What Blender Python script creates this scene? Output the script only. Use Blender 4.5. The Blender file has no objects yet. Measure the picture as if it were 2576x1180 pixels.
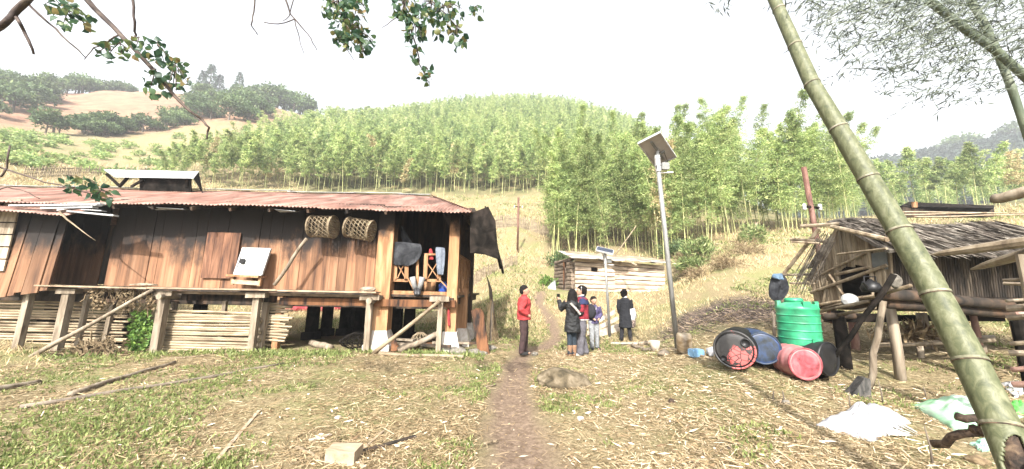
import bpy, bmesh, math, random
import numpy as np
from mathutils import Vector, Matrix, noise
C = bpy.context.scene
COL = C.collection
rad = math.radians

# ------------------------------------------------------------ camera, light
FPX, CX, CY = 873.0, 1287.5, 590.0          # measured in a 2575 px wide view of the photograph
PITCH, ROLL = rad(9.0), rad(1.2)
CAM = Vector((0, 0, 1.6))
_f = Vector((0, math.cos(PITCH), math.sin(PITCH)))
_r0 = Vector((1, 0, 0)); _u0 = Vector((0, -math.sin(PITCH), math.cos(PITCH)))
_R = math.cos(ROLL)*_r0 + math.sin(ROLL)*_u0
_U = -math.sin(ROLL)*_r0 + math.cos(ROLL)*_u0
cd = bpy.data.cameras.new('camera'); cam = bpy.data.objects.new('camera', cd); COL.objects.link(cam)
cam.matrix_world = Matrix(((_R.x, _U.x, -_f.x, CAM.x), (_R.y, _U.y, -_f.y, CAM.y), (_R.z, _U.z, -_f.z, CAM.z), (0, 0, 0, 1)))
cd.sensor_width = 36; cd.lens = 36*FPX/2575; cd.clip_start = .05; cd.clip_end = 3000
C.camera = cam
SUN_AZ, SUN_EL = rad(191), rad(38)
w = bpy.data.worlds.new('World'); C.world = w; w.use_nodes = True
nt = w.node_tree; nt.nodes.clear()
sky = nt.nodes.new('ShaderNodeTexSky'); sky.sky_type = 'NISHITA'; sky.sun_disc = False
sky.sun_elevation = SUN_EL; sky.sun_rotation = SUN_AZ; sky.dust_density = 6; sky.air_density = 1.2
hs = nt.nodes.new('ShaderNodeHueSaturation'); hs.inputs['Saturation'].default_value = .22
bg = nt.nodes.new('ShaderNodeBackground'); bg.inputs[1].default_value = .15
wo = nt.nodes.new('ShaderNodeOutputWorld')
nt.links.new(sky.outputs[0], hs.inputs['Color']); nt.links.new(hs.outputs[0], bg.inputs[0]); nt.links.new(bg.outputs[0], wo.inputs[0])
sl = bpy.data.lights.new('sun', 'SUN'); sl.energy = 5.0; sl.angle = rad(.6); sl.color = (1, .95, .87)
so = bpy.data.objects.new('sun', sl); COL.objects.link(so)
SD = Vector((math.sin(SUN_AZ)*math.cos(SUN_EL), math.cos(SUN_AZ)*math.cos(SUN_EL), math.sin(SUN_EL)))
so.rotation_euler = (-SD).to_track_quat('-Z', 'Y').to_euler(); so.location = (0, -20, 40)
C.view_settings.view_transform = 'Standard'; C.view_settings.look = 'None'
C.view_settings.exposure = 1.68; C.view_settings.gamma = 1
C.render.engine = 'CYCLES'

# ------------------------------------------------------------ pixel -> place
def ray(vx, vy): return _f + ((vx-CX)/FPX)*_R - ((vy-CY)/FPX)*_U
def PD(vx, vy, D): return CAM + D*ray(vx, vy)
def PY(vx, vy, Y):
    d = ray(vx, vy); return CAM + d*(Y/d.y)

# ------------------------------------------------------------ terrain
TAB = {
 -75: [(0,0),(8,-.05),(13,-.15),(22,.3),(30,3),(45,9),(60,14),(100,26.5),(160,51),(220,56),(420,58)],
 -57: [(0,0),(8,-.05),(13,-.15),(22,.3),(30,3),(45,9),(60,14),(100,26.5),(160,52),(220,57),(420,59)],
 -50: [(0,0),(8,-.05),(13,-.15),(22,.3),(30,3),(45,9.5),(60,14.5),(100,29.5),(150,60),(200,66),(420,68)],
 -40: [(0,0),(8,0),(12,-.05),(20,-.5),(28,-.3),(36,4.4),(50,13),(75,25),(110,46),(150,68),(200,74),(420,78)],
 -28: [(0,0),(9,.06),(14,-.15),(19,-.5),(26,-.2),(34,5),(50,14.1),(100,41),(150,67),(190,74),(420,77)],
 -10: [(0,0),(8.5,.05),(12,-.05),(17,-.25),(22,.7),(30,6.4),(50,15.2),(100,50),(150,84),(180,93),(420,97)],
 0: [(0,0),(8.6,.03),(11,0),(19,1.6),(25,4.2),(30,7.6),(50,15.4),(100,51),(150,88),(180,95),(420,99)],
 10: [(0,0),(8.7,.05),(11,-.2),(14,.3),(19.5,1.6),(26,3.8),(40,11),(60,22),(100,50),(150,85),(180,92),(420,96)],
 20: [(0,0),(6,.1),(9,.1),(11,-.15),(14,.4),(20,1.7),(26,3.6),(40,9),(60,18),(100,43),(150,73),(180,78),(420,80)],
 32: [(0,0),(5,.35),(7,.45),(10,.9),(15,1.7),(22,4.2),(35,6.9),(50,11),(80,22),(120,33),(160,38),(250,40),(420,60)],
 39: [(0,0),(4,.3),(8,.35),(12,1),(16,1.9),(25,4.6),(35,6.7),(50,10),(90,17),(150,24),(220,34),(300,58),(420,66)],
 45: [(0,0),(4,.25),(8,.22),(13,1.0),(20,2.8),(30,5.4),(50,9.6),(90,16),(150,24),(220,38),(300,82),(420,90)],
 60: [(0,0),(4,.2),(8,.2),(13,.9),(20,2.8),(30,5.2),(50,9.4),(90,16),(150,24),(220,38),(300,80),(420,86)],
 75: [(0,0),(4,.2),(8,.2),(13,.9),(20,2.8),(30,5.2),(50,9.4),(90,16),(150,24),(220,38),(300,78),(420,84)],
}
_az = np.array(sorted(TAB)); RS = np.concatenate([[0], np.geomspace(.5, 420, 260)])
_cols = np.array([np.interp(RS, *zip(*TAB[a])) for a in _az])
AZF = np.arange(-75, 75.01, .5)
_fine = np.array([np.interp(AZF, _az, _cols[:, j]) for j in range(len(RS))]).T
def _blur(A, n, ax):
    for _ in range(n):
        P = np.pad(A, [(1, 1) if k == ax else (0, 0) for k in range(2)], 'edge')
        A = (P[:-2]+2*P[1:-1]+P[2:])/4 if ax == 0 else (P[:, :-2]+2*P[:, 1:-1]+P[:, 2:])/4
    return A
_fine = _blur(_blur(_fine, 24, 0), 10, 1)
def wob(x, y):
    return (np.sin(x*1.7+np.sin(y*1.1))*np.cos(y*1.9+1.3*np.sin(x*.8))*.5 + np.sin(x*4.1+y*2.3)*np.sin(y*3.7-x*1.3)*.25)
def H(x, y):
    x = np.asarray(x, float); y = np.asarray(y, float)
    r = np.hypot(x, y); a = np.degrees(np.arctan2(x, y))
    ac = np.clip(a, -75, 75)
    u = (ac+75)/.5; i = np.clip(u.astype(int), 0, len(AZF)-2); fu = u-i
    rr = np.clip(r, .001, 419); j = np.clip(np.searchsorted(RS, rr)-1, 0, len(RS)-2)
    fv = (rr-RS[j])/(RS[j+1]-RS[j])
    z = (_fine[i, j]*(1-fu)+_fine[i+1, j]*fu)*(1-fv)+(_fine[i, j+1]*(1-fu)+_fine[i+1, j+1]*fu)*fv
    k = np.clip((np.abs(a)-75)/50, 0, 1); z = z*(1-k*k*(3-2*k))
    amp = np.interp(r, [0, 3, 10, 15, 30, 80, 200], [.01, .02, .025, .05, .14, .5, 1.2])
    sc = np.interp(r, [0, 12, 40, 100], [1.6, 1, .45, .16])
    sc = np.where(r < 13, 1.3, np.where(r < 45, .8, .25))
    z = z + amp*wob(x*sc, y*sc)
    k = np.clip(1.5-np.hypot((x-5.7)/4.2, (y-19.6)/2.6), 0, 1); k = k*k*(3-2*k)   # levelled ground round the cabin
    return z*(1-k)+1.6*k
def hz(x, y): return float(H(np.array([x]), np.array([y]))[0])
def GP(vx, vy):
    d = ray(vx, vy); t = .5
    while t < 400:
        p = CAM+d*t
        if p.z < hz(p.x, p.y):
            lo, hi = t-.25*max(1, t/12), t
            for _ in range(18):
                m = (lo+hi)/2; q = CAM+d*m
                if q.z < hz(q.x, q.y): hi = m
                else: lo = m
            return CAM+d*hi
        t += .25*max(1, t/12)
    return CAM+d*400
def gnd(p, dz=0.0): return Vector((p.x, p.y, hz(p.x, p.y)+dz))

# ------------------------------------------------------------ object helpers
ORG = {}
def tag(o, label=None, cat=None, group=None, kind=None):
    if label: o['label'] = label
    if cat: o['category'] = cat
    if group: o['group'] = group
    if kind: o['kind'] = kind
    return o
def thing(name, label, cat, loc=(0, 0, 0), group=None):
    o = bpy.data.objects.new(name, None); COL.objects.link(o); o.location = loc
    o.empty_display_size = .1; ORG[o.name] = Vector(loc)
    return tag(o, label, cat, group)
def obj(name, bm, mat, parent=None, smooth=False, loc=None):
    org = ORG[parent.name] if parent else (Vector(loc) if loc is not None else None)
    if org is None:
        xs = [v.co for v in bm.verts]
        org = Vector(((min(v.x for v in xs)+max(v.x for v in xs))/2, (min(v.y for v in xs)+max(v.y for v in xs))/2, min(v.z for v in xs)))
    bmesh.ops.translate(bm, verts=bm.verts, vec=-org)
    bmesh.ops.recalc_face_normals(bm, faces=bm.faces)
    me = bpy.data.meshes.new(name); bm.to_mesh(me); bm.free()
    if smooth: me.polygons.foreach_set('use_smooth', [True]*len(me.polygons))
    if isinstance(mat, (list, tuple)):
        for m in mat: me.materials.append(m)
    else: me.materials.append(mat)
    o = bpy.data.objects.new(name, me); COL.objects.link(o)
    if parent: o.parent = parent
    else: o.location = org
    ORG[o.name] = org
    return o
def copy_tree(o, parent=None):
    c = o.copy(); COL.objects.link(c)
    if parent: c.parent = parent
    for ch in o.children: copy_tree(ch, c)
    return c
def npmesh(name, V, F, mat, rnd=None, parent=None, loc=(0, 0, 0), link=True, smooth=False, attrs=None):
    V = np.ascontiguousarray(V, np.float32); F = np.ascontiguousarray(F, np.int32); k = F.shape[1]
    me = bpy.data.meshes.new(name)
    me.vertices.add(len(V)); me.vertices.foreach_set('co', (V-np.array(loc, np.float32)).ravel())
    me.loops.add(F.size); me.loops.foreach_set('vertex_index', F.ravel())
    me.polygons.add(len(F)); me.polygons.foreach_set('loop_start', np.arange(0, F.size, k, dtype=np.int32))
    me.update(calc_edges=True)
    if smooth: me.polygons.foreach_set('use_smooth', np.ones(len(F), bool))
    if rnd is not None:
        a = me.attributes.new('rnd', 'FLOAT', 'FACE'); a.data.foreach_set('value', np.ascontiguousarray(rnd, np.float32))
    for n, vals in (attrs or {}).items():
        a = me.attributes.new(n, 'FLOAT', 'POINT'); a.data.foreach_set('value', np.ascontiguousarray(vals, np.float32))
    me.materials.append(mat); me.validate()
    if not link: return me
    o = bpy.data.objects.new(name, me); COL.objects.link(o)
    if parent: o.parent = parent
    else: o.location = loc
    ORG[o.name] = Vector(loc)
    return o
def bmn(): return bmesh.new()
def beam(bm, a, b, w, h=None, up=Vector((0, 0, 1)), ends=1.0):
    """squared timber from a to b, w wide (sideways), h high"""
    a = Vector(a); b = Vector(b); h = h or w; d = (b-a).normalized()
    up = Vector(up)
    if abs(d.dot(up)) > .97: up = Vector((0, 1, 0))
    s = d.cross(up).normalized(); u = s.cross(d).normalized()
    vs = []
    for p, k in ((a, 1), (b, ends)):
        for i, j in ((-1, -1), (1, -1), (1, 1), (-1, 1)):
            vs.append(bm.verts.new(p+s*i*w/2*k+u*j*h/2*k))
    for f in ((0, 3, 2, 1), (4, 5, 6, 7), (0, 1, 5, 4), (1, 2, 6, 5), (2, 3, 7, 6), (3, 0, 4, 7)):
        bm.faces.new([vs[q] for q in f])
def tube(bm, pts, radii, seg=8, cap=True, squash=1.0, jit=0.0):
    pts = [Vector(p) for p in pts]
    if not hasattr(radii, '__len__'): radii = [radii]*len(pts)
    rings = []; ref = None
    for i, p in enumerate(pts):
        d = (pts[min(i+1, len(pts)-1)]-pts[max(i-1, 0)]).normalized()
        if ref is None:
            ref = Vector((0, 0, 1)) if abs(d.z) < .9 else Vector((1, 0, 0))
        s = d.cross(ref)
        if s.length < 1e-4: s = d.cross(Vector((0, 1, .1)))
        s.normalize(); u = s.cross(d).normalized(); ref = u
        rg = []
        for k in range(seg):
            a = 2*math.pi*k/seg; rr = radii[i]*(1+(random.uniform(-jit, jit) if jit else 0))
            rg.append(bm.verts.new(p+s*math.cos(a)*rr+u*math.sin(a)*rr*squash))
        rings.append(rg)
    for i in range(len(rings)-1):
        for k in range(seg):
            bm.faces.new((rings[i][k], rings[i][(k+1) % seg], rings[i+1][(k+1) % seg], rings[i+1][k]))
    if cap:
        bm.faces.new(rings[0][::-1]); bm.faces.new(rings[-1])
    return rings
def slab(bm, poly, thick):
    """flat polygon given thickness along vector"""
    t = Vector(thick); a = [bm.verts.new(Vector(p)) for p in poly]; b = [bm.verts.new(Vector(p)+t) for p in poly]
    bm.faces.new(a); bm.faces.new(b[::-1]); n = len(a)
    for i in range(n): bm.faces.new((a[i], b[i], b[(i+1) % n], a[(i+1) % n]))
def boxc(bm, c, s, rz=0.0, rx=0.0, ry=0.0):
    m = Matrix.Translation(Vector(c)) @ Matrix.Rotation(rz, 4, 'Z') @ Matrix.Rotation(rx, 4, 'X') @ Matrix.Rotation(ry, 4, 'Y') @ Matrix.Diagonal((s[0], s[1], s[2], 1))
    return bmesh.ops.create_cube(bm, size=1, matrix=m)['verts']
def lathe(bm, prof, org, axis, seg=32, close=True):
    axis = Vector(axis).normalized(); q = Vector((0, 0, 1)).rotation_difference(axis); org = Vector(org); rings = []
    for r, h in prof:
        rings.append([bm.verts.new(org+q @ Vector((r*math.cos(2*math.pi*k/seg), r*math.sin(2*math.pi*k/seg), h))) for k in range(seg)])
    for i in range(len(rings)-1):
        for k in range(seg):
            bm.faces.new((rings[i][k], rings[i][(k+1) % seg], rings[i+1][(k+1) % seg], rings[i+1][k]))
    if close:
        if prof[0][0] > 1e-4: bm.faces.new(rings[0][::-1])
        if prof[-1][0] > 1e-4: bm.faces.new(rings[-1])
    bmesh.ops.remove_doubles(bm, verts=bm.verts, dist=1e-5)
def blob(bm, c, s, sub=2, amp=.15, fr=2.0, seed=0):
    vs = bmesh.ops.create_icosphere(bm, subdivisions=sub, radius=1)['verts']
    for v in vs:
        n = noise.noise(v.co*fr+Vector((seed*3.1, seed*1.7, seed)))
        v.co = v.co*(1+amp*n); v.co = Vector((v.co.x*s[0], v.co.y*s[1], v.co.z*s[2]))+Vector(c)
    return vs

# ------------------------------------------------------------ materials
def M(name, c1, c2=None, c3=None, sc=(4, 4, 4), rough=.85, bump=.25, detail=6, rnd=0.0, objrnd=0.0, metal=0.0, transl=0.0, rndcols=None, spec=.3, rlo=.36, rhi=.64, dist=.6, wave=None):
    m = bpy.data.materials.new(name); m.use_nodes = True; n = m.node_tree; L = n.links
    for x in list(n.nodes): n.nodes.remove(x)
    out = n.nodes.new('ShaderNodeOutputMaterial'); bs = n.nodes.new('ShaderNodeBsdfPrincipled')
    bs.inputs['Roughness'].default_value = rough; bs.inputs['Metallic'].default_value = metal
    bs.inputs['Specular IOR Level'].default_value = spec
    col = None
    c1, c2, c3 = [tuple(q*.62 for q in c) if c else c for c in (c1, c2, c3)]
    if rndcols:
        at = n.nodes.new('ShaderNodeAttribute'); at.attribute_name = 'rnd'
        rp = n.nodes.new('ShaderNodeValToRGB'); el = rp.color_ramp.elements
        el[0].color = (*rndcols[0], 1); el[1].color = (*rndcols[-1], 1)
        for i, c in enumerate(rndcols[1:-1]):
            e = el.new((i+1)/(len(rndcols)-1)); e.color = (*c, 1)
        L.new(at.outputs['Fac'], rp.inputs[0]); col = rp.outputs[0]
    else:
        tc = n.nodes.new('ShaderNodeTexCoord'); mp = n.nodes.new('ShaderNodeMapping'); mp.inputs['Scale'].default_value = sc
        nz = n.nodes.new('ShaderNodeTexNoise'); nz.inputs['Scale'].default_value = 1; nz.inputs['Detail'].default_value = detail
        nz.inputs['Roughness'].default_value = .62; nz.inputs['Distortion'].default_value = dist
        L.new(tc.outputs['Object'], mp.inputs[0]); L.new(mp.outputs[0], nz.inputs['Vector'])
        rp = n.nodes.new('ShaderNodeValToRGB'); el = rp.color_ramp.elements
        el[0].position = rlo; el[1].position = rhi
        el[0].color = (*c1, 1); el[1].color = (*(c3 or c2 or c1), 1)
        if c3:
            e = el.new((rlo+rhi)/2); e.color = (*c2, 1)
        L.new(nz.outputs['Fac'], rp.inputs[0]); col = rp.outputs[0]
        if bump:
            bp = n.nodes.new('ShaderNodeBump'); bp.inputs['Strength'].default_value = bump; bp.inputs['Distance'].default_value = .02
            L.new(nz.outputs['Fac'], bp.inputs['Height']); L.new(bp.outputs[0], bs.inputs['Normal'])
    def mul(fac_out, amt):
        nonlocal col
        mr = n.nodes.new('ShaderNodeMapRange'); mr.inputs['To Min'].default_value = 1-amt; mr.inputs['To Max'].default_value = 1+amt
        L.new(fac_out, mr.inputs['Value'])
        vm = n.nodes.new('ShaderNodeVectorMath'); vm.operation = 'SCALE'
        L.new(col, vm.inputs[0]); L.new(mr.outputs[0], vm.inputs['Scale']); col = vm.outputs[0]
    if rnd:
        at = n.nodes.new('ShaderNodeAttribute'); at.attribute_name = 'rnd'; mul(at.outputs['Fac'], rnd)
    if objrnd:
        oi = n.nodes.new('ShaderNodeObjectInfo'); mul(oi.outputs['Random'], objrnd)
    L.new(col, bs.inputs['Base Color'])
    sh = bs.outputs[0]
    if transl:
        tr = n.nodes.new('ShaderNodeBsdfTranslucent'); L.new(col, tr.inputs['Color'])
        mx = n.nodes.new('ShaderNodeMixShader'); mx.inputs[0].default_value = transl
        L.new(bs.outputs[0], mx.inputs[1]); L.new(tr.outputs[0], mx.inputs[2]); sh = mx.outputs[0]
    L.new(sh, out.inputs['Surface'])
    return m
def setrnd(o, fn=None, island=True):
    """one random value per loose piece of a mesh (planks, poles)"""
    me = o.data; n = len(me.vertices); par = np.arange(n)
    def find(a):
        while par[a] != a:
            par[a] = par[par[a]]; a = par[a]
        return a
    for e in me.edges:
        a, b = find(e.vertices[0]), find(e.vertices[1])
        if a != b: par[a] = b
    rng = np.random.RandomState(len(me.polygons)); val = {}
    vals = []
    for p in me.polygons:
        k = find(p.vertices[0])
        if k not in val: val[k] = rng.rand()
        vals.append(val[k])
    a = me.attributes.new('rnd', 'FLOAT', 'FACE'); a.data.foreach_set('value', np.array(vals, np.float32))
    return o
# ------------------------------------------------------------ ground
def pathdist(x, y):
    pts = [GP(1325, 1270), GP(1315, 1180), GP(1292, 1060), GP(1285, 980), GP(1305, 905), GP(1330, 880), GP(1400, 850), GP(1385, 800), GP(1350, 760), GP(1360, 735)]
    wd = [.44, .4, .33, .28, .29, .24, .24, .24, .26, .3]
    d = np.full(np.shape(x), 9.0)
    for (a, b, wa) in zip(pts, pts[1:], wd):
        ax, ay, bx, by = a.x, a.y, b.x, b.y; L2 = (bx-ax)**2+(by-ay)**2
        t = np.clip(((x-ax)*(bx-ax)+(y-ay)*(by-ay))/L2, 0, 1)
        d = np.minimum(d, np.hypot(x-ax-t*(bx-ax), y-ay-t*(by-ay))/wa)
    return d
azs = np.radians(np.concatenate([np.arange(-180, -66, 4), np.arange(-66, 66, .5), np.arange(66, 180, 4)]))
rs = np.concatenate([np.geomspace(.4, 30, 190), np.geomspace(31, 425, 80)])
RR, AA = np.meshgrid(rs, azs, indexing='ij')
GX = RR*np.sin(AA); GY = RR*np.cos(AA)
GZ = H(GX, GY)
PDST = pathdist(GX, GY)
GZ -= .05*np.exp(-PDST**2*1.2)*(RR < 30)
na = len(azs)
V = np.stack([GX, GY, GZ], -1).reshape(-1, 3)
V = np.vstack([V, [[0, 0, hz(0, 0)]]])
idx = np.arange(len(rs)*na).reshape(len(rs), na)
F = np.stack([idx[:-1, :], np.roll(idx, -1, 1)[:-1, :], np.roll(idx, -1, 1)[1:, :], idx[1:, :]], -1).reshape(-1, 4)
wb = np.array([wob(x*.9, y*.9) for x, y in zip(GX, GY)])
pathm = np.clip(1.5-PDST+wb*.35, 0, 1)
AZD = np.degrees(AA)
bp_ = PD(1850, 800, 10)
burnt = np.clip(1.55-np.hypot((GX-bp_.x)/2.0, (GY-bp_.y)/1.6)+wb*.4, 0, 1)
brown = np.clip((RR-92+wb*8)/10, 0, 1)*np.clip((-34-AZD)/4, 0, 1)
wood_ = np.clip((RR-46)/4, 0, 1)*np.clip((AZD+34)/4, 0, 1)
att = {n: np.append(a.ravel(), 0) for n, a in (('path', pathm), ('burnt', burnt), ('brown', brown), ('wood', wood_))}
gm = bpy.data.materials.new('ground'); gm.use_nodes = True; n = gm.node_tree; L = n.links
bs = n.nodes['Principled BSDF']; bs.inputs['Roughness'].default_value = .95; bs.inputs['Specular IOR Level'].default_value = .1
tc = n.nodes.new('ShaderNodeTexCoord')
def nz(scale, detail=6, rough=.65, dist=0.0):
    q = n.nodes.new('ShaderNodeTexNoise'); q.inputs['Scale'].default_value = scale; q.inputs['Detail'].default_value = detail
    q.inputs['Roughness'].default_value = rough; q.inputs['Distortion'].default_value = dist; L.new(tc.outputs['Object'], q.inputs['Vector']); return q.outputs['Fac']
def ramp(src, stops):
    r = n.nodes.new('ShaderNodeValToRGB'); e = r.color_ramp.elements
    e[0].position, e[0].color = stops[0][0], (*stops[0][1], 1); e[1].position, e[1].color = stops[-1][0], (*stops[-1][1], 1)
    for p, c in stops[1:-1]:
        k = e.new(p); k.color = (*c, 1)
    L.new(src, r.inputs[0]); return r.outputs[0]
def mixc(fac, a, b):
    x = n.nodes.new('ShaderNodeMix'); x.data_type = 'RGBA'; L.new(fac, x.inputs['Factor']); L.new(a, x.inputs['A']); L.new(b, x.inputs['B']); return x.outputs['Result']
def attr(nm):
    a = n.nodes.new('ShaderNodeAttribute'); a.attribute_name = nm; return a.outputs['Fac']
straw = ramp(nz(26, 10, .85, .6), [(.36, (.04, .03, .016)), (.46, (.125, .10, .055)), (.55, (.22, .178, .105)), (.68, (.35, .295, .195))])
green = ramp(nz(28, 9, .8), [(.36, (.03, .042, .012)), (.52, (.11, .14, .045)), (.66, (.24, .26, .10))])
gmask = ramp(nz(.55, 5, .6, .5), [(.47, (0, 0, 0)), (.62, (.5, .5, .5))])
c = mixc(gmask, straw, green)
dirt = ramp(nz(16, 8, .7), [(.3, (.07, .048, .034)), (.5, (.13, .094, .068)), (.7, (.2, .15, .11))])
c = mixc(attr('path'), c, dirt)
burn = ramp(nz(7, 8, .75), [(.35, (.03, .024, .024)), (.55, (.085, .065, .055)), (.72, (.2, .16, .12))])
c = mixc(attr('burnt'), c, burn)
brn = ramp(nz(.35, 10, .8), [(.3, (.095, .052, .034)), (.45, (.15, .086, .057)), (.58, (.19, .123, .08)), (.72, (.22, .175, .11))])
c = mixc(attr('brown'), c, brn)
wd = ramp(nz(.5, 7, .7), [(.35, (.05, .055, .025)), (.55, (.11, .1, .05)), (.7, (.24, .18, .1))])
c = mixc(attr('wood'), c, wd)
L.new(c, bs.inputs['Base Color'])
bp = n.nodes.new('ShaderNodeBump'); bp.inputs['Strength'].default_value = .6; bp.inputs['Distance'].default_value = .03
L.new(nz(22, 8, .75), bp.inputs['Height']); L.new(bp.outputs[0], bs.inputs['Normal'])
F = np.vstack([F])
g = npmesh('ground', V, F, gm, attrs=att, smooth=True); tag(g, kind='structure')

# ------------------------------------------------------------ leaves as little quads
def leaves(Cn, Dn, Ln, Wn, rng, fold=0.0):
    N = len(Cn); Dn = Dn/np.maximum(np.linalg.norm(Dn, axis=1, keepdims=True), 1e-6)
    rv = rng.normal(size=(N, 3)); S = np.cross(Dn, rv); S /= np.maximum(np.linalg.norm(S, axis=1, keepdims=True), 1e-6)
    Ln = np.broadcast_to(np.asarray(Ln, float), (N,))[:, None]; Wn = np.broadcast_to(np.asarray(Wn, float), (N,))[:, None]
    a = Cn; c = Cn+Dn*Ln; m = Cn+Dn*Ln*.42
    Vv = np.stack([a, m+S*Wn/2, c, m-S*Wn/2], 1).reshape(-1, 3)
    return Vv, np.arange(4*N).reshape(N, 4)
def unit(v): return v/np.maximum(np.linalg.norm(v, axis=-1, keepdims=True), 1e-6)

def bamboo_arrays(seed, Hh, nb, per, Lf, Wf, bare, Rm, culm_r=.045, seg=5):
    rng = np.random.RandomState(seed)
    ang = rng.rand()*6.28; bend = rng.uniform(.1, .27)*Hh
    def cp(s):
        s = np.asarray(s, float); o = bend*np.clip(s-.25, 0, 1)**2*1.9
        return np.stack([o*math.cos(ang), o*math.sin(ang), Hh*(s-.12*np.clip(s-.6, 0, 1)**2*2)], -1)
    ss = np.linspace(0, 1, 9); ctr = cp(ss); rr = culm_r*(1-ss*.88)
    t = np.linspace(0, 2*np.pi, seg, endpoint=False)
    cv = (ctr[:, None, :]+rr[:, None, None]*np.stack([np.cos(t), np.sin(t), 0*t], -1)[None]).reshape(-1, 3)
    q = np.arange(9*seg).reshape(9, seg)
    cf = np.stack([q[:-1], np.roll(q, -1, 1)[:-1], np.roll(q, -1, 1)[1:], q[1:]], -1).reshape(-1, 4)
    s = bare+(1-bare)*rng.rand(nb)**.85
    az = rng.rand(nb)*6.28; prof = np.sin(np.clip((s-bare)/(1-bare), 0, 1)**.7*np.pi*.93+.1)*.8+.25*(1-s)
    bl = Rm*prof*rng.uniform(.45, 1.15, nb)
    od = np.stack([np.cos(az), np.sin(az), rng.uniform(.1, .75, nb)], -1); od = unit(od)
    B = cp(s)
    u = rng.rand(nb, per)**.7
    P = B[:, None]+od[:, None]*bl[:, None, None]*u[..., None]
    P[..., 2] -= .35*bl[:, None]*u**2
    P += rng.normal(size=P.shape)*.06*Rm
    D = od[:, None]*.8+rng.normal(size=P.shape)*.55; D[..., 2] -= .45
    P = P.reshape(-1, 3); D = D.reshape(-1, 3); N = len(P)
    lv, lf = leaves(P, D, Lf*rng.uniform(.6, 1.3, N), Wf*rng.uniform(.7, 1.3, N), rng)
    tone = np.repeat(rng.rand(nb), per)*.6+rng.rand(N)*.4
    return cv, cf, lv, lf, tone
GREENB = [(.08, .125, .042), (.15, .22, .075), (.26, .335, .12), (.385, .44, .175), (.49, .50, .27)]
m_bleaf = M('bamboo leaf', (0, 0, 0), rndcols=GREENB, objrnd=.28, transl=.4, rough=.6)
m_bdry = M('dry bamboo leaf', (0, 0, 0), rndcols=[(.25, .2, .1), (.40, .33, .17), (.5, .43, .24)], objrnd=.2, transl=.35, rough=.7)
m_culm = M('bamboo culm far', (.25, .28, .09), (.42, .42, .18), (.55, .5, .26), sc=(2, 2, .7), rough=.5, objrnd=.25)
m_mass = M('bamboo forest leaf', (0, 0, 0), rndcols=GREENB, transl=.4, rough=.6)

rnd = random.Random(5); nrs = np.random.RandomState(5)
def variant(seed, Hh, nb, per, Lf, Wf, bare, Rm, r):
    cv, cf, lv, lf, tone = bamboo_arrays(seed, Hh, nb, per, Lf, Wf, bare, Rm, r)
    return (npmesh('culm', cv, cf, m_culm, link=False, smooth=True), npmesh('foliage', lv, lf, m_bleaf, tone, link=False))
NEARV = [variant(10+i, 10.5+1.3*i % 4, 150, 30, .24, .05, [.2, .28, .36, .16, .24][i], 1.75, .05) for i in range(5)]
NEARD = (NEARV[0][0], npmesh('foliage', *bamboo_arrays(44, 10, 80, 12, .3, .07, .3, .9)[2:4], m_bdry, np.random.RandomState(1).rand(80*12), link=False))
MIDV = [variant(30+i, 9.5, 85, 18, .38, .1, [.34, .42, .5, .38][i], 1.3, .055) for i in range(4)]
MIDD = (MIDV[0][0], npmesh('foliage', *bamboo_arrays(45, 9, 60, 9, .5, .13, .3, .8)[2:4], m_bdry, np.random.RandomState(1).rand(60*9), link=False))
def plant_bamboo(meshes, x, y, s, rz, tilt, label, group):
    o = thing('bamboo', label, 'bamboo', (x, y, hz(x, y)-.15), group)
    o.scale = (s, s, s); o.rotation_euler = (tilt[0], tilt[1], rz)
    for nm, me in zip(('culm', 'foliage'), meshes):
        c = bpy.data.objects.new(nm, me); COL.objects.link(c); c.parent = o
    return o
NB = 0
def clump(boxes, meshes, dry, label, dlabel, group, smin, smax):
    global NB
    for (vx0, vx1, r0, r1, cnt) in boxes:
        for i in range(cnt):
            vx = vx0+(vx1-vx0)*(i+rnd.random())/cnt; r = rnd.uniform(r0, r1)
            d = ray(vx, 600); k = r/math.hypot(d.x, d.y)
            isd = dry and rnd.random() < .07
            plant_bamboo(dry if isd else rnd.choice(meshes), d.x*k, d.y*k, rnd.uniform(smin, smax)*(np.interp(vx, [380, 850], [.6, 1]) if vx < 900 else 1), rnd.random()*6.28,
                         (rnd.gauss(0, .05), rnd.gauss(0, .05)), dlabel if isd else label, group); NB += 1
# the stand behind the log cabin
clump([(1380, 1470, 25, 31, 24), (1470, 1650, 25.5, 34, 36), (1640, 1850, 24, 34, 38)], NEARV, NEARD,
      'tall green bamboo in the dense stand right behind the log cabin', 'withered tan bamboo in the dense stand right behind the log cabin', 'bamboos behind the log cabin', .66, .88)
clump([(1830, 1990, 30, 40, 18), (1960, 2160, 33, 42, 28)], NEARV, NEARD,
      'tall pale bamboo in the grove beyond the rusty pole and thatched hut', 'withered brown bamboo in the grove beyond the thatched hut', 'bamboos in the grove beyond the thatched hut', .62, .86)
# front rows of the hillside forest
clump([(380, 900, 48, 53, 46), (880, 1400, 48, 53, 50)], MIDV, MIDD,
      'slim green bamboo in the front rows of the hillside forest above the long house', 'yellowed dry bamboo in the front rows of the hillside forest', 'bamboos along the lower edge of the hillside forest', .6, .95)
clump([(1390, 1700, 44, 54, 18), (2180, 2600, 61, 70, 22)], MIDV, MIDD,
      'leafy bamboo in the lower rows of the right hand forest slope', 'yellowed dry bamboo in the lower rows of the right hand forest slope', 'bamboos low on the right hand slope', .6, .85)
print('bamboos', NB)
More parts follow.
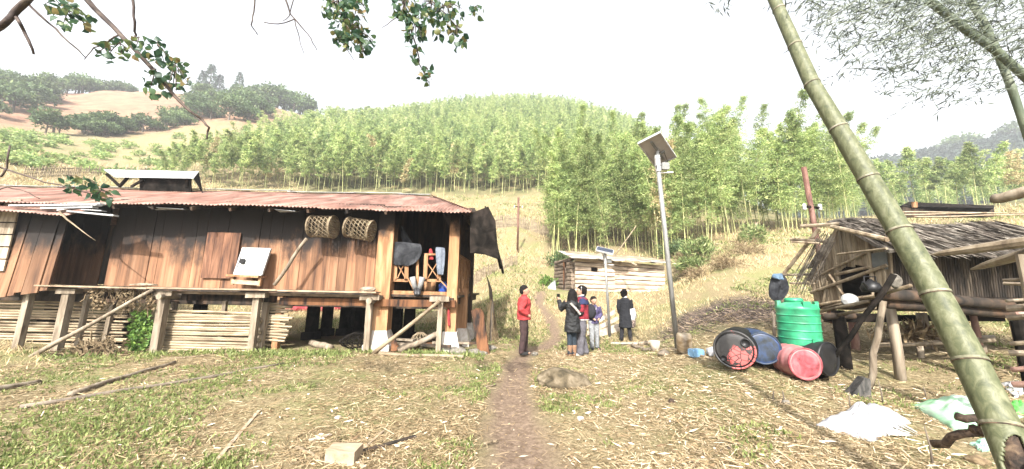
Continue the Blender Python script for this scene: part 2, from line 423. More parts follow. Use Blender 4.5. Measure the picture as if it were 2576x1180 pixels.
# the rest of the forest: one mass
def mass(name, pts, vs, mats, tint=.25, seed=3):
    rg = np.random.RandomState(seed); Vs = []; Fs = []; Ts = []; off = 0
    for (x, y, s) in pts:
        lv, lf, tone = vs[rg.randint(len(vs))]
        a = rg.rand()*6.28; ca, sa = math.cos(a), math.sin(a)
        P = lv*s; P = np.stack([P[:, 0]*ca-P[:, 1]*sa, P[:, 0]*sa+P[:, 1]*ca, P[:, 2]], -1)+np.array([x, y, hz(x, y)-.2])
        Vs.append(P); Fs.append(lf+off); off += len(P)
        Ts.append(np.clip(tone*.55+rg.normal(.2, tint*.75), 0, 1))
    o = npmesh(name, np.vstack(Vs), np.vstack(Fs), mats, np.concatenate(Ts))
    return o
FARV = []
for i in range(6):
    cv, cf, lv, lf, tone = bamboo_arrays(60+i, 9, 46, 7, .58, .14, .28, 1.15, .05, 3)
    FARV.append((np.vstack([cv, lv]), np.vstack([cf, lf+len(cv)]), np.concatenate([np.full(len(cf), .95), tone])))
pts = []
azr = np.radians
step = 1.42
r = 51.0
while r < 172:
    st = step*(1+(r-56)/170)
    a = -47
    while a < 34:
        rr = r+rnd.uniform(-.5, .5)*st; aa = math.radians(a)+rnd.uniform(-.5, .5)*st/r
        left = min(-30, -46+(rr-52)*.28)
        if math.degrees(aa) > left and not (rr > 110 and math.degrees(aa) > 30):
            pts.append((rr*math.sin(aa), rr*math.cos(aa), rnd.uniform(.55, .92)*(1.0 if rr < 120 else .9)*np.interp(math.degrees(aa), [-46, -30], [.5, 1])))
        a += math.degrees(st/r)
    r += st
a = 35.5
while a < 63:
    r = 74.0
    while r < 118:
        aa = math.radians(a)+rnd.uniform(-1, 1)/r
        pts.append((r*math.sin(aa), r*math.cos(aa), rnd.uniform(.55, .85))); r += 1.9+rnd.random()
    a += 1.9
fo = mass('bamboo_forest', pts, FARV, m_mass)
tag(fo, 'dense bright green bamboo forest covering the whole hillside', 'forest', kind='stuff')
print('mass', len(pts))

# ------------------------------------------------------------ broadleaf and conifer trees
def crown_arrays(seed, Rx, Rz, nclump, per, Lf):
    rg = np.random.RandomState(seed)
    c = unit(rg.normal(size=(nclump, 3)))*rg.uniform(.45, 1, (nclump, 1))**.6*np.array([Rx, Rx, Rz])
    c[:, 2] = np.abs(c[:, 2]+Rz*.15)*.9
    cr = rg.uniform(.22, .42, nclump)*Rx
    p = unit(rg.normal(size=(nclump, per, 3)))*rg.rand(nclump, per, 1)**.4*cr[:, None, None]*np.array([1, 1, .7])+c[:, None]
    d = unit(p-c[:, None])+rg.normal(size=p.shape)*.6
    P = p.reshape(-1, 3); N = len(P)
    lv, lf = leaves(P, d.reshape(-1, 3), Lf*rg.uniform(.6, 1.3, N), Lf*.6*rg.uniform(.6, 1.2, N), rg)
    return lv, lf, np.repeat(rg.rand(nclump), per)*.55+rg.rand(N)*.45
DG = [(.035, .06, .026), (.06, .10, .04), (.10, .145, .055), (.16, .2, .085)]
m_tree = M('broadleaf leaf', (0, 0, 0), rndcols=DG, objrnd=.3, transl=.3, rough=.6)
m_con = M('conifer needles', (0, 0, 0), rndcols=[(.03, .05, .04), (.05, .08, .055), (.08, .11, .08)], objrnd=.2, transl=.2, rough=.7)
m_bark = M('bark', (.1, .08, .06), (.22, .18, .14), sc=(3, 3, 1), objrnd=.2)
def trunk_mesh(h, r, limbs=4, seed=1):
    rg = random.Random(seed); bm = bmn()
    tube(bm, [(0, 0, -.6), (rg.uniform(-.1, .1), 0, h*.45), (rg.uniform(-.2, .2), .1, h)], [r*1.2, r*.8, r*.35], 7)
    for i in range(limbs):
        a = i*6.28/limbs+rg.random(); z = h*rg.uniform(.45, .8); l = h*rg.uniform(.35, .6)
        tube(bm, [(0, 0, z), (math.cos(a)*l*.5, math.sin(a)*l*.5, z+l*.35), (math.cos(a)*l, math.sin(a)*l, z+l*.6)], [r*.5, r*.35, r*.12], 5)
    me = bpy.data.meshes.new('trunk'); bm.to_mesh(me); bm.free(); me.materials.append(m_bark); return me
BROAD = []
for i in range(5):
    lv, lf, t = crown_arrays(80+i, 3.0, 2.5, 26, 26, .75); lv[:, 2] += 3.0
    BROAD.append((trunk_mesh(4.2, .2, 4, i), npmesh('crown', lv, lf, m_tree, t, link=False)))
CONI = []
for i in range(3):
    rg = np.random.RandomState(90+i); N = 900
    z = rg.rand(N)**1.25*11+1.5; rr = (13-z)*.26*rg.rand(N)**.5; a = rg.rand(N)*6.28; tier = np.floor(z/1.1)
    P = np.stack([np.cos(a)*rr, np.sin(a)*rr, z-.25*rr], -1); D = np.stack([np.cos(a), np.sin(a), -.35+0*a], -1)+rg.normal(size=(N, 3))*.25
    lv, lf = leaves(P, D, .8*rg.uniform(.6, 1.2, N), .35, rg)
    bm = bmn(); tube(bm, [(0, 0, -.5), (0, 0, 6), (0, 0, 12.6)], [.28, .16, .03], 6)
    me = bpy.data.meshes.new('trunk'); bm.to_mesh(me); bm.free(); me.materials.append(m_bark)
    CONI.append((me, npmesh('crown', lv, lf, m_con, rg.rand(N), link=False)))
def tree(kind, vx, vy, r, s, label, group, name):
    """vx, vy only give the direction; the tree stands on the ground at distance r"""
    d = ray(vx, vy); k = r/math.hypot(d.x, d.y); x, y = d.x*k, d.y*k
    o = thing(name, label, 'tree', (x, y, hz(x, y)-.2), group); o.scale = (s, s, s*rnd.uniform(.85, 1.1)); o.rotation_euler.z = rnd.random()*6.28
    for nm, me in zip(('trunk', 'crown'), kind):
        c = bpy.data.objects.new(nm, me); COL.objects.link(c); c.parent = o
    return o
# wood on the left hill top
for i in range(50):
    vx = rnd.uniform(-60, 215); f = rnd.random()
    r0 = 104+max(0, vx)*.2
    tree(rnd.choice(BROAD), vx, 300, r0+(166-r0)*f, rnd.uniform(.55, 1.0), 'dark broadleaf tree in the wood on the far left hill top', 'trees in the wood on the left hill', 'broadleaf_tree')
for i in range(9):
    tree(rnd.choice(BROAD), 225+12*i, 300, 158+rnd.random()*8, rnd.uniform(.6, .9), 'small dark tree along the ridge of the bare brown hill', 'trees along the brown ridge', 'broadleaf_tree')
# belt of trees below the brown slope
for i in range(27):
    vx = 205+rnd.random()*265
    tree(rnd.choice(BROAD), vx, 330, 92+rnd.random()*9+(vx-205)*.02, rnd.uniform(.4, .75), 'bushy dark tree in the belt across the foot of the brown slope', 'trees at the foot of the brown slope', 'broadleaf_tree')
for i in range(26):
    vx = 480+rnd.random()*190
    tree(rnd.choice(BROAD), vx, 330, 98+rnd.random()*44, rnd.uniform(.6, 1.0), 'dark rounded tree right of the brown slope above the bamboo', 'trees right of the brown slope', 'broadleaf_tree')
for i in range(16):
    vx = 630+rnd.random()*130
    tree(rnd.choice(BROAD), vx, 330, 140+rnd.random()*20, rnd.uniform(1.0, 1.5), 'tall pale trunked tree in the clump on the ridge left of the forest', 'ridge clump of pale trunked trees', 'broadleaf_tree')
for i in range(12):
    tree(rnd.choice(BROAD), 560+i*13, 300, 172+rnd.random()*10, rnd.uniform(.9, 1.3), 'small dark tree on the far ridge between the conifers', 'trees on the far ridge', 'broadleaf_tree')
for (vx, s, i, lb) in ((492, 1.1, 0, 'leftmost tall conifer above the bare brown hill'), (512, 1.55, 1, 'tallest conifer of the trio above the bare brown hill'), (538, 1.15, 2, 'right conifer of the trio above the bare brown hill'),
                      (588, 1.2, 0, 'lone conifer on the ridge right of the brown hill'), (788, 1.0, 1, 'thin spire of a conifer just left of the forest skyline')):
    tree(CONI[i], vx, 300, 168, s, lb, 'conifers on the ridge', 'conifer')
for (vx, s) in ((138, .8), (118, .6), (152, .5), (500, .9), (478, .8)):
    tree(rnd.choice(BROAD), vx, 320, 92 if vx < 200 else 120, s, 'lone shrubby tree on the open brown slope' if vx < 200 else 'round lone tree on the lower right of the brown slope', 'lone trees on the brown slope', 'broadleaf_tree')
for vx, s in ((990, .9), (1015, .8), (1045, 1.1), (1065, .9), (1100, .6), (1222, .8), (1240, .9), (1262, .6), (1278, .6), (1422, .9), (1616, .7)):
    lb = 'dark tree in the dip of the forest skyline' if vx < 1150 else ('small dark tree on the topmost hump of the forest skyline' if vx < 1300 else 'single dark tree on the descending right skyline')
    tree(rnd.choice(BROAD), vx, 260, 168, s*1.25, lb, 'dark trees on the forest skyline', 'broadleaf_tree')
# far blue hill on the right: one mass of wood, three trees that stand out
pts = []
for i in range(1300):
    a = math.radians(rnd.uniform(38.5, 64)); r = rnd.uniform(205, 318)
    pts.append((r*math.sin(a), r*math.cos(a), rnd.uniform(1.0, 1.7)))
BM_ = []
for i in range(3):
    lv, lf, t = crown_arrays(120+i, 3.4, 2.6, 14, 11, 1.5); lv[:, 2] += 1.5; BM_.append((lv, lf, t))
fw = mass('far_wood', pts, BM_, M('far wood leaf', (0, 0, 0), rndcols=[(.02, .035, .03), (.035, .055, .04), (.06, .075, .05)], transl=.2))
tag(fw, 'dark blue green wood covering the distant hill on the right', 'wood', kind='stuff')
for (vx, s, lb) in ((2362, 1.8, 'left of the two tall trees on the distant right hill'), (2402, 2.5, 'taller right one of the two trees on the distant right hill'), (2540, 2.2, 'tall tree at the right end of the distant hill')):
    tree(BROAD[1], vx, 320, 305, s, lb, None, 'broadleaf_tree')

# shrubs on the open dry slope at the left
SHR = []
for i in range(3):
    lv, lf, t = crown_arrays(140+i, 1.0, .8, 14, 14, .34); SHR.append(npmesh('shrub', lv, lf, m_bleaf, t*.8, link=False))
for i in range(95):
    vx = rnd.uniform(-20, 470); r = rnd.uniform(50, 88); d = ray(vx, 400); k = r/math.hypot(d.x, d.y)
    o = bpy.data.objects.new('shrub', rnd.choice(SHR)); COL.objects.link(o); o.location = (d.x*k, d.y*k, hz(d.x*k, d.y*k)); q = rnd.uniform(.45, 1.15); o.scale = (q, q, q*rnd.uniform(.7, 1.2)); o.rotation_euler.z = rnd.random()*6
    tag(o, 'low yellow green shrub scattered on the dry slope above the house roof', 'shrub', 'shrubs on the dry slope')
bm = bmn(); hz_c = bmesh.ops.create_cube(bm, size=1, matrix=Matrix.Translation((0, 0, 60)) @ Matrix.Diagonal((900, 900, 132, 1)))
hm = bpy.data.materials.new('haze'); hm.use_nodes = True; n = hm.node_tree; n.nodes.clear()
pv = n.nodes.new('ShaderNodeVolumePrincipled'); pv.inputs['Density'].default_value = .0013; pv.inputs['Color'].default_value = (.93, .96, 1, 1); pv.inputs['Anisotropy'].default_value = .3
ou = n.nodes.new('ShaderNodeOutputMaterial'); n.links.new(pv.outputs[0], ou.inputs['Volume'])
me = bpy.data.meshes.new('haze'); bm.to_mesh(me); bm.free(); me.materials.append(hm); ho = bpy.data.objects.new('haze', me); COL.objects.link(ho)
tag(ho, 'thin pale haze in the air of the valley', 'haze', kind='stuff')
# ------------------------------------------------------------ wood and metal
def soot_shaded(m, z0, z1):
    """soot mixed with painted eave shade: ragged, blotchy blackening that grows with height"""
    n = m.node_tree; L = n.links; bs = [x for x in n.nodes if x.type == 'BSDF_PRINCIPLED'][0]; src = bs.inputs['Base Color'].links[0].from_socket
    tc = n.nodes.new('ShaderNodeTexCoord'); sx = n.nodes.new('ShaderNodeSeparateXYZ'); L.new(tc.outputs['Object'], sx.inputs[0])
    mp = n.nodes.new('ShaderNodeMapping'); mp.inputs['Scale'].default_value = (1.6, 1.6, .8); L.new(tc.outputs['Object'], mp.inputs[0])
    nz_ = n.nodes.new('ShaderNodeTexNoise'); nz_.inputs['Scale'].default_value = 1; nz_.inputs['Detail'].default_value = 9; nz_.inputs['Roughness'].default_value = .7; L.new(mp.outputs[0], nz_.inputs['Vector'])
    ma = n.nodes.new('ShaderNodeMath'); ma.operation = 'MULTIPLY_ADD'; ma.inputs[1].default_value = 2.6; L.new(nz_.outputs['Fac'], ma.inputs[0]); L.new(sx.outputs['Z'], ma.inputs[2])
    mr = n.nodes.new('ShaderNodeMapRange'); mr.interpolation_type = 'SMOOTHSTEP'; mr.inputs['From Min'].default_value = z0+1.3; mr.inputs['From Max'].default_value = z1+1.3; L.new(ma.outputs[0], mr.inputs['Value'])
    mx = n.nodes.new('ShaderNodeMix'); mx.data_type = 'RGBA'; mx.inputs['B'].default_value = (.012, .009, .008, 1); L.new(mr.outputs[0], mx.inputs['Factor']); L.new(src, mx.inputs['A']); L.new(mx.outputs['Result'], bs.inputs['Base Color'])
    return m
m_plank = M('weathered orange plank', (.02, .011, .008), (.25, .105, .043), (.36, .165, .07), sc=(5, 5, .55), rnd=.35, rlo=.4, rhi=.68, bump=.3, detail=9, dist=.25)
m_sootshade = soot_shaded(M('soot and shade plank', (.085, .043, .027), (.245, .122, .064), (.35, .195, .112), sc=(8, 8, .5), rnd=.38, rlo=.3, rhi=.68, bump=.3, detail=9, dist=.2), 2.0, 2.9)  # wall boards: soot, with the dark of the eave shadow painted in
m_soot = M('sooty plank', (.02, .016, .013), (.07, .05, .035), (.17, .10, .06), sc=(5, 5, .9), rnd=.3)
m_grey = M('grey timber', (.19, .145, .10), (.34, .275, .2), (.46, .39, .30), sc=(8, 8, 1.2), rnd=.2, objrnd=.15)
m_pale = M('pale sawn timber', (.34, .25, .16), (.50, .39, .27), (.6, .5, .37), sc=(3, 6, 6), rnd=.15)
m_fresh = M('orange sawn timber', (.27, .13, .06), (.42, .22, .105), (.52, .31, .17), sc=(8, 8, 1), rnd=.15, bump=.15)
m_dark = M('blackened timber and shade', (.006, .0055, .005), (.016, .014, .012), (.035, .028, .024), sc=(4, 4, 4), rough=1, spec=.03)
m_roof = M('faded red roof sheet', (.13, .068, .048), (.28, .145, .108), (.39, .25, .2), sc=(2.2, .9, .9), rough=.55, rnd=.12, bump=.08)
m_zinc = M('zinc sheet', (.34, .35, .36), (.5, .51, .52), (.62, .62, .62), sc=(2, 2, 2), rough=.45, metal=.2, bump=.05)
m_bam = M('dry bamboo pole', (.20, .145, .09), (.36, .28, .18), (.48, .39, .26), sc=(1.5, 6, 6), rnd=.25, rough=.6)
m_stone = M('whitewashed footing', (.38, .33, .28), (.52, .47, .42), (.62, .58, .53), sc=(5, 5, 5))
m_rock = M('grey stone', (.10, .09, .075), (.2, .18, .15), (.3, .28, .24), sc=(6, 6, 6), bump=.6)
m_vine = M('dry vine', (.13, .085, .045), (.25, .18, .1), (.36, .28, .17), sc=(9, 9, 9), rnd=.2)
m_leafg = M('fresh leaf', (0, 0, 0), rndcols=[(.05, .1, .02), (.1, .19, .04), (.2, .3, .07)], transl=.35, rough=.5)
m_black = M('black plastic', (.008, .008, .009), (.018, .018, .02), sc=(6, 6, 6), rough=.45, bump=.05)

FZ = 1.46                                    # floor height of the long house
Yw, Yl, Ye, Yr = 9.1, 8.65, 8.2, 12.0
def X(vx, vy, Y): return PY(vx, vy, Y).x
HOUSE = thing('stilt_house', 'long weathered plank house on stilts under a rusty red corrugated roof', 'house', (-5, 9, 0))
# floor, ledge
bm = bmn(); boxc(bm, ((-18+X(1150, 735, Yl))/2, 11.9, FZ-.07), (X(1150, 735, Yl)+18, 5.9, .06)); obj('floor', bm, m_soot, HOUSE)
bm = bmn(); xa, xb = X(120, 716, Yl), X(955, 738, Yl); x = xa
while x < xb:
    l = random.uniform(2.2, 3.4); beam(bm, (x, Yl-.1, FZ+.0), (min(x+l, xb), Yl-.1, FZ+random.uniform(-.015, .01)), .3, .035); x += l+.01
beam(bm, (xa-4, Yl+.08, FZ-.1), (X(960, 738, Yl), Yl+.08, FZ-.1), .08, .06)
setrnd(obj('ledge', bm, M('worn ledge board', (.17, .12, .08), (.29, .21, .14), (.4, .31, .215), sc=(3, 6, 6), rnd=.25), HOUSE))
bm = bmn(); beam(bm, (X(1152, 735, Yw), Yw-.33, FZ-.24), (X(730, 735, Yw), Yw-.33, FZ-.26), .12, .17); obj('edge_beam', bm, m_plank, HOUSE)
m_postd = soot_shaded(M('shaded post', (.27, .13, .06), (.42, .22, .105), (.52, .31, .17), sc=(8, 8, 1), bump=.15), 2.5, 3.3)  # eave shade painted onto the post tops
# walls
zt = 3.78
def planks(x0, x1, Y, z0, z1, wmin=.2, wmax=.33, jit=.012, zj=.0):
    bm = bmn(); x = x0
    while x < x1-.02:
        wd_ = min(random.uniform(wmin, wmax), x1-x)
        yj = random.uniform(-jit, jit); zz = z0+random.uniform(-zj, zj)
        bmesh.ops.create_cube(bm, size=1, matrix=Matrix.Translation((x+wd_/2, Y+yj, (zz+z1)/2)) @ Matrix.Diagonal((wd_-.006, .03, z1-zz, 1))); x += wd_
    return bm
random.seed(11)
setrnd(obj('front_wall', planks(X(268, 690, Yw), X(955, 690, Yw), Yw, FZ+.02, zt), m_sootshade, HOUSE))
setrnd(obj('recessed_wall', planks(X(95, 690, 9.6), X(250, 690, 9.6), 9.6, FZ+.02, zt), m_sootshade, HOUSE))
bm = planks(X(-40, 650, 8.55), X(152, 650, 8.55), 8.55, FZ-.2, 3.5, .15, .22, .02, .05)
for v in bm.verts:
    if v.co.z < 2: v.co.z += (v.co.x-X(75, 700, 8.55))*.13; v.co.y -= .12
setrnd(obj('annex_wall', bm, m_sootshade, HOUSE))
bm = planks(-19, X(98, 690, 9.6), 9.6, FZ, zt); setrnd(obj('recessed_wall', bm, m_sootshade, HOUSE))
bm = bmn()
for k in range(6): beam(bm, (-17, 8.42, 1.9+.3*k), (X(25, 620, 8.42), 8.42, 1.9+.3*k+.02), .03, .27)
setrnd(obj('board_screen', bm, m_grey, HOUSE))
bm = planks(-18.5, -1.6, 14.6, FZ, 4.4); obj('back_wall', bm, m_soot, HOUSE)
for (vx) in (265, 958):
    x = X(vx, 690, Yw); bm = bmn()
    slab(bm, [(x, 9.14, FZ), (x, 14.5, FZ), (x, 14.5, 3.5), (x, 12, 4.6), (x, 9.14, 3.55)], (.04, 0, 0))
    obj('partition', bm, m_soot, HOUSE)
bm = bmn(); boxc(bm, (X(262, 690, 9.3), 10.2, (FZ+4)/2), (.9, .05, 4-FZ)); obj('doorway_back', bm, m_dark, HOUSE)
# shutter
bm = planks(X(512, 640, 9.0), X(597, 640, 9.0), 9.03, PY(550, 700, 9.03).z, PY(550, 585, 9.03).z, .2, .26, .003)
setrnd(obj('window_shutter', bm, M('dark shutter plank', (.05, .025, .018), (.15, .07, .04), (.24, .12, .07), sc=(6, 6, .8), rnd=.2), HOUSE))
# roof
re, rr_ = PY(0, 507, Ye), PY(1185, 531, Ye)
ze = (re.z+rr_.z)/2; zr = PY(600, 482, Yr).z
xE, xRid = rr_.x, X(1082, 488, Yr)
def corr(bm, x0, x1, fa, fb, per=.092, amp=.016, nr=5, th=.004):
    """corrugated sheet: fa(x), fb(x) give lower and upper edge points"""
    nxs = int((x1-x0)/per*6); rows = []
    for i in range(nxs+1):
        x = x0+(x1-x0)*i/nxs; a, b = Vector(fa(x)), Vector(fb(x)); o = amp*math.sin(2*math.pi*x/per)
        sheetj = .01*math.sin(int(x/.85)*2.7)
        rows.append([bm.verts.new(a.lerp(b, k/nr)+Vector((0, 0, o+sheetj+.02*math.sin(x*1.3+k)*(1-abs(k/nr-.5))))) for k in range(nr+1)])
    for i in range(nxs):
        for k in range(nr): bm.faces.new((rows[i][k], rows[i+1][k], rows[i+1][k+1], rows[i][k+1]))
def hip(x):                                   # the front slope ends on a hip line on the right
    if x < xRid: return 1.0
    return max(0.02, 1-(x-xRid)/(xE-xRid+.02))
bm = bmn()
corr(bm, -20, xE, lambda x: (x, Ye+.03*math.sin(x*3.1)+.09*((math.sin(int((x+20)/.85)*7.31)*911.7) % 1), ze+.025*math.sin(x*.7)+.02*((math.sin(int((x+20)/.85)*3.7)*571.3) % 1)), lambda x: (x, Ye+(Yr-Ye)*hip(x), ze+(zr-ze)*hip(x)), nr=8)
nfr = len(bm.faces)
roof = obj('roof', bm, m_roof, HOUSE, smooth=True)
me = roof.data; a = me.attributes.new('rnd', 'FLOAT', 'FACE')
a.data.foreach_set('value', np.array([(math.sin(int((p.center.x+20)/.85)*12.9898)*43758.5) % 1 for p in me.polygons], np.float32))
md = roof.modifiers.new('thick', 'SOLIDIFY'); md.thickness = .006
bm = bmn()
slab(bm, [(-20, Yr, zr-.02), (xRid, Yr, zr-.02), (xRid, 15.8, ze+.1), (-20, 15.8, ze+.1)], (0, 0, .02)); obj('back_slope', bm, m_roof, HOUSE)
bm = bmn()                                    # hip slope on the right, ragged sheets
nseg = 26
for s0, s1, dz in ((0, .34, .03), (.3, .7, .06), (.66, 1, .035)):
    def fa(t, s0=s0, s1=s1, dz=dz): return None
    top = Vector((xRid, Yr, zr+dz)); c0 = Vector((xE+.3*(s0 > .3), Ye+.25*(s0 > .3), ze+dz)); c1 = Vector((xE+.4, 15.4, ze+dz))
    a, b = c0.lerp(c1, s0), c0.lerp(c1, s1)
    slab(bm, [a, b, top.lerp(b, .02), top.lerp(a, .02)], (0, 0, .012))
obj('hip_slope', bm, m_roof, HOUSE)
bm = bmn(); x = -20
while x < xRid:
    l = random.uniform(1.6, 2.4); x2 = min(x+l, xRid+.05); dz = random.uniform(0, .04)
    slab(bm, [(x, Yr-.22, zr-.03+dz), (x2, Yr-.22, zr-.02+dz), (x2, Yr+.05, zr+.03+dz), (x, Yr+.05, zr+.025+dz)], (0, .0, .012)); x = x2-.1 if x2 < xRid else xRid+1
obj('ridge_cap', bm, m_zinc, HOUSE)
# apron under the hip eave, coloured black to stand in for its shaded underside
bm = bmn(); top0, bot0 = PY(1228, 520, 8.4), PY(1254, 655, 8.4); mid0 = PY(1246, 556, 8.4)
for k in range(15):
    y0 = 8.4+k*.47; j = random.uniform(-.06, .06)
    slab(bm, [(top0.x-.06, y0, top0.z+.02), (bot0.x, y0, bot0.z+j), (bot0.x, y0+.46, bot0.z+j+random.uniform(-.05, .05)), (top0.x-.06, y0+.46, top0.z+.02)], (-.035, 0, -.02))
slab(bm, [(top0.x, 8.38, top0.z), (mid0.x, 8.38, mid0.z), (bot0.x, 8.38, bot0.z+.02), (bot0.x-.33, 8.36, bot0.z+.13), (X(1185, 560, 8.36), 8.36, PY(1185, 636, 8.36).z), (xE-.05, 8.36, ze-.02)], (0, .03, 0))
setrnd(obj('gable_apron', bm, m_dark, HOUSE))
# raised roof vent
V_ = thing
vb = bmn(); Y1, Y2 = 11.2, 12.6
A = [PY(288, 446, Y1), PY(487, 449, Y1), PY(500, 433, Y2), PY(262, 428, Y2)]
slab(vb, [A[0], A[1], A[2], A[3]], (0, 0, .03))
vent = obj('roof_vent', vb, m_zinc, HOUSE)
vb = bmn(); B0, B1 = PY(350, 447, 11.35), PY(480, 449, 11.35)
slab(vb, [B0, B1, (B1.x, 11.45, zr-.25), (B0.x, 11.45, zr-.25)], (0, .03, 0))
slab(vb, [A[1]+Vector((0, .02, 0)), A[2], (A[2].x+.35, Y2, zr-.1), (A[1].x+.33, Y1+.05, zr-.25)], (-.03, 0, 0))
obj('vent_panel', vb, m_dark, vent)
vb = bmn()
for (p, q) in (((268, 438), (303, 470)), ((322, 446), (300, 470)), ((470, 448), (470, 470))):
    beam(vb, PY(*p, 11.3), PY(*q, 11.4), .07, .07)
beam(vb, PY(330, 470, 11.3), PY(360, 452, 11.3), .06)
obj('vent_strut', vb, m_dark, vent)
# lean-to roof at the left with loose sheets
bm = bmn(); l0, l1 = PY(-60, 526, 7.95), PY(166, 541, 7.95); h0 = PY(50, 516, 8.7)
corr(bm, l0.x-2, l1.x, lambda x: (x, 7.95, l0.z+(l1.z-l0.z)*(x-l0.x)/(l1.x-l0.x)), lambda x: (x, 8.8, h0.z+.1), nr=3)
lt = obj('lean_to_roof', bm, m_roof, HOUSE, smooth=True); md = lt.modifiers.new('thick', 'SOLIDIFY'); md.thickness = .006
bm = bmn()
for (a, b, wd_) in (((30, 518), (250, 516), .13), ((150, 530), (258, 513), .1), ((175, 532), (292, 543), .12), ((210, 528), (262, 531), .06), ((110, 525), (240, 522), .12)):
    beam(bm, PY(*a, 8.05), PY(*b, 8.0+random.random()*.1), .12, wd_*.3)
obj('loose_roof_strip', bm, m_zinc, HOUSE)
for (vx, vy, l) in ((372, 521, .85), (690, 527, .5)):
    p = PY(vx, vy, 8.35); bm = bmn(); slab(bm, [p, p+Vector((l, .03, -.03)), p+Vector((l*.94, .22, .0)), p+Vector((l*.3, .22, .02)), p+Vector((.02, .2, -.03))], (0, 0, .01))
    obj('roof_patch', bm, m_zinc, HOUSE)
# rafters and plates under the eave
bm = bmn(); x = -14.5
while x < xRid: beam(bm, (x, Ye+.1, ze-.06), (x, Yr, zr-.09), .06, .08); x += .95
beam(bm, (-18, Yw-.1, ze+.2), (xE, Yw-.1, ze+.2), .1, .12)
beam(bm, (xE-.2, Yw-.1, ze+.02), (xE-.2, 13.5, ze+.02), .1, .1)
obj('rafter', bm, m_soot, HOUSE)
# posts of the ledge
for (vx, vy, Y, wv, m) in ((75, 742, 8.7, .2, m_grey), (178, 716, 8.62, .24, m_grey), (222, 742, 9.0, .14, m_grey), (416, 735, 8.62, .24, m_grey), (440, 760, 8.95, .15, m_grey), (567, 757, 8.9, .13, m_grey),
                           (649, 738, 8.66, .2, m_grey), (672, 752, 8.95, .18, m_grey), (709, 742, 9.1, .2, m_fresh), (932, 738, 8.66, .19, m_grey), (1110, 742, 8.6, .16, m_grey), (285, 760, 9.3, .14, m_grey), (320, 770, 9.7, .14, m_dark), (205, 750, 9.6, .15, m_grey)):
    p = PY(vx, vy, Y); wv *= .72; bm = bmn(); g0 = hz(p.x, Y)-.1; zt_ = min(p.z, FZ-.1) if Y > 8.7 else FZ-.09
    beam(bm, (p.x+random.uniform(-.04, .04), Y, g0), (p.x, Y, zt_), wv, wv*.8, up=(0, 1, 0)); obj('post', bm, m, HOUSE)
for vx, vy in ((178, 722), (416, 740), (649, 742), (934, 742), (1108, 748)):
    p = PY(vx, vy, 8.6); bm = bmn(); beam(bm, (p.x-.25, 8.6, FZ-.13), (p.x+.22, 8.6, FZ-.12), .16, .12)
    if vx in (934, 416): tube(bm, [(p.x+.02, 8.42, FZ-.2), (p.x+.02, 9.3, FZ-.2)], .07, 10)
    obj('bracket', bm, m_grey, HOUSE)
# big main posts with footings
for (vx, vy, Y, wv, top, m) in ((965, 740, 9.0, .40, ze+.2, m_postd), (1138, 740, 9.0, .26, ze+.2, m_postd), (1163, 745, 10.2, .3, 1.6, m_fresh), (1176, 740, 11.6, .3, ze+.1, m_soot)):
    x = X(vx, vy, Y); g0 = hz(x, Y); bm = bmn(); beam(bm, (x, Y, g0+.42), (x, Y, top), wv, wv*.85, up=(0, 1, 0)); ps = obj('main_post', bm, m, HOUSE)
    bm = bmn()
    for (za, zb, wa, wb_) in ((g0-.1, g0+.16, .27, .27), (g0+.16, g0+.5, .26, .17)):
        vs = [bm.verts.new((x+sx*q*(1.2 if wv > .35 else 1), Y-.02+sy*q, z)) for z, q in ((za, wa), (zb, wb_)) for sx, sy in ((-1, -1), (1, -1), (1, 1), (-1, 1))]
        for f in ((0, 3, 2, 1), (4, 5, 6, 7), (0, 1, 5, 4), (1, 2, 6, 5), (2, 3, 7, 6), (3, 0, 4, 7)): bm.faces.new([vs[q] for q in f])
    obj('footing', bm, m_stone, ps)
for (vx, Y) in ((787, 11.5), (823, 13), (868, 13.2), (905, 13.8), (880, 14.3), (1000, 12), (1030, 11.2), (690, 12), (985, 14.2), (300, 12), (130, 12), (500, 12.5), (-60, 13)):
    x = X(vx, 800, Y); bm = bmn(); g0 = hz(x, Y)-.2; beam(bm, (x, Y, g0), (x, Y, FZ-.08), .28, .28, up=(0, 1, 0))
    boxc(bm, (x, Y, g0+.25), (.42, .42, .4)); obj('post', bm, m_dark, HOUSE)
bm = bmn()
for Y in (9.3, 11, 12.8, 14.4): beam(bm, (-18, Y, FZ-.26), (X(1150, 735, Y), Y, FZ-.26), .16, .3)
for vx in (300, 500, 700, 960, 1140): x = X(vx, 735, 9.2); beam(bm, (x, 8.8, FZ-.2), (x, 14.6, FZ-.2), .14, .2)
obj('floor_beam', bm, m_soot, HOUSE)
# pole fences that close the pen under the floor
def slats(vx0, vx1, vt, vb_, Y, n, rad0=.028):
    bm = bmn(); a, b = PY(vx0, vt, Y), PY(vx1, vt, Y); z0 = PY((vx0+vx1)/2, vb_, Y).z; z1 = PY((vx0+vx1)/2, vt, Y).z
    for k in range(n):
        z = z0+(z1-z0)*k/(n-1)+random.uniform(-.01, .01); r = rad0*random.uniform(.8, 1.2); xa = a.x+random.uniform(-.1, .1); xb = b.x+random.uniform(-.1, .1)
        tube(bm, [(xa, Y+random.uniform(-.02, .02), z), ((xa+xb)/2, Y, z+random.uniform(-.02, .02)), (xb, Y+random.uniform(-.02, .02), z+random.uniform(-.025, .025))], [r, r*.95, r*.85], 7)
    return bm
for args in ((-120, 330, 745, 886, 9.35, 20, .03), (415, 655, 785, 888, 8.85, 17, .032), (655, 733, 765, 855, 9.05, 14, .035)):
    setrnd(obj('pole_screen', slats(*args), m_bam, HOUSE))
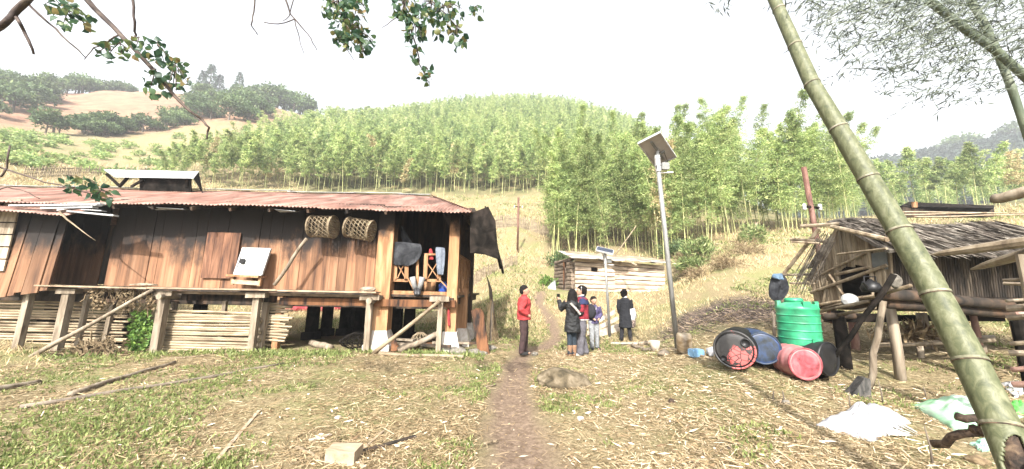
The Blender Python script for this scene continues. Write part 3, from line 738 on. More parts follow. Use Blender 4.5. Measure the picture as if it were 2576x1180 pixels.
# porch: railing frames
bm = bmn(); Yp = 9.0
def rb(a, b, wv=.055, Y=Yp): beam(bm, PY(*a, Y), PY(*b, Y), .04, wv, up=(0, 1, 0) if abs(a[0]-b[0]) < 4 else (0, 0, 1))
rb((962, 733), (1140, 738), .06); rb((962, 741), (1140, 746), .09, 8.98)
for (a0, a1) in ((992, 1026), (1068, 1108)):
    rb((a0, 705), (a1, 706), .07); rb((a0, 640), (a1, 640), .05)
    beam(bm, PY(a0+4, 642, Yp), PY(a0+1, 706, Yp), .1, .04, up=(0, 1, 0)); beam(bm, PY(a1-2, 642, Yp), PY(a1-4, 706, Yp), .1, .04, up=(0, 1, 0))
    rb((a0+8, 700), (a1-8, 660), .022, 8.97); rb((a0+8, 664), (a1-6, 700), .022, 8.96)
rb((964, 733), (996, 700), .03, 8.99); rb((1026, 700), (1044, 735), .03, 8.99); rb((1038, 735), (1070, 702), .03, 8.985); rb((1104, 702), (1138, 737), .03, 8.99)
beam(bm, PY(1050, 620, Yp), PY(1050, 735, Yp), .07, .05, up=(0, 1, 0))
obj('porch_railing', bm, m_fresh, HOUSE)
bm = bmn(); xs = X(1148, 735, 9.1)
for k in range(5):
    y = 9.25+k*.5; beam(bm, (xs+.02, y, FZ+.02), (xs+.02, y, FZ+1.0), .05, .05); beam(bm, (xs+.02, y, FZ+.05), (xs+.02, y+.5, FZ+.95), .03, .04); beam(bm, (xs+.05, y+.5, FZ+.05), (xs+.05, y, FZ+.95), .03, .04)
beam(bm, (xs+.02, 9.1, FZ+1.0), (xs+.02, 12, FZ+1.02), .06, .06); beam(bm, (xs+.02, 9.0, FZ-.02), (xs+.02, 12, FZ-.02), .08, .12)
obj('porch_railing', bm, m_fresh, HOUSE)
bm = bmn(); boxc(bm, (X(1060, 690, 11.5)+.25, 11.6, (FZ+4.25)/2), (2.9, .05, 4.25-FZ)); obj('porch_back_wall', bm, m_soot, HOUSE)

# ------------------------------------------------------------ things on and round the house
_w = 1
def woven(name, label, c, r, l, yaw, dz):
    """a cylinder of hexagonal open weave lying on its side, closed at one end"""
    t = thing(name, label, 'basket', c, 'open weave baskets under the eave'); ax = Vector((math.cos(yaw), math.sin(yaw), dz)).normalized()
    q = Vector((1, 0, 0)).rotation_difference(ax); c = Vector(c)
    def S(u, a): return c+q @ Vector((u, r*(1+.05*u/l)*math.cos(a), r*(1+.05*u/l)*math.sin(a)))
    bm = bmn(); nh = 9
    for sgn in (1, -1):
        for k in range(16):
            a0 = 2*math.pi*k/16; pts = [S(-l/2+l*i/10, a0+sgn*i/10*1.55) for i in range(11)]
            tube(bm, pts, .013, 4, squash=.5)
    for k in range(6):
        u = -l/2+l*(k+.5)/6; tube(bm, [S(u, 2*math.pi*i/24) for i in range(25)], .011, 4, cap=False)
    obj('weave', bm, m_bam, t)
    for u in (-l/2, l/2):
        bm = bmn(); tube(bm, [S(u, 2*math.pi*i/24) for i in range(25)], .024, 6, cap=False); obj('rim', bm, m_bam, t)
    bm = bmn()
    for k in range(-4, 5):
        h = math.sqrt(max(.001, r*r-(k*r/4.6)**2)); tube(bm, [c+q @ Vector((l/2, k*r/4.6, -h)), c+q @ Vector((l/2, k*r/4.6, h))], .016, 4); tube(bm, [c+q @ Vector((l/2+.01, -h, k*r/4.6)), c+q @ Vector((l/2+.01, h, k*r/4.6))], .016, 4)
    obj('base', bm, m_bam, t)
woven('hanging_basket', 'left woven open basket hung under the eave beside the leaning pole', PY(812, 570, 8.62), .27, .54, 0, -.02)
woven('hanging_basket', 'right woven open basket with sagging frayed end under the eave', PY(905, 576, 8.66), .255, .6, 0, -.16)
# white board on a shelf
t = thing('shelf', 'small wooden shelf on the ledge carrying the white board', 'shelf', PY(620, 712, 8.72))
bm = bmn(); beam(bm, PY(580, 693, 8.75), PY(660, 697, 8.75), .3, .05); obj('shelf_board', bm, m_fresh, t)
for a, b in (((586, 696), (584, 716)), ((655, 700), (652, 720))):
    bm = bmn(); beam(bm, PY(*a, 8.7), PY(*b, 8.7), .06, .06, up=(0, 1, 0)); obj('leg', bm, m_fresh, t)
bm = bmn(); beam(bm, PY(583, 708, 8.68), PY(652, 713, 8.68), .03, .1); obj('rail', bm, m_pale, t)
t = thing('metal_board', 'white metal board leaning on the wall above the small shelf', 'panel', PY(624, 690, 8.72))
P4 = [PY(612, 624, 8.9), PY(681, 626, 8.9), PY(659, 692, 8.72), PY(590, 690, 8.72)]
bm = bmn(); slab(bm, P4, (0, .05, .01)); obj('sheet', bm, M('worn white enamel', (.42, .43, .43), (.6, .61, .61), (.68, .68, .67), sc=(3, 3, 3), rough=.4), t)
bm = bmn()
for a, b in zip(P4, P4[1:]+P4[:1]): beam(bm, a+Vector((0, -.012, 0)), b+Vector((0, -.012, 0)), .03, .03)
obj('frame', bm, m_zinc, t)
bm = bmn(); boxc(bm, PY(610, 657, 8.77), (.1, .06, .12)); bmesh.ops.bevel(bm, geom=bm.edges[:], offset=.015, segments=2); obj('latch', bm, m_black, t)
def pole(name, label, cat, a, b, r0, r1=None, mat=None, group=None, n=5, wobv=.02, seg=8, nodes=0):
    a, b = Vector(a), Vector(b); r1 = r1 or r0; bm = bmn(); pts = []
    for i in range(n+1):
        p = a.lerp(b, i/n)
        if 0 < i < n: p += Vector((random.uniform(-1, 1), random.uniform(-1, 1), random.uniform(-1, 1)))*wobv
        pts.append(p)
    tube(bm, pts, [r0+(r1-r0)*i/n for i in range(n+1)], seg, jit=.06)
    if nodes:
        for k in range(1, nodes):
            p = a.lerp(b, k/nodes); d = (b-a).normalized(); tube(bm, [p-d*.012, p, p+d*.012], [r0*.95, r0*1.15, r0*.95], seg)
    o = obj(name, bm, mat or m_bam, smooth=True); return tag(o, label, cat, group)
pole('prop_pole', 'grey pole leaning from the ledge up to the left basket', 'pole', PY(690, 717, 8.6), PY(772, 600, 8.5), .045, .04, m_grey)
pole('brace_pole', 'long pale pole slanting from the ground to the porch corner post', 'pole', gnd(PY(938, 876, 8.4)), PY(1106, 757, 8.45), .05, .045, m_bam)
pole('fallen_pole', 'long grey pole slanting under the ledge through the dry vines', 'pole', gnd(PY(80, 893, 8.2)), PY(386, 728, 8.45), .055, .04, m_grey)
pole('edge_pole', 'pale straight pole lying along the ground before the porch', 'pole', gnd(PY(955, 870, 8.3), .04), gnd(PY(1166, 886, 8.1), .05), .042, .04, m_bam)
pole('thin_branch', 'bare pale forked twig hanging before the recessed wall', 'twig', PY(150, 533, 7.9), PY(240, 605, 7.9), .022, .006, m_bam, wobv=.04)
# cloths hung in the porch
def cloth(name, label, cat, pts, Y, mat, n=10, amp=.05, group=None, th=.02):
    """hanging cloth: outline strip given as left/right pairs from top to bottom"""
    bm = bmn(); rows = []
    for (l, r) in pts:
        a, b = PY(*l, Y), PY(*r, Y); row = []
        for i in range(n+1):
            p = a.lerp(b, i/n); k = i/n
            row.append(bm.verts.new(p+Vector((0, amp*math.sin(k*9+len(rows)*.6)+amp*.5*math.sin(k*21+len(rows)), 0))))
        rows.append(row)
    for i in range(len(rows)-1):
        for k in range(n): bm.faces.new((rows[i][k], rows[i][k+1], rows[i+1][k+1], rows[i+1][k]))
    o = obj(name, bm, mat, smooth=True); md = o.modifiers.new('thick', 'SOLIDIFY'); md.thickness = th
    sb = o.modifiers.new('soft', 'SUBSURF'); sb.levels = 1; sb.render_levels = 1
    return tag(o, label, cat, group)
m_cl1 = M('grey cloth', (.012, .013, .016), (.03, .032, .038), (.06, .063, .07), sc=(5, 5, 5), rough=.95)
m_jean = M('washed denim', (.12, .14, .18), (.22, .25, .30), sc=(9, 9, 9), rough=.95)
m_redc = M('red cloth', (.3, .03, .035), (.45, .06, .06), sc=(9, 9, 9), rough=.95)
cloth('hanging_blanket', 'dark grey blanket slung over the porch rail', 'blanket', [((972, 605), (1060, 612)), ((968, 630), (1064, 640)), ((978, 655), (1050, 662)), ((992, 668), (1030, 670))], 8.93, m_cl1)
cloth('hanging_coat', 'dark pointed coat hung high in the porch', 'coat', [((1008, 568), (1014, 570)), ((1004, 590), (1028, 598)), ((1012, 612), (1046, 618)), ((1020, 630), (1044, 632))], 9.25, m_cl1)
cloth('hanging_trousers', 'washed out jeans hanging beside the right porch post', 'trousers', [((1094, 620), (1120, 622)), ((1096, 650), (1120, 652)), ((1098, 672), (1118, 674)), ((1100, 692), (1116, 694))], 8.92, m_jean, n=6, amp=.03)
cloth('red_cloth', 'small red cloth hung between the blanket and jeans', 'cloth', [((1080, 625), (1086, 625)), ((1078, 640), (1090, 641)), ((1078, 654), (1092, 655))], 9.06, m_redc, n=4, amp=.02)
cloth('red_rag', 'narrow red rag hanging below the porch on the corner post', 'rag', [((1126, 775), (1131, 775)), ((1125, 800), (1131, 800)), ((1127, 822), (1133, 822))], 8.82, m_redc, n=3, amp=.01)
m_boot = M('rubber boot', (.02, .02, .022), (.06, .06, .065), sc=(8, 8, 8), rough=.4)
for vx0, lb in ((1037, 'left rubber boot of the pair stuck on the porch rail'), (1062, 'right rubber boot of the pair stuck on the porch rail')):
    s = 1 if vx0 < 1050 else -1
    t = thing('rubber_boot', lb, 'boot', PY(vx0+8*s, 735, 8.88), 'rubber boots on the rail'); bm = bmn()
    tube(bm, [PY(vx0, 697, 8.86), PY(vx0+4*s, 715, 8.86), PY(vx0+8*s, 728, 8.86)], [.075, .065, .06], 12); obj('shaft', bm, M('boot grey', (.2, .2, .2), (.32, .32, .31), sc=(6, 6, 6), rough=.5), t, True)
    bm = bmn(); tube(bm, [PY(vx0+8*s, 726, 8.86), PY(vx0+10*s, 737, 8.82), PY(vx0+9*s, 741, 8.7)], [.06, .065, .04], 12); obj('foot', bm, m_boot, t, True)
bm = bmn(); p = PY(1114, 735, 9.3); lathe(bm, [(.001, 0), (.11, 0), (.12, .03), (.12, .2), (.06, .25), (.05, .28), (.001, .28)], p, (0, 0, 1), 20); tag(obj('water_jug', bm, M('blue plastic', (.02, .06, .3), (.04, .1, .42), rough=.3), None, True, p), 'blue plastic jug standing on the porch floor', 'jug')
bm = bmn(); p = PY(1080, 735, 9.4); lathe(bm, [(.001, 0), (.15, 0), (.17, .3), (.15, .3), (.13, .05), (.001, .05)], p, (0, 0, 1), 20); tag(obj('wooden_tub', bm, m_fresh, None, True, p), 'brown wooden tub on the porch floor left of the blue jug', 'tub')
bm = bmn(); p = PY(925, 728, 8.62); blob(bm, p, (.2, .12, .07), 3, .3, 2, 3); tag(obj('folded_sack', bm, m_grey, None, True, p), 'crumpled grey sack lying on the ledge by the broad post', 'sack')
bm = bmn(); p = PY(365, 716, 8.6); blob(bm, p, (.3, .1, .035), 3, .4, 2, 5); tag(obj('flat_bundle', bm, m_grey, None, True, p), 'flat pale bundle lying on the ledge above the fallen pole', 'bundle')
# leaning plank with rounded top
bm = bmn(); a = [PY(1185, 782, 9.0), PY(1196, 776, 9.0), PY(1208, 778, 9.0), PY(1215, 788, 9.0)]; q0, q1 = PY(1203, 877, 8.75), PY(1231, 880, 8.75); q0.z = hz(q0.x, q0.y)-.02; q1.z = hz(q1.x, q1.y)-.02
slab(bm, a+[q1, q0], (.01, .05, .01)); tag(obj('leaning_plank', bm, m_plank), 'broad brown plank with rounded top leaning at the porch corner', 'plank')
# bundle of dry stalks
t = thing('stalk_bundle', 'upright bundle of dry grey stalks standing right of the house', 'stalks', gnd(PY(1237, 830, 11)))
bm = bmn(); b0 = gnd(PY(1237, 832, 11))
for k in range(46):
    a = random.random()*6.28; r = random.random()**.5*.26; hgt = random.uniform(.6, 1.5)
    p0 = b0+Vector((math.cos(a)*r, math.sin(a)*r, -.05)); p1 = b0+Vector((math.cos(a)*r*.35-.04, math.sin(a)*r*.35, hgt*.75)); p2 = b0+Vector((math.cos(a)*r*random.uniform(-.6, .9)-.06, math.sin(a)*r*.5, hgt))
    tube(bm, [p0, p1, p2], [.014, .012, .006], 4)
obj('stalks', bm, m_vine, t)
bm = bmn(); tube(bm, [b0, b0+Vector((-.02, 0, 1.0)), b0+Vector((-.08, 0, 1.55)), b0+Vector((-.2, 0, 1.95))], [.06, .07, .05, .01], 7); obj('stem', bm, m_bark, t)
# wood and odd pieces under the porch
random.seed(21)
for i in range(16):
    vx = random.uniform(1000, 1160); Y = random.uniform(8.7, 9.6); p = PY(vx, 870, Y); a = random.uniform(-.25, .25); l = random.uniform(.25, .45)
    layer = i % 5; z = hz(p.x, Y)+.03+.055*layer
    bm = bmn(); beam(bm, (p.x-l*math.cos(a), Y-l*math.sin(a), z), (p.x+l*math.cos(a), Y+l*math.sin(a), z+random.uniform(-.01, .02)), random.uniform(.12, .2), .045)
    tag(obj('firewood_plank', bm, random.choice((m_plank, m_soot, m_grey))), 'short split plank in the untidy firewood heap under the porch', 'plank', 'firewood heap under the porch')
pole('grey_log', 'smooth pale grey log propped on the firewood under the porch', 'log', gnd(PY(1002, 874, 8.75), .05), PY(1108, 836, 9.1), .085, .075, m_grey)
pole('short_log', 'short pale log lying under the house behind the grass', 'log', gnd(PY(785, 846, 9.6), .1), gnd(PY(835, 862, 9.0), .06), .08, .08, m_grey)
bm = bmn(); slab(bm, [gnd(PY(960, 872, 8.8), .02), gnd(PY(1000, 876, 8.8), .02), PY(990, 846, 9.0), PY(972, 852, 9.0)], (.02, .05, .03)); tag(obj('leaning_board', bm, m_plank), 'short brown board tilted on the grass under the porch', 'board')
for (vx, vy, s, lb) in ((1195, 872, .16, 'pale rounded stone at the porch corner'), (1150, 872, .2, 'flat brown stone beside the corner footing'), (1216, 880, .1, 'small stone at the foot of the leaning plank')):
    p = gnd(PY(vx, vy, 8.7)); bm = bmn(); blob(bm, p+Vector((0, 0, s*.3)), (s, s*.8, s*.55), 3, .35, 1.6, vx); tag(obj('stone', bm, m_rock, None, True, p), lb, 'stone')
def cage(name, label, c, r, h, mat, n=14):
    bm = bmn(); c = Vector(c)
    for k in range(n):
        a = 2*math.pi*k/n
        for sg in (1, -1):
            tube(bm, [c+Vector((r*math.cos(a+sg*u*1.2)*math.sin(math.pi*(.12+.8*u)), r*math.sin(a+sg*u*1.2)*math.sin(math.pi*(.12+.8*u)), h*u)) for u in (0, .25, .5, .75, 1)], .009, 4)
    for u in (0.02, .5, .95): tube(bm, [c+Vector((r*math.cos(2*math.pi*i/20)*math.sin(math.pi*(.12+.8*u)), r*math.sin(2*math.pi*i/20)*math.sin(math.pi*(.12+.8*u)), h*u)) for i in range(21)], .012, 4, cap=False)
    return tag(obj(name, bm, mat), label, 'basket')
cage('cage_basket', 'round open wicker basket under the porch behind the brace', gnd(PY(1057, 845, 9.6)), .26, .42, m_bam)
cage('cage_basket', 'wide dark wire basket under the house left of the broad post', gnd(PY(905, 862, 9.3)), .5, .42, m_dark, 16)
# red and white tarpaulin behind the house
m_red = M('red tarpaulin', (.42, .05, .07), (.6, .1, .12), (.62, .3, .3), sc=(1, 1, 1), rough=.6)
bm = bmn(); rows = []
for j in range(5):
    row = []
    for i in range(41):
        a = PY(715+i*5.5, 800, 22); row.append(bm.verts.new((a.x, 22+.12*math.sin(i*.9)+.05*math.sin(i*2.1), hz(a.x, 22)+.02+1.25*j/4*(1-.25*i/40))))
    rows.append(row)
for j in range(4):
    for i in range(40): bm.faces.new((rows[j][i], rows[j][i+1], rows[j+1][i+1], rows[j+1][i]))
o = obj('red_tarpaulin', bm, m_red, smooth=True); md = o.modifiers.new('thick', 'SOLIDIFY'); md.thickness = .02
tag(o, 'bright red tarpaulin hung behind the stilt house, seen under its floor', 'tarpaulin')
bm = bmn(); p = gnd(PY(930, 800, 21)); lathe(bm, [(.001, 0), (.25, 0), (.3, .75), (.27, .75), (.001, .7)], p, (0, 0, 1), 20); tag(obj('white_bucket', bm, m_zinc, None, True, p), 'white bucket standing in the grass behind the house', 'bucket')
# climbing plant, dry vines, root heap
def leafmass(name, label, cat, centers, radii, N, Lf, Wf, mat, seed, kind=None, loc=None, stem=True, up=.3):
    rg = np.random.RandomState(seed); Cs = np.array([list(c) for c in centers]); k = rg.randint(len(Cs), size=N)
    P = Cs[k]+unit(rg.normal(size=(N, 3)))*(rg.rand(N, 1)**.5)*np.array(radii)[k][:, None]
    D = rg.normal(size=(N, 3)); D[:, 2] += up
    gzz = H(P[:, 0], P[:, 1]); P[:, 2] = np.maximum(P[:, 2], gzz+.01)
    lv, lf = leaves(P, D, Lf*rg.uniform(.6, 1.3, N), Wf*rg.uniform(.7, 1.3, N), rg)
    loc = gnd(Vector(centers[0])) if loc is None else loc
    t = thing(name, label, cat, loc)
    npmesh('leaves', lv, lf, mat, rg.rand(N), t, loc)
    if stem:
        bm = bmn()
        for c in centers[::max(1, len(centers)//8)]:
            c = Vector(c); tube(bm, [Vector(loc)+Vector(((c.x-loc[0])*.6, (c.y-loc[1])*.6, 0)), c], [.012, .006], 4)
        obj('stem', bm, m_vine, t)
    return t
random.seed(31)
leafmass('climbing_plant', 'bright green leafy plant climbing the dark gap under the ledge', 'plant', [PY(365+random.uniform(-28, 22), 885-6.5*i, 8.7) for i in range(15)], [.17]*15, 900, .1, .06, m_leafg, 5)
t = thing('dry_vine', 'tangle of withered brown vines hanging from the ledge', 'vine', gnd(PY(270, 890, 8.5)))
bm = bmn()
for i in range(44):
    vx = random.choice((random.uniform(228, 262), random.uniform(240, 335), random.uniform(310, 385))); p = PY(vx, 722, 8.5+random.random()*.2); l = random.uniform(.15, .75); pts = [p]
    for k in range(6): pts.append(pts[-1]+Vector((random.uniform(-.06, .06), random.uniform(-.04, .04), -l/6)))
    tube(bm, pts, .01, 4)
obj('stem', bm, m_vine, t)
rg = np.random.RandomState(3); Pn = []
for i in range(420):
    vx = random.choice((random.uniform(228, 262), random.uniform(300, 335), random.uniform(370, 390))); p = PY(vx, random.uniform(724, 775), 8.5+random.random()*.15); Pn.append(p[:])
lv, lf = leaves(np.array(Pn), rg.normal(size=(420, 3))-np.array([0, 0, .8]), .09, .05, rg); npmesh('leaves', lv, lf, m_vine, rg.rand(420), t, t.location)
bm = bmn()
for i in range(90):
    p = gnd(PY(random.gauss(235, 38), 880, 8.35+random.random()*.3), .02); pts = [p]; up = max(.05, .4-abs(p.x-PY(240, 880, 8.4).x)*.35)
    for k in range(4): pts.append(pts[-1]+Vector((random.uniform(-.2, .2), random.uniform(-.08, .08), random.uniform(0, up)*(.8 if k < 2 else -.3))))
    tube(bm, pts, [.018, .016, .014, .01, .006], 4)
p0 = gnd(PY(235, 890, 8.4)); tag(obj('root_heap', bm, m_vine, None, False, p0), 'heap of dry tangled roots on the ground below the ledge', 'roots')
# ------------------------------------------------------------ log cabin
CA, CB, CC_ = PD(1446, 733, 18.6), PD(1674, 737, 19.0), PD(1397, 733, 21.2)
for q in (CA, CB, CC_): q.z = 1.62
CABIN = thing('log_cabin', 'small windowed cabin of squared pale logs below the bamboo stand', 'cabin', ((CA.x+CB.x)/2, CA.y, 1.6))
zA, zB, zC = PD(1446, 646, 18.6).z, PD(1672, 667, 19.0).z, PD(1397, 655, 21.2).z
m_log = M('debarked log', (.30, .22, .16), (.6, .48, .36), (.8, .68, .54), sc=(1.1, 1.1, 5), rnd=.22)
def logs(a, b, z0, za, zb, n, r, gaps=(), y0=0):
    bm = bmn(); a = Vector(a); b = Vector(b); L_ = (b-a).length
    for k in range(n):
        f = (k+.5)/n; p = Vector((a.x, a.y, z0+(za-z0)*f)); q = Vector((b.x, b.y, z0+(zb-z0)*f))
        segs = [(0, 1)]
        for (g0, g1, k0, k1) in gaps:
            if k0 <= k <= k1: segs = [(0, g0), (g1, 1)]
        for (s0, s1) in segs:
            pa, pb = p.lerp(q, s0), p.lerp(q, s1); d = (pb-pa).normalized(); sd = d.cross(Vector((0, 0, 1))).normalized()
            hh = (za-z0+(zb-za)*((s0+s1)/2))/n*.5*random.uniform(.94, 1.0); hb = hh*(1-.0)
            nr = 12; rings = []
            for (pp, hv) in ((pa, hh*random.uniform(.95, 1.03)), (pb, hb*random.uniform(.9, 1.03))):
                rg = []
                for i in range(nr):
                    an = 2*math.pi*i/nr; c_, s_ = math.cos(an), math.sin(an)
                    rg.append(bm.verts.new(pp+sd*r*math.copysign(abs(c_)**.6, c_)+Vector((0, 0, 1))*hv*math.copysign(abs(s_)**.55, s_)))
                rings.append(rg)
            for i in range(nr): bm.faces.new((rings[0][i], rings[0][(i+1) % nr], rings[1][(i+1) % nr], rings[1][i]))
            bm.faces.new(rings[0][::-1]); bm.faces.new(rings[1])
    return bm
random.seed(41)
mid = CA.lerp(CB, .43); zm = zA+(zB-zA)*.43; off = Vector((0, .12, 0))
setrnd(obj('front_wall', logs(CA, mid, 1.5, zA, zm, 8, .11, [(.4, .57, 5, 5)]), m_log, CABIN))
setrnd(obj('front_wall', logs(mid+off, CB+off, 1.5, zm, zB, 7, .11), m_log, CABIN))
m_logd = M('shaded grey brown log', (.12, .085, .06), (.22, .165, .12), (.31, .25, .19), sc=(7, 7, 7), rnd=.22)  # shade of the side wall put into a darker log colour
setrnd(obj('side_wall', logs(CC_, CA+Vector((-.1, .12, 0)), 1.5, zC-.05, zA+.02, 9, .11, [(.55, .75, 1, 7)]), m_logd, CABIN))
d_ = (CA-CC_); s0, s1 = CC_+d_*.55, CC_+d_*.75
bm = bmn(); slab(bm, [s0+Vector((.12, .1, .1)), s1+Vector((.12, .1, .1)), s1+Vector((.12, .1, 1.75)), s0+Vector((.12, .1, 1.75))], (.02, .04, 0)); dr = obj('door', bm, m_dark, CABIN)
bm = bmn(); beam(bm, s0+Vector((-.1, -.05, .05)), s0+Vector((-.1, -.05, 1.75)), .09, .09, up=(0, 1, 0)); obj('door_post', bm, m_plank, CABIN)
w0 = CA.lerp(CB, .43*.4); w1 = CA.lerp(CB, .43*.57); zw = 1.5+(zA-1.5)*5.05/8
bm = bmn(); slab(bm, [Vector((w0.x, w0.y+.03, zw)), Vector((w1.x, w1.y+.03, zw)), Vector((w1.x, w1.y+.03, zw+.3)), Vector((w0.x, w0.y+.03, zw+.3))], (0, .04, 0)); obj('window', bm, m_dark, CABIN)
back = Vector((CC_.x-CA.x, CC_.y-CA.y, 0)); CD_ = CB+back
bm = bmn(); slab(bm, [Vector((CC_.x, CC_.y, 1.5)), Vector((CD_.x, CD_.y, 1.5)), Vector((CD_.x, CD_.y, zB+.3)), Vector((CC_.x, CC_.y, zC))], (0, .1, 0)); obj('back_wall', bm, m_logd, CABIN)
bm = bmn(); slab(bm, [CB+Vector((-.1, .1, -.1)), CD_, Vector((CD_.x, CD_.y, zB+.2)), Vector((CB.x-.1, CB.y+.1, zB))], (.08, 0, 0)); obj('side_wall', bm, m_logd, CABIN)
# roof of loose sheets
m_pz = M('weathered zinc sheet', (.25, .19, .15), (.42, .38, .34), (.55, .53, .5), sc=(1.2, 1.2, 1.2), rough=.6)
ra, rb2 = PD(1418, 634, 19.3), PD(1682, 655, 19.6); n_ = 7; random.seed(4)
fa_, fb_ = PD(1440, 649, 18.25), PD(1678, 661, 18.75)
for k in range(n_):
    t0, t1 = k/n_-.01, (k+1)/n_+.02; bm = bmn(); dz = (k % 2)*.03; dq = random.uniform(-.18, .12)
    a0, a1 = fa_.lerp(fb_, t0)+Vector((0, dq, 0)), fa_.lerp(fb_, t1)+Vector((0, dq+random.uniform(-.12, .12), random.uniform(-.04, .04))); b0, b1 = ra.lerp(rb2, t0), ra.lerp(rb2, t1)
    a0.z -= random.uniform(0, .1)
    slab(bm, [a0, a1, b1+Vector((0, 2.2, .3)), b0+Vector((0, 2.2, .3))], (0, 0, .015)); bmesh.ops.translate(bm, verts=bm.verts, vec=(0, 0, dz)); obj('roof_sheet', bm, m_pz, CABIN)
bm = bmn(); beam(bm, PD(1428, 652, 18.6), PD(1398, 664, 21.0), .06, .06); obj('rafter', bm, m_soot, CABIN)
bm = bmn(); beam(bm, PD(1422, 634, 18.9), PD(1688, 656, 19.0), .07, .07); obj('eave_pole', bm, m_bam, CABIN)
bm = bmn(); beam(bm, PD(1572, 652, 17.9), PD(1601, 667, 17.3), .08, .05); obj('loose_batten', bm, m_pale, CABIN)
bm = bmn(); c0, c1, c2, c3 = gnd(PD(1373, 730, 19.5)), gnd(PD(1398, 736, 19.2)), PD(1396, 703, 20.2), PD(1392, 707, 20.4)
nn = 24; r1 = [bm.verts.new(c0.lerp(c1, i/nn)+Vector((0, 0, .02*math.sin(i*1.57)))) for i in range(nn+1)]; r2 = [bm.verts.new(c3.lerp(c2, i/nn)+Vector((.0, 0, .02*math.sin(i*1.57)))) for i in range(nn+1)]
for i in range(nn): bm.faces.new((r1[i], r1[i+1], r2[i+1], r2[i]))
o = obj('corrugated_sheet', bm, m_zinc); md = o.modifiers.new('t', 'SOLIDIFY'); md.thickness = .008; tag(o, 'grey corrugated sheet leaning on the left corner of the log cabin', 'roof sheet')
# pale sawn boards leaning on the slope behind the boy
m_wb = M('white sawn board', (.36, .29, .22), (.5, .43, .35), (.6, .54, .46), sc=(2, 2, 2), bump=.1)
for k in range(4):
    a = PD(1464+k*12.5, 834+k*10.5, 11.9-.13*k); b = PD(1548+k*6, 789+k*17, 12.7-.18*k); up = Vector((.0, .35, .94))*.155
    a.z = max(a.z, hz(a.x, a.y)+.02); b.z = max(b.z, hz(b.x, b.y)+.05)
    bm = bmn(); slab(bm, [a, b, b+up, a+up], (0, .035, -.012)); tag(obj('sawn_board', bm, m_wb), ('topmost', 'second', 'third', 'lowest')[k]+' pale sawn board in the slanting fan of boards behind the boy', 'board', 'fan of sawn boards')

# ------------------------------------------------------------ solar street lamps
m_pole = M('galvanised pole', (.20, .20, .19), (.29, .29, .28), (.36, .36, .35), sc=(5, 5, 1), rough=.5, metal=.3, bump=.05)
m_cell = M('solar cell', (.015, .02, .05), (.03, .04, .09), rough=.2)
m_pback = M('panel back sheet', (.52, .47, .46), (.6, .55, .54), rough=.5, bump=0)
m_alu = M('aluminium', (.62, .62, .63), (.75, .75, .75), rough=.35, metal=.4, bump=0)
def lamp(name, label, base, top, rp, pc, pw, ph, nrm, updir, box):
    t = thing(name, label, 'street lamp', base, None); base, top = Vector(base), Vector(top); ax = (top-base).normalized()
    bm = bmn(); tube(bm, [base-ax*.3, base.lerp(top, .5), top], [rp*1.05, rp, rp*.95], 16); obj('pole', bm, m_pole, t, True)
    bm = bmn(); tube(bm, [top-ax*rp*7, top+ax*rp*.2], [rp*1.25]*2, 16)
    for h in (1.2, 4.2): tube(bm, [top-ax*rp*h-ax*.01, top-ax*rp*h+ax*.012], [rp*1.42]*2, 16)
    obj('sleeve', bm, m_alu, t, False)
    nrm = Vector(nrm).normalized(); u = (Vector(updir)-Vector(updir).dot(nrm)*nrm).normalized(); s = u.cross(nrm).normalized(); pc = Vector(pc)
    def quad(k, w_, h_, n0, n1):
        bm = bmn(); slab(bm, [pc+s*w_/2*i+u*h_/2*j+nrm*n0 for i, j in ((-1, -1), (1, -1), (1, 1), (-1, 1))], nrm*(n1-n0)); return bm
    pan = obj('solar_panel', quad(0, pw*.96, ph*.96, .004, .02), m_cell, t)
    obj('back_sheet', quad(0, pw*.96, ph*.96, -.004, .003), m_pback, pan)
    bm = bmn()
    for i, j, w_, h_ in ((0, 1, pw, .02), (0, -1, pw, .02), (1, 0, .02, ph), (-1, 0, .02, ph)):
        c = pc+s*i*(pw/2)+u*j*(ph/2); slab(bm, [c+s*w_/2*a+u*h_/2*b+nrm*-.03 for a, b in ((-1, -1), (1, -1), (1, 1), (-1, 1))], nrm*.055)
    obj('frame', bm, m_alu, pan)
    bm = bmn(); beam(bm, pc-u*ph*.38-nrm*.03, pc+u*ph*.38-nrm*.03, .05, .03, up=nrm); beam(bm, top, pc-nrm*.03, .06, .05); beam(bm, pc-s*.2*pw/.8-nrm*.04-u*.1, pc+s*.1-nrm*.04-u*.1, .05, .04, up=nrm)
    obj('bracket', bm, m_pole, t)
    bx = top-ax*rp*6
    bm = bmn(); c = bx+Vector((rp*2.6, -.01, rp*1.2)); boxc(bm, c, (rp*3.2, rp*3.4, rp*3.0), 0, .12); bmesh.ops.bevel(bm, geom=bm.edges[:], offset=rp*.12, segments=2); obj('battery_box', bm, m_pole, t)
    bm = bmn(); tube(bm, [bx-ax*rp*1.5, bx-ax*rp*1.6+Vector((rp*3.4, -.03, -.01))], [rp*.25]*2, 8); a0 = bx-ax*rp*1.6+Vector((rp*3.2, -.03, -.01)); beam(bm, a0, a0+Vector((rp*2.6, -.03, .0)), rp*1.4, rp*.45); obj('lamp_head', bm, m_alu, t)
    bm = bmn(); tube(bm, [pc-nrm*.04-u*ph*.1-s*.1, pc-nrm*.06-u*ph*.5-s*pw*.1, bx+Vector((-rp*1.3, -rp, rp*2)), bx+Vector((-rp*1.2, -rp, 0))], .008, 5); obj('cable', bm, m_black, t)
    return t
b_ = gnd(PD(1705, 907, 7.7)); t_ = PD(1652, 392, 7.75)
TL, TR, BR = PD(1602, 357, 7.6), PD(1662, 340, 7.41), PD(1703, 402, 7.96)
u_, s_ = TR-BR, TR-TL
n_p = s_.cross(u_).normalized()
if n_p.z < 0: n_p = -n_p
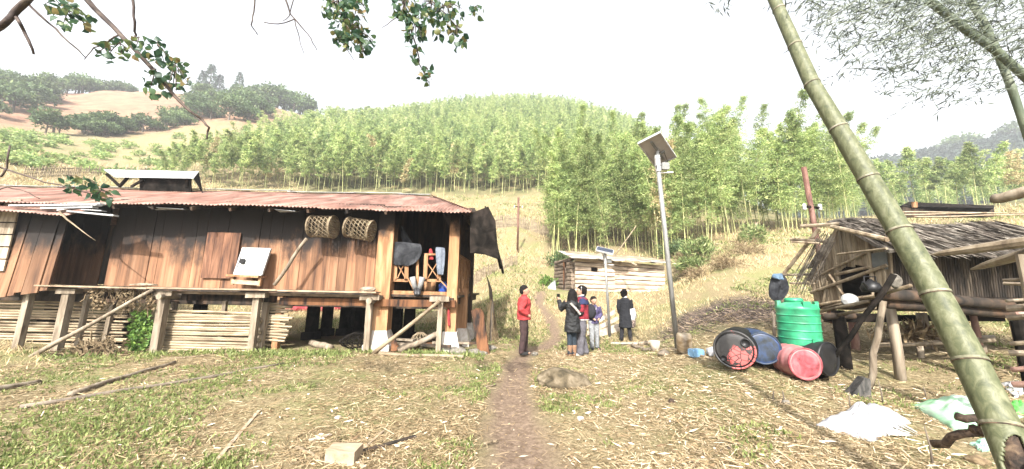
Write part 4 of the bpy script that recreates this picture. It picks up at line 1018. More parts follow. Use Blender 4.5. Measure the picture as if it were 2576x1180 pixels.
lamp('solar_street_lamp', 'tall leaning solar street lamp with tilted panel beside the drums', b_, t_, .05, (TL+BR)/2+n_p*.03, s_.length, u_.length*.98, n_p, u_, 1)
b_ = gnd(PD(1534, 858, 11.6)); t_ = PD(1521, 640, 11.6)
lamp('solar_street_lamp', 'thin white solar lamp post standing before the log cabin', b_, t_, .045, PD(1521, 630, 11.6), .55, .45, (.12, -.42, .9), (.25, .95, 0), 1)

# ------------------------------------------------------------ poles and fences far off
m_rust = M('rusty pipe', (.10, .045, .032), (.17, .08, .058), (.23, .125, .095), sc=(6, 6, 2), rough=.7)
m_por = M('porcelain', (.6, .6, .6), (.75, .75, .74), rough=.3, bump=0)
def upole(label, base, top, r, arms):
    t = thing('utility_pole', label, 'pole', base); bm = bmn(); tube(bm, [Vector(base)-Vector((0, 0, .3)), top], [r*1.05, r], 12); obj('pole', bm, m_rust, t, True)
    ax = (Vector(top)-Vector(base)).normalized()
    for h, l in arms:
        c = Vector(base).lerp(Vector(top), h); bm = bmn(); beam(bm, c+Vector((-l, -.03, .03)), c+Vector((l, -.03, -.02)), .05, .05); am = obj('crossarm', bm, m_dark, t)
        for s in (-1, 1):
            bm = bmn(); q = c+Vector((s*l*.92, -.03, 0)); lathe(bm, [(.001, -.08), (.03, -.08), (.05, -.04), (.03, -.01), (.05, .03), (.035, .08), (.001, .1)], q, (0, 0, 1), 12); obj('insulator', bm, m_por, am, True)
upole('thick rusty pole with two insulators rising behind the thatched hut', gnd(PD(2085, 740, 8.8)), PD(2021, 421, 9.2), .06, [(.73, .22)])
upole('thin rusty pole with a small crossarm on the fenced terrace', gnd(PD(1301, 655, 25)), PD(1304, 497, 25), .07, [(.83, .3)])
def fence(label, pts, n, h, mat):
    t = thing('picket_fence', label, 'fence', gnd(pts[0])); bm = bmn(); sg = len(pts)-1
    for i in range(n):
        f = i/(n-1)*sg; k = min(int(f), sg-1); p = gnd(pts[k].lerp(pts[k+1], f-k)); hh = h*random.uniform(.75, 1.15)
        tube(bm, [p-Vector((0, 0, .1)), p+Vector((random.uniform(-.06, .06), random.uniform(-.05, .05), hh))], random.uniform(.025, .045), 5)
    o = obj('pickets', bm, mat, t); bm = bmn()
    for hh in (.35, .75):
        for i in range(8*sg):
            f0, f1 = i/8, (i+1)/8; k0 = min(int(f0), sg-1); k1 = min(int(f1), sg-1)
            beam(bm, gnd(pts[k0].lerp(pts[k0+1], f0-k0), h*hh), gnd(pts[k1].lerp(pts[k1+1], f1-k1), h*hh), .03, .04)
    obj('rail', bm, mat, t)
fence('long pale picket fence of split bamboo along the upper terrace', [PD(1180, 545, 30), PD(1260, 550, 30), PD(1330, 552, 30), PD(1395, 553, 29.5)], 95, 1.0, m_bam)
fence('lower short picket fence right of the house gable', [PD(1190, 645, 22), PD(1225, 644, 22.5), PD(1300, 640, 23)], 46, .75, m_bam)
fence('pale picket fence crossing the dry slope above the house roof', [GP(60, 445), GP(180, 440), GP(300, 440), GP(370, 440)], 80, .8, m_bam)
for (a, b, D0, D1, lb) in (((1545, 645), (1600, 568), 24, 24.5, 'tan bamboo pole leaning in the undergrowth behind the cabin roof'), ((1690, 655), (1640, 605), 23, 24, 'short dead pole slanting behind the cabin right end'),
                       ((1900, 560), (1918, 660), 21, 20.5, 'straight pale pole standing on the bank near the rusty pole'), ((1855, 660), (1905, 560), 21, 21.5, 'dark thin pole slanting across the bank')):
    pole('bamboo_pole', lb, 'pole', PD(*a, D0), PD(*b, D1), .045, .035, m_bam)
for i in range(9):
    a = gnd(PD(random.uniform(1740, 1900), 640, random.uniform(19, 23))); an = random.uniform(-.5, .9)
    pole('felled_bamboo', 'felled bamboo lying tangled on the bank right of the cabin', 'bamboo pole', a+Vector((0, 0, .15)), a+Vector((1.6*math.cos(an), .3, .15+1.6*math.sin(an)*.5)), .035, .025, m_bam, 'felled bamboos on the bank')
# bushy bamboo shrub beside the cabin
def bush(label, vx, D, sx, sz, N, Lf, Wf, mat, seed, cat='bush', dz=0.0):
    p = gnd(PD(vx, 680, D)); rg = np.random.RandomState(seed); nc = 26
    c = unit(rg.normal(size=(nc, 3)))*rg.rand(nc, 1)**.5*np.array([sx, sx*.7, sz]); c[:, 2] = np.abs(c[:, 2])+.1
    k = rg.randint(nc, size=N); P = c[k]+rg.normal(size=(N, 3))*.22*sx*.7; P[:, 2] = np.maximum(P[:, 2], .02)
    D_ = unit(P)*.6+rg.normal(size=(N, 3))*.5; D_[:, 2] += .1
    lv, lf = leaves(P+np.array(p), D_, Lf*rg.uniform(.6, 1.3, N), Wf*rg.uniform(.7, 1.3, N), rg)
    t = thing('bush', label, cat, p); npmesh('foliage', lv, lf, mat, rg.rand(N), t, p)
    bm = bmn()
    for q in c[:12]: tube(bm, [p, p+Vector(q)*.6, p+Vector(q)], [.02, .014, .006], 4)
    obj('stem', bm, m_vine, t)
bush('leaning leafy green bamboo bush on the bank right of the log cabin', 1760, 19, 1.1, 1.5, 2600, .3, .06, m_bleaf, 7)
bush('small dark bush under the fence left of the log cabin', 1405, 23.5, .8, .9, 900, .2, .09, m_tree, 8)
bush('low green bush left of the cabin side wall', 1376, 20.5, .6, .4, 500, .16, .07, m_leafg, 9)
bush('bright green bush on the dry bank behind the hut ridge', 2195, 17, .8, .8, 900, .22, .06, m_leafg, 10)
bush('grey green scrub under the thatched hut platform', 2395, 7.2, .45, .3, 900, .06, .02, m_vine, 11)
bush('tall pale undergrowth right of the bank', 1905, 20, .7, 1.3, 1100, .24, .05, m_bleaf, 12)
bush('brown dead scrub on the edge of the bank above the burnt patch', 1822, 15.5, .9, .35, 900, .26, .02, m_vine, 13)
bush('low brown scrub at the left end of the bank', 1752, 15.8, .7, .25, 600, .24, .02, m_vine, 14)
bush('dry brown scrub below the bamboo grove right of the bank', 1880, 17, .8, .5, 800, .28, .02, m_vine, 15)
bush('grey dry scrub under the leaning bamboo bush', 1735, 20.5, .8, .7, 800, .3, .025, m_vine, 16)
bush('dense green scrub at the foot of the stand behind the cabin right end', 1700, 22.5, 1.0, .9, 1200, .26, .055, m_tree, 17)

# ------------------------------------------------------------ drums and water tank
def drum(label, c, axis, r, l, mat, endm, kind, extra=None):
    t = thing('oil_drum', label, 'drum', c, 'drums lying in a row'); c = Vector(c); ax = Vector(axis).normalized()
    bm = bmn(); pr = [(r*.93, .0), (r, .015), (r, .035)]
    for k in range(1, 12):
        h = .035+(l-.07)*k/12; bul = .012 if k in (4, 8) else 0
        pr.append((r*(.985+.012*math.sin(k*.26))+bul, h))
    pr += [(r, l-.035), (r, l-.015), (r*.93, l)]
    lathe(bm, pr, c, ax, 40, True); obj('body', bm, mat, t, True)
    bm = bmn(); lathe(bm, [(.001, l+.004), (r*.55, l+.008), (r*.8, l+.004), (r*.9, l-.008), (r*.94, l+.012), (r*1.005, l+.008), (r*1.01, l-.02)], c, ax, 40, False); hd = obj('head', bm, endm, t, True)
    q = Vector((0, 0, 1)).rotation_difference(ax)
    for (dx, dy, br) in (extra or []):
        s = Vector((0, 0, 1)).cross(ax).normalized(); u = ax.cross(s).normalized()
        o_ = c+ax*(l+.006)+s*dx*r+u*dy*r
        bm = bmn(); lathe(bm, [(br*1.35, 0), (br*1.3, .016), (br, .016), (br*.95, .004), (.001, .003)], o_, ax, 20, False); obj('bung', bm, m_black, hd, True)
    return t
def spotted(name, cols, sc):
    m = bpy.data.materials.new(name); m.use_nodes = True; n = m.node_tree; L = n.links; b = n.nodes['Principled BSDF']; b.inputs['Roughness'].default_value = .55
    tc = n.nodes.new('ShaderNodeTexCoord'); mp = n.nodes.new('ShaderNodeMapping'); mp.inputs['Scale'].default_value = (sc,)*3; L.new(tc.outputs['Object'], mp.inputs[0])
    vo = n.nodes.new('ShaderNodeTexVoronoi'); vo.feature = 'DISTANCE_TO_EDGE'; vo.inputs['Scale'].default_value = 13/4; L.new(mp.outputs[0], vo.inputs['Vector'])
    r1 = n.nodes.new('ShaderNodeValToRGB'); r1.color_ramp.elements[0].position = .05; r1.color_ramp.elements[1].position = .09
    r1.color_ramp.elements[0].color = (*cols[0], 1); r1.color_ramp.elements[1].color = (*cols[1], 1); L.new(vo.outputs['Distance'], r1.inputs[0])
    no = n.nodes.new('ShaderNodeTexNoise'); no.inputs['Scale'].default_value = .62; no.inputs['Detail'].default_value = 5; no.inputs['Roughness'].default_value = .6; L.new(mp.outputs[0], no.inputs['Vector'])
    sx = n.nodes.new('ShaderNodeSeparateXYZ'); L.new(tc.outputs['Object'], sx.inputs[0])
    mm = n.nodes.new('ShaderNodeMath'); mm.operation = 'MULTIPLY_ADD'; mm.inputs[1].default_value = .75; ad = n.nodes.new('ShaderNodeMath'); ad.inputs[1].default_value = .44; L.new(sx.outputs['X'], ad.inputs[0]); L.new(ad.outputs[0], mm.inputs[0]); L.new(no.outputs['Fac'], mm.inputs[2])
    m2 = n.nodes.new('ShaderNodeMath'); m2.operation = 'MULTIPLY_ADD'; m2.inputs[1].default_value = -.55; L.new(sx.outputs['Z'], m2.inputs[0]); L.new(mm.outputs[0], m2.inputs[2])
    r2 = n.nodes.new('ShaderNodeValToRGB'); r2.color_ramp.elements[0].position = .44; r2.color_ramp.elements[1].position = .5; L.new(m2.outputs[0], r2.inputs[0])
    mx = n.nodes.new('ShaderNodeMix'); mx.data_type = 'RGBA'; mx.inputs['A'].default_value = (*cols[0], 1); L.new(r2.outputs[0], mx.inputs['Factor']); L.new(r1.outputs[0], mx.inputs['B']); L.new(mx.outputs['Result'], b.inputs['Base Color'])
    return m
m_blk = M('black drum paint', (.006, .006, .007), (.014, .014, .014), (.035, .03, .027), sc=(5, 5, 5), rough=.6, spec=.12)
m_blue = M('blue drum plastic', (.012, .022, .055), (.02, .045, .12), (.05, .085, .2), sc=(5, 5, 5), rough=.45)
m_blued = M('scuffed blue head', (.02, .024, .026), (.03, .045, .075), (.035, .065, .15), sc=(6, 6, 6), rough=.6)
m_pink = M('faded red plastic', (.36, .13, .13), (.48, .19, .19), (.52, .29, .28), sc=(3, 3, 3), rough=.5)
m_pinkd = M('stained red head', (.16, .035, .04), (.36, .07, .085), (.45, .14, .15), sc=(6, 6, 6), rough=.6)
def lie(vx, vy, D, r, l, yaw, dz=0):
    """front end of a drum lying on the ground, its head towards the camera"""
    p = PD(vx, vy, D); ax = Vector((math.sin(yaw), -math.cos(yaw), 0)); b = p-ax*l; g0 = max(hz(p.x, p.y), hz(b.x, b.y))
    return Vector((b.x, b.y, g0+r+dz)), ax
c, ax = lie(1846, 880, 5.35, .285, .85, -.66); drum('black steel drum lying with peeled red paint patches on its head', c, ax, .285, .85, m_blk, spotted('peeling paint', [(.02, .019, .019), (.42, .075, .07)], 4), 0, [(.55, .42, .05), (-.5, -.5, .035)])
c, ax = lie(1921, 888, 5.5, .245, .8, -.36); drum('scuffed blue drum lying between the black and the red drums', c, ax, .245, .8, m_blue, m_blued, 0)
c, ax = lie(2024, 902, 5.15, .23, .46, -.12); drum('faded pink red plastic drum lying below the green tank', c, ax, .23, .46, m_pink, m_pinkd, 0)
c, ax = lie(2085, 908, 5.25, .25, .7, .35); drum('black drum lying behind the pink one under the green tank', c, ax, .25, .7, m_black, m_black, 0)
tk = PD(2013, 868, 5.65); m_tank = M('green tank plastic', (.03, .20, .10), (.035, .33, .16), (.10, .40, .23), sc=(2.5, 2.5, 2.5), rough=.4, bump=.03)
t = thing('water_tank', 'ribbed green plastic water tank standing behind the drums', 'tank', tk); bm = bmn(); R_ = .285; Hh_ = .6
pr = [(.001, 0), (R_*.96, 0), (R_, .03)]
for k in range(1, 5):
    h = k*Hh_/5; pr += [(R_, h-.016), (R_, h-.011), (R_+.007, h-.007), (R_+.007, h+.007), (R_, h+.011), (R_, h+.016)]
pr += [(R_, Hh_-.04), (R_*1.02, Hh_-.03), (R_*1.02, Hh_), (R_*.9, Hh_+.05), (R_*.5, Hh_+.085), (.001, Hh_+.09)]
lathe(bm, pr, tk, (0, 0, 1), 48, False); obj('body', bm, m_tank, t, True)
for a in (-1.75, -.35, 1.2, 2.8):
    bm = bmn(); boxc(bm, tk+Vector((math.cos(a)*R_*.9, math.sin(a)*R_*.9, Hh_+.04)), (.11, .05, .13), a+1.57); bmesh.ops.bevel(bm, geom=bm.edges[:], offset=.01, segments=2); obj('lug', bm, m_tank, t)
bm = bmn(); boxc(bm, tk+Vector((.02, -R_-.005, .09)), (.13, .03, .09)); bmesh.ops.bevel(bm, geom=bm.edges[:], offset=.008, segments=2); obj('outlet_plate', bm, m_tank, t)
bm = bmn(); lathe(bm, [(.001, 0), (.13, 0), (.13, .05), (.1, .07), (.001, .07)], tk+Vector((0, .05, Hh_+.085)), (0, 0, 1), 24, False); obj('lid', bm, m_tank, t, True)
g0 = hz(tk.x, tk.y); bm = bmn()
for dx, dy in ((-.22, -.1), (.22, -.1), (-.2, .25), (.2, .25)): beam(bm, (tk.x+dx, tk.y+dy, g0-.1), (tk.x+dx, tk.y+dy, tk.z-.07), .1, .1, up=(0, 1, 0))
boxc(bm, (tk.x, tk.y+.05, tk.z-.035), (.7, .68, .06)); tag(obj('tank_stand', bm, m_dark), 'dark timber stand that carries the green water tank', 'stand')
pole('dead_sapling', 'short dark dead sapling standing left of the green tank', 'stump', gnd(PD(1941, 842, 6.6)), PD(1943, 785, 6.6), .035, .02, m_bark)
# ------------------------------------------------------------ thatched hut on stilts
m_thatch = M('old thatch', (.075, .06, .05), (.17, .145, .12), (.30, .27, .23), sc=(9, 9, 9), rnd=.4)
m_hutb = M('hut bamboo', (.16, .115, .075), (.33, .26, .175), (.46, .38, .28), sc=(7, 7, 1.2), rnd=.3, rough=.6)
m_pinkw = M('reddish post', (.19, .10, .08), (.31, .18, .14), (.4, .27, .22), sc=(6, 6, 1.5))
HUT = thing('thatched_hut', 'small bamboo hut with grey thatch roof raised on posts at the right', 'hut', gnd(PD(2240, 900, 6.0)))
GLb, GRb = PD(2052, 770, 6.9), PD(2246, 742, 5.6)
GLt, GRt = PD(2034, 690, 6.9), PD(2240, 615, 5.6)
AP = PD(2088, 568, 6.35)
AP.x = (GLb.x+GRb.x)/2; AP = Vector((AP.x, (GLb.y+GRb.y)/2, PD(2110, 566, 6.3).z))
def gp(f, h):
    """point on the gable wall: f from far left corner to near right corner, h from floor to roof line"""
    b = GLb.lerp(GRb, f); tp = GLt.lerp(AP, f/.5) if f < .5 else AP.lerp(GRt, (f-.5)/.5); return b.lerp(tp, h)
nrmG = (GRb-GLb).cross(Vector((0, 0, 1))).normalized()
if nrmG.x > 0: nrmG = -nrmG
random.seed(51); bm = bmn(); n_ = 54
for i in range(n_):
    f = (i+.5)/n_; r = .021*random.uniform(.8, 1.2); o_ = nrmG*random.uniform(-.008, .008)
    if .40 < f < .80:
        tube(bm, [gp(f, -.02)+o_, gp(f, .05)+o_], r, 6)
        tube(bm, [gp(f, .46 if f < .62 else .5)+o_, gp(f+random.uniform(-.004, .004), .99)+o_], r, 6)
    else: tube(bm, [gp(f, random.uniform(-.06, 0))+o_, gp(f+random.uniform(-.005, .005), .5)+o_, gp(f+random.uniform(-.006, .006), random.uniform(.94, 1.0))+o_], [r, r, r*.85], 6)
setrnd(obj('gable_wall', bm, m_hutb, HUT))
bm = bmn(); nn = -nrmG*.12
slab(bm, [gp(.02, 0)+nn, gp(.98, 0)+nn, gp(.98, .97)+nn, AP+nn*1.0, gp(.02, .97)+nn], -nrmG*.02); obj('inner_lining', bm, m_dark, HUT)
bm = bmn()
for (f0, h0, f1, h1, r) in ((.0, .42, .98, .58, .03), (.2, .62, .8, .75, .022), (.38, .43, .82, .51, .03), (.0, .02, 1, .03, .03), (.3, .5, .5, .0, .025), (.14, 0, .26, .42, .022)):
    tube(bm, [gp(f0, h0)+nrmG*.05, gp(f1, h1)+nrmG*.05], r, 7)
for f, h0, h1 in ((.4, 0, .48), (.81, .0, .78), (.5, .45, .98)): tube(bm, [gp(f, h0)+nrmG*.04, gp(f, h1)+nrmG*.04], .028, 7)
setrnd(obj('wall_frame', bm, m_hutb, HUT))
bm = bmn(); slab(bm, [gp(.81, .5)+nrmG*.03, gp(.98, .5)+nrmG*.03, gp(.98, .85)+nrmG*.03, gp(.81, .72)+nrmG*.03], nrmG*.012); obj('patch_sheet', bm, M('grey patch sheet', (.12, .13, .13), (.2, .21, .21), rough=.6), HUT)
# long dark side wall, floor, beams
E = Vector((3.6, -.25, 0))
bm = bmn(); n2 = 95
for i in range(n2):
    f = (i+.5)/n2; b = GRb+E*f; tp = Vector((GRt.x, GRt.y, GRt.z))+E*f; tube(bm, [b, tp+Vector((0, .04, random.uniform(-.03, .05)))], .021, 5)
setrnd(obj('side_wall', bm, M('dark bamboo', (.012, .01, .008), (.04, .03, .022), (.09, .07, .05), sc=(7, 7, 1.2), rnd=.4), HUT))
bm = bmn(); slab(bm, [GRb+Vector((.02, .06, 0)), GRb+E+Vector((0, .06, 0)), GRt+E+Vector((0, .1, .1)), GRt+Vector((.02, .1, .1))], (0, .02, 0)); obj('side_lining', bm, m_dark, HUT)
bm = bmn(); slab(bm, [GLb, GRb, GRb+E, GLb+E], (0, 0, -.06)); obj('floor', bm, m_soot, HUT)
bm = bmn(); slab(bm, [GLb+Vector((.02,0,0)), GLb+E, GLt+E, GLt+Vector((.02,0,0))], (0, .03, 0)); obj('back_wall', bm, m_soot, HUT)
for (vx0, vy0, vx1, vy1, D, r) in ((2212, 741, 2540, 768, 5.35, .085), (2226, 764, 2540, 790, 5.42, .075), (2070, 796, 2226, 797, 6.2, .06)):
    bm = bmn(); a, b = PD(vx0, vy0, D), PD(vx1, vy1, D-.1); tube(bm, [a, a.lerp(b, .3)+Vector((0, 0, .02)), a.lerp(b, .7), b], [r, r*1.05, r*.95, r*.9], 12, jit=.05); obj('floor_beam', bm, m_soot, HUT, True)
bm = bmn(); beam(bm, PD(2072, 800, 6.5), PD(2240, 800, 5.8), .12, .14); beam(bm, PD(2100, 800, 7.5), PD(2520, 800, 6.6), .12, .12); obj('floor_beam', bm, m_dark, HUT)
# front platform poles
for (a, b, Da, Db, r, m) in (((2062, 784), (2185, 757), 6.5, 5.5, .028, m_hutb), ((2100, 793), (2200, 774), 6.2, 5.4, .026, m_hutb), ((2068, 776), (2140, 757), 6.7, 6.2, .02, m_hutb), ((2225, 738), (2290, 718), 5.3, 4.9, .026, m_bam)):
    bm = bmn(); tube(bm, [PD(*a, Da), PD(*b, Db)], r, 8); obj('platform_pole', bm, m, HUT, True)
# roof: overlapping thatch bundles on both slopes
RF, RB = AP+Vector((-.55, 0, .1)), AP+Vector((3.5, -.1, .1))
rng_ = np.random.RandomState(8)
def thatch(side, N, drop, outy, seed):
    rg = np.random.RandomState(seed); Vs, Fs = [], []
    u = rg.rand(N); v = rg.rand(N)**.9; x = RF.x+(.35 if side > 0 else .65)+(RB.x-RF.x-.65)*u
    base_y = AP.y; rz_ = RF.z+(RB.z-RF.z)*u+.05*np.sin(u*9)-np.clip(u-.86, 0, 1)**2*16
    P = np.stack([x+rg.normal(size=N)*.03, base_y-outy*v, rz_-drop*v+.02+rg.rand(N)*.045], -1)
    D = np.stack([rg.normal(size=N)*.18+.12, np.full(N, -outy), np.full(N, -drop)-.0], -1)+rg.normal(size=(N, 3))*np.array([.05, .03, .05])
    return leaves(P, D, rg.uniform(.25, .6, N), rg.uniform(.02, .045, N), rg)
bmx = bmn()
for sgn, oy, dr, x0 in ((1, 1.0, .62, 0), (-1, -.95, .75, 0)):
    rows = []
    for i in range(25):
        f = i/24; zz = -max(0, f-.86)**2*16+.05*math.sin(f*9)
        q = RF.lerp(RB, f); rows.append([bmx.verts.new((q.x+(.3 if sgn > 0 else .62)*(1-f), AP.y-oy*k/5, q.z+zz-dr*k/5+.04*math.sin(k+i*.6))) for k in range(6)])
    for i in range(24):
        for k in range(5): bmx.faces.new((rows[i][k], rows[i+1][k], rows[i+1][k+1], rows[i][k+1]))
o = obj('roof', bmx, m_thatch, HUT); md = o.modifiers.new('t', 'SOLIDIFY'); md.thickness = .05; ROOF = o
lv, lf = thatch(1, 4200, .62, 1.0, 3); o2 = npmesh('thatch_stems', lv, lf, m_thatch, rng_.rand(len(lf)), ROOF, HUT.location)
bm = bmn()
for (a, b, Da, Db, r) in (((2012, 569), (2110, 563), 6.5, 6.2, .035), ((1986, 602), (2085, 608), 6.8, 6.4, .03), ((1990, 608), (2060, 612), 6.75, 6.45, .02), ((2092, 570), (2232, 603), 6.1, 5.0, .035), ((2060, 575), (1962, 700), 6.5, 7.2, .035), ((2105, 575), (2030, 705), 6.3, 6.9, .03),
                      ((1962, 692), (2040, 690), 7.1, 6.9, .022), ((1985, 712), (2050, 714), 7.0, 6.8, .022), ((2105, 640), (2230, 625), 6.1, 5.3, .02)):
    tube(bm, [PD(*a, Da), PD(*b, Db)], r, 7)
setrnd(obj('roof_pole', bm, m_hutb, HUT))
bm = bmn()                                    # loose sticks of the broken left roof edge
for i in range(32):
    f = random.random(); a = PD(2066+f*50, 578+f*4, 6.4-.3*f); b = PD(1995+f*60+random.uniform(-12, 12), 735+random.uniform(-35, 12)-f*10, 7.0-.4*f)
    tube(bm, [a.lerp(b, random.random()*.3), b], random.uniform(.005, .009), 4)
setrnd(obj('eave_sticks', bm, m_thatch, HUT))
# stilts
for (vx, vt, vb_, D, r, m) in ((2108, 795, 925, 6.2, .1, m_dark), (2240, 790, 955, 5.7, .068, m_grey), (2142, 812, 925, 7.0, .07, m_pinkw), (2318, 800, 952, 6.9, .08, m_grey), (2412, 800, 980, 5.6, .075, m_pinkw), (2448, 800, 960, 6.6, .05, m_pinkw), (2560, 800, 990, 5.5, .1, m_pinkw)):
    a = PD(vx, vt, D); b = Vector((a.x, a.y, hz(a.x, a.y)-.15)); bm = bmn(); tube(bm, [b, b.lerp(a, .5)+Vector((.02, 0, 0)), a+Vector((0, 0, .1))], [r*1.05, r, r*.95], 10, jit=.06); obj('stilt', bm, m, HUT, True)
# low bench under the hut
t = thing('pole_bench', 'low bench of poles under the floor of the thatched hut', 'bench', gnd(PD(2300, 900, 6.4)))
for k in range(4):
    bm = bmn(); tube(bm, [PD(2205+k*6, 871-k*5, 6.2+.25*k), PD(2500, 856-k*3, 6.0+.25*k)], .032, 8); obj('seat_pole', bm, m_hutb, t, True)
for vx in (2312, 2470):
    a = PD(vx, 870, 6.4); bm = bmn(); tube(bm, [gnd(a, -.1), a], .05, 8); obj('leg', bm, m_grey, t, True)
rg = np.random.RandomState(5); pp = PD(2295, 836, 6.5); Pq = np.array(pp)+rg.normal(size=(260, 3))*np.array([.28, .08, .06]); lv, lf = leaves(Pq, rg.normal(size=(260, 3))*np.array([.4, .4, 1]), .22, .05, rg)
tag(npmesh('husk_bundle', lv, lf, m_vine, rg.rand(260), None, pp), 'bundle of dry brown husks lying on the low bench', 'husks')
# things round the hut
pole('charred_log', 'charred log leaning diagonally against the hut platform', 'log', gnd(PD(2062, 900, 5.5), .05), PD(2248, 690, 4.9), .03, .038, m_dark)
pole('prop_log', 'grey forked prop standing below the platform beam', 'post', gnd(PD(2176, 925, 5.2)), PD(2222, 757, 5.15), .045, .038, m_grey)
t = thing('cooking_pot', 'aluminium pot lying on its side in the hut opening', 'pot', PD(2135, 758, 5.7)); bm = bmn(); ax = Vector((-.55, -.75, .35)); c = PD(2136, 756, 6.0)
lathe(bm, [(.001, 0), (.07, 0), (.1, .035), (.105, .1), (.105, .14), (.115, .145)], c-ax.normalized()*.1, ax, 24, False); obj('bowl', bm, M('sooty aluminium', (.1, .1, .1), (.2, .2, .2), rough=.5, metal=.4), t, True)
bm = bmn(); lathe(bm, [(.113, .146), (.11, .152), (.05, .158), (.001, .16)], c-ax.normalized()*.1, ax, 24, False); obj('lid', bm, M('dull aluminium', (.18, .18, .18), (.3, .3, .29), (.42, .42, .41), sc=(12, 12, 12), rough=.5), t, True)
t = thing('kettle', 'soot black kettle standing in the hut opening', 'kettle', PD(2190, 742, 5.4)); c = PD(2192, 735, 5.4); bm = bmn(); lathe(bm, [(.001, 0), (.11, 0), (.13, .06), (.1, .14), (.04, .17), (.02, .2), (.001, .2)], c, (0, 0, 1), 20, False); obj('body', bm, m_black, t, True)
bm = bmn(); tube(bm, [c+Vector((-.1, 0, .1)), c+Vector((-.09, 0, .24)), c+Vector((.09, 0, .24)), c+Vector((.1, 0, .1))], .01, 6); obj('handle', bm, m_black, t)
bm = bmn(); tube(bm, [c+Vector((-.1, -.04, .06)), c+Vector((-.2, -.08, .15))], [.025, .015], 8); obj('spout', bm, m_black, t)
bm = bmn(); blob(bm, PD(2252, 708, 5.1), (.075, .06, .11), 3, .25, 1.4, 9); tag(obj('grey_stone', bm, m_rock, None, False), 'grey pointed stone standing on the platform beam', 'stone')
bm = bmn(); c = gnd(PD(2168, 945, 4.75)); blob(bm, c+Vector((0, 0, .07)), (.1, .1, .12), 2, .2, 2, 4)
bm.free(); bm = bmn()
P0 = gnd(PD(2132, 952, 4.72)); P1 = gnd(PD(2186, 956, 4.72)); up = Vector((.02, 0, .25))
slab(bm, [P0, P1, P1+up, P0.lerp(P1, .72)+up*1.02, P0.lerp(P1, .45)+up*.62], (.07, .17, 0)); bmesh.ops.bevel(bm, geom=bm.edges[:], offset=.012, segments=2); tag(obj('cut_jerrycan', bm, M('sooty grey plastic', (.015, .015, .015), (.06, .058, .055), (.14, .13, .12), sc=(9, 9, 4), rough=.7)), 'black cut open jerrycan standing at the foot of the prop', 'jerrycan')
cloth('hung_jacket', 'black jacket with a blue patch draped on the hut roof pole', [] and '' or 'jacket', [((1945, 690), (1975, 688)), ((1942, 705), (1984, 712)), ((1938, 730), (1978, 730)), ((1938, 748), (1966, 748)), ((1946, 758), (1954, 758))], 6.95, m_cl1, n=8, amp=.06)
cloth('blue_cloth', 'small light blue cloth lying on top of the hung jacket', 'cloth', [((1944, 688), (1972, 687)), ((1942, 697), (1968, 700)), ((1950, 702), (1972, 705))], 6.88, M('light blue cloth', (.12, .2, .3), (.2, .3, .42), sc=(5, 5, 5)), n=5, amp=.03)
# far roof and log on the right, long poles along the bank
t = thing('low_shed', 'low dark roofed shed on the bank far behind the hut', 'shed', gnd(PD(2370, 530, 19))); bm = bmn()
slab(bm, [PD(2262, 519, 19), PD(2285, 508, 19.4), PD(2500, 517, 19), PD(2500, 524, 18.4)], (0, .3, -.12)); obj('roof', bm, m_dark, t)
bm = bmn(); slab(bm, [PD(2270, 519, 19), PD(2500, 522, 19), PD(2500, 545, 19), PD(2270, 545, 19)], (0, .3, 0)); obj('wall', bm, m_soot, t)
bm = bmn(); beam(bm, PD(2300, 508, 18.9), PD(2300, 522, 18.9), .22, .1, up=(0, 1, 0)); obj('orange_board', bm, m_fresh, t)
for k, (a, b) in enumerate((((2262, 533), (2575, 537)), ((2262, 540), (2480, 535)), ((2300, 545), (2600, 540)))):
    pole('bank_pole', ('uppermost', 'middle', 'lowest')[k]+' of the long white poles laid along the bank behind the hut', 'pole', PD(*a, 15), PD(*b, 15), .028, .025, m_pale)
# ------------------------------------------------------------ log crib at the right edge
random.seed(61)
lb = ['pointed pale log jutting far left above the hut wall', 'second jutting log with a splintered end', 'thin split log with green bark in the crib at the right edge', 'short broken split log in the crib at the right edge', 'narrow split log above the round log ends', 'round log end with a knot hole in the crib', 'pale flat split log in the middle of the crib',
      'bright split log in the lower crib', 'dark hollow log near the bottom of the crib', 'pinkish split log low in the crib', 'lowest reddish log of the crib']
spec = [((2342, 641), (2600, 606), 4.3, 3.6, .055, .085), ((2442, 678), (2600, 632), 4.2, 3.7, .05, .07), ((2522, 705), (2620, 700), 3.7, 3.5, .025, .03), ((2525, 713), (2600, 716), 3.8, 3.6, .025, .03), ((2530, 757), (2620, 752), 3.7, 3.6, .025, .03), ((2533, 776), (2630, 772), 3.7, 3.5, .055, .06), ((2532, 800), (2630, 792), 3.7, 3.5, .04, .045),
        ((2540, 865), (2640, 858), 3.7, 3.5, .035, .04), ((2538, 888), (2640, 888), 3.7, 3.5, .045, .05), ((2545, 930), (2640, 925), 3.7, 3.5, .04, .045), ((2548, 968), (2640, 965), 3.7, 3.5, .045, .045)]
for (a, b, Da, Db, r0, r1), l in zip(spec, lb):
    A_, B_ = PD(*a, Da), PD(*b, Db); bm = bmn(); d = (B_-A_).normalized()
    tube(bm, [A_, A_+d*.12, A_.lerp(B_, .5), B_], [r0*(.25 if r0 > .049 and a[0] < 2500 else .9), r0*.95, (r0+r1)/2, r1], 9, squash=.75, jit=.1)
    tag(obj('split_log', bm, m_hutb if 'pale' in l or 'bright' in l or 'pointed' in l or 'second' in l else (m_pinkw if 'pink' in l or 'red' in l else m_grey)), l, 'log', 'logs of the crib at the right edge')
for vx, D, l in ((2572, 3.55, 'front upright post of the log crib'), (2556, 4.0, 'rear upright post of the log crib')):
    a = PD(vx, 640 if D < 3.8 else 800, D); bm = bmn(); tube(bm, [gnd(a, -.1), a], .05, 8); tag(obj('crib_post', bm, m_grey if D < 3.8 else m_dark), l, 'post')
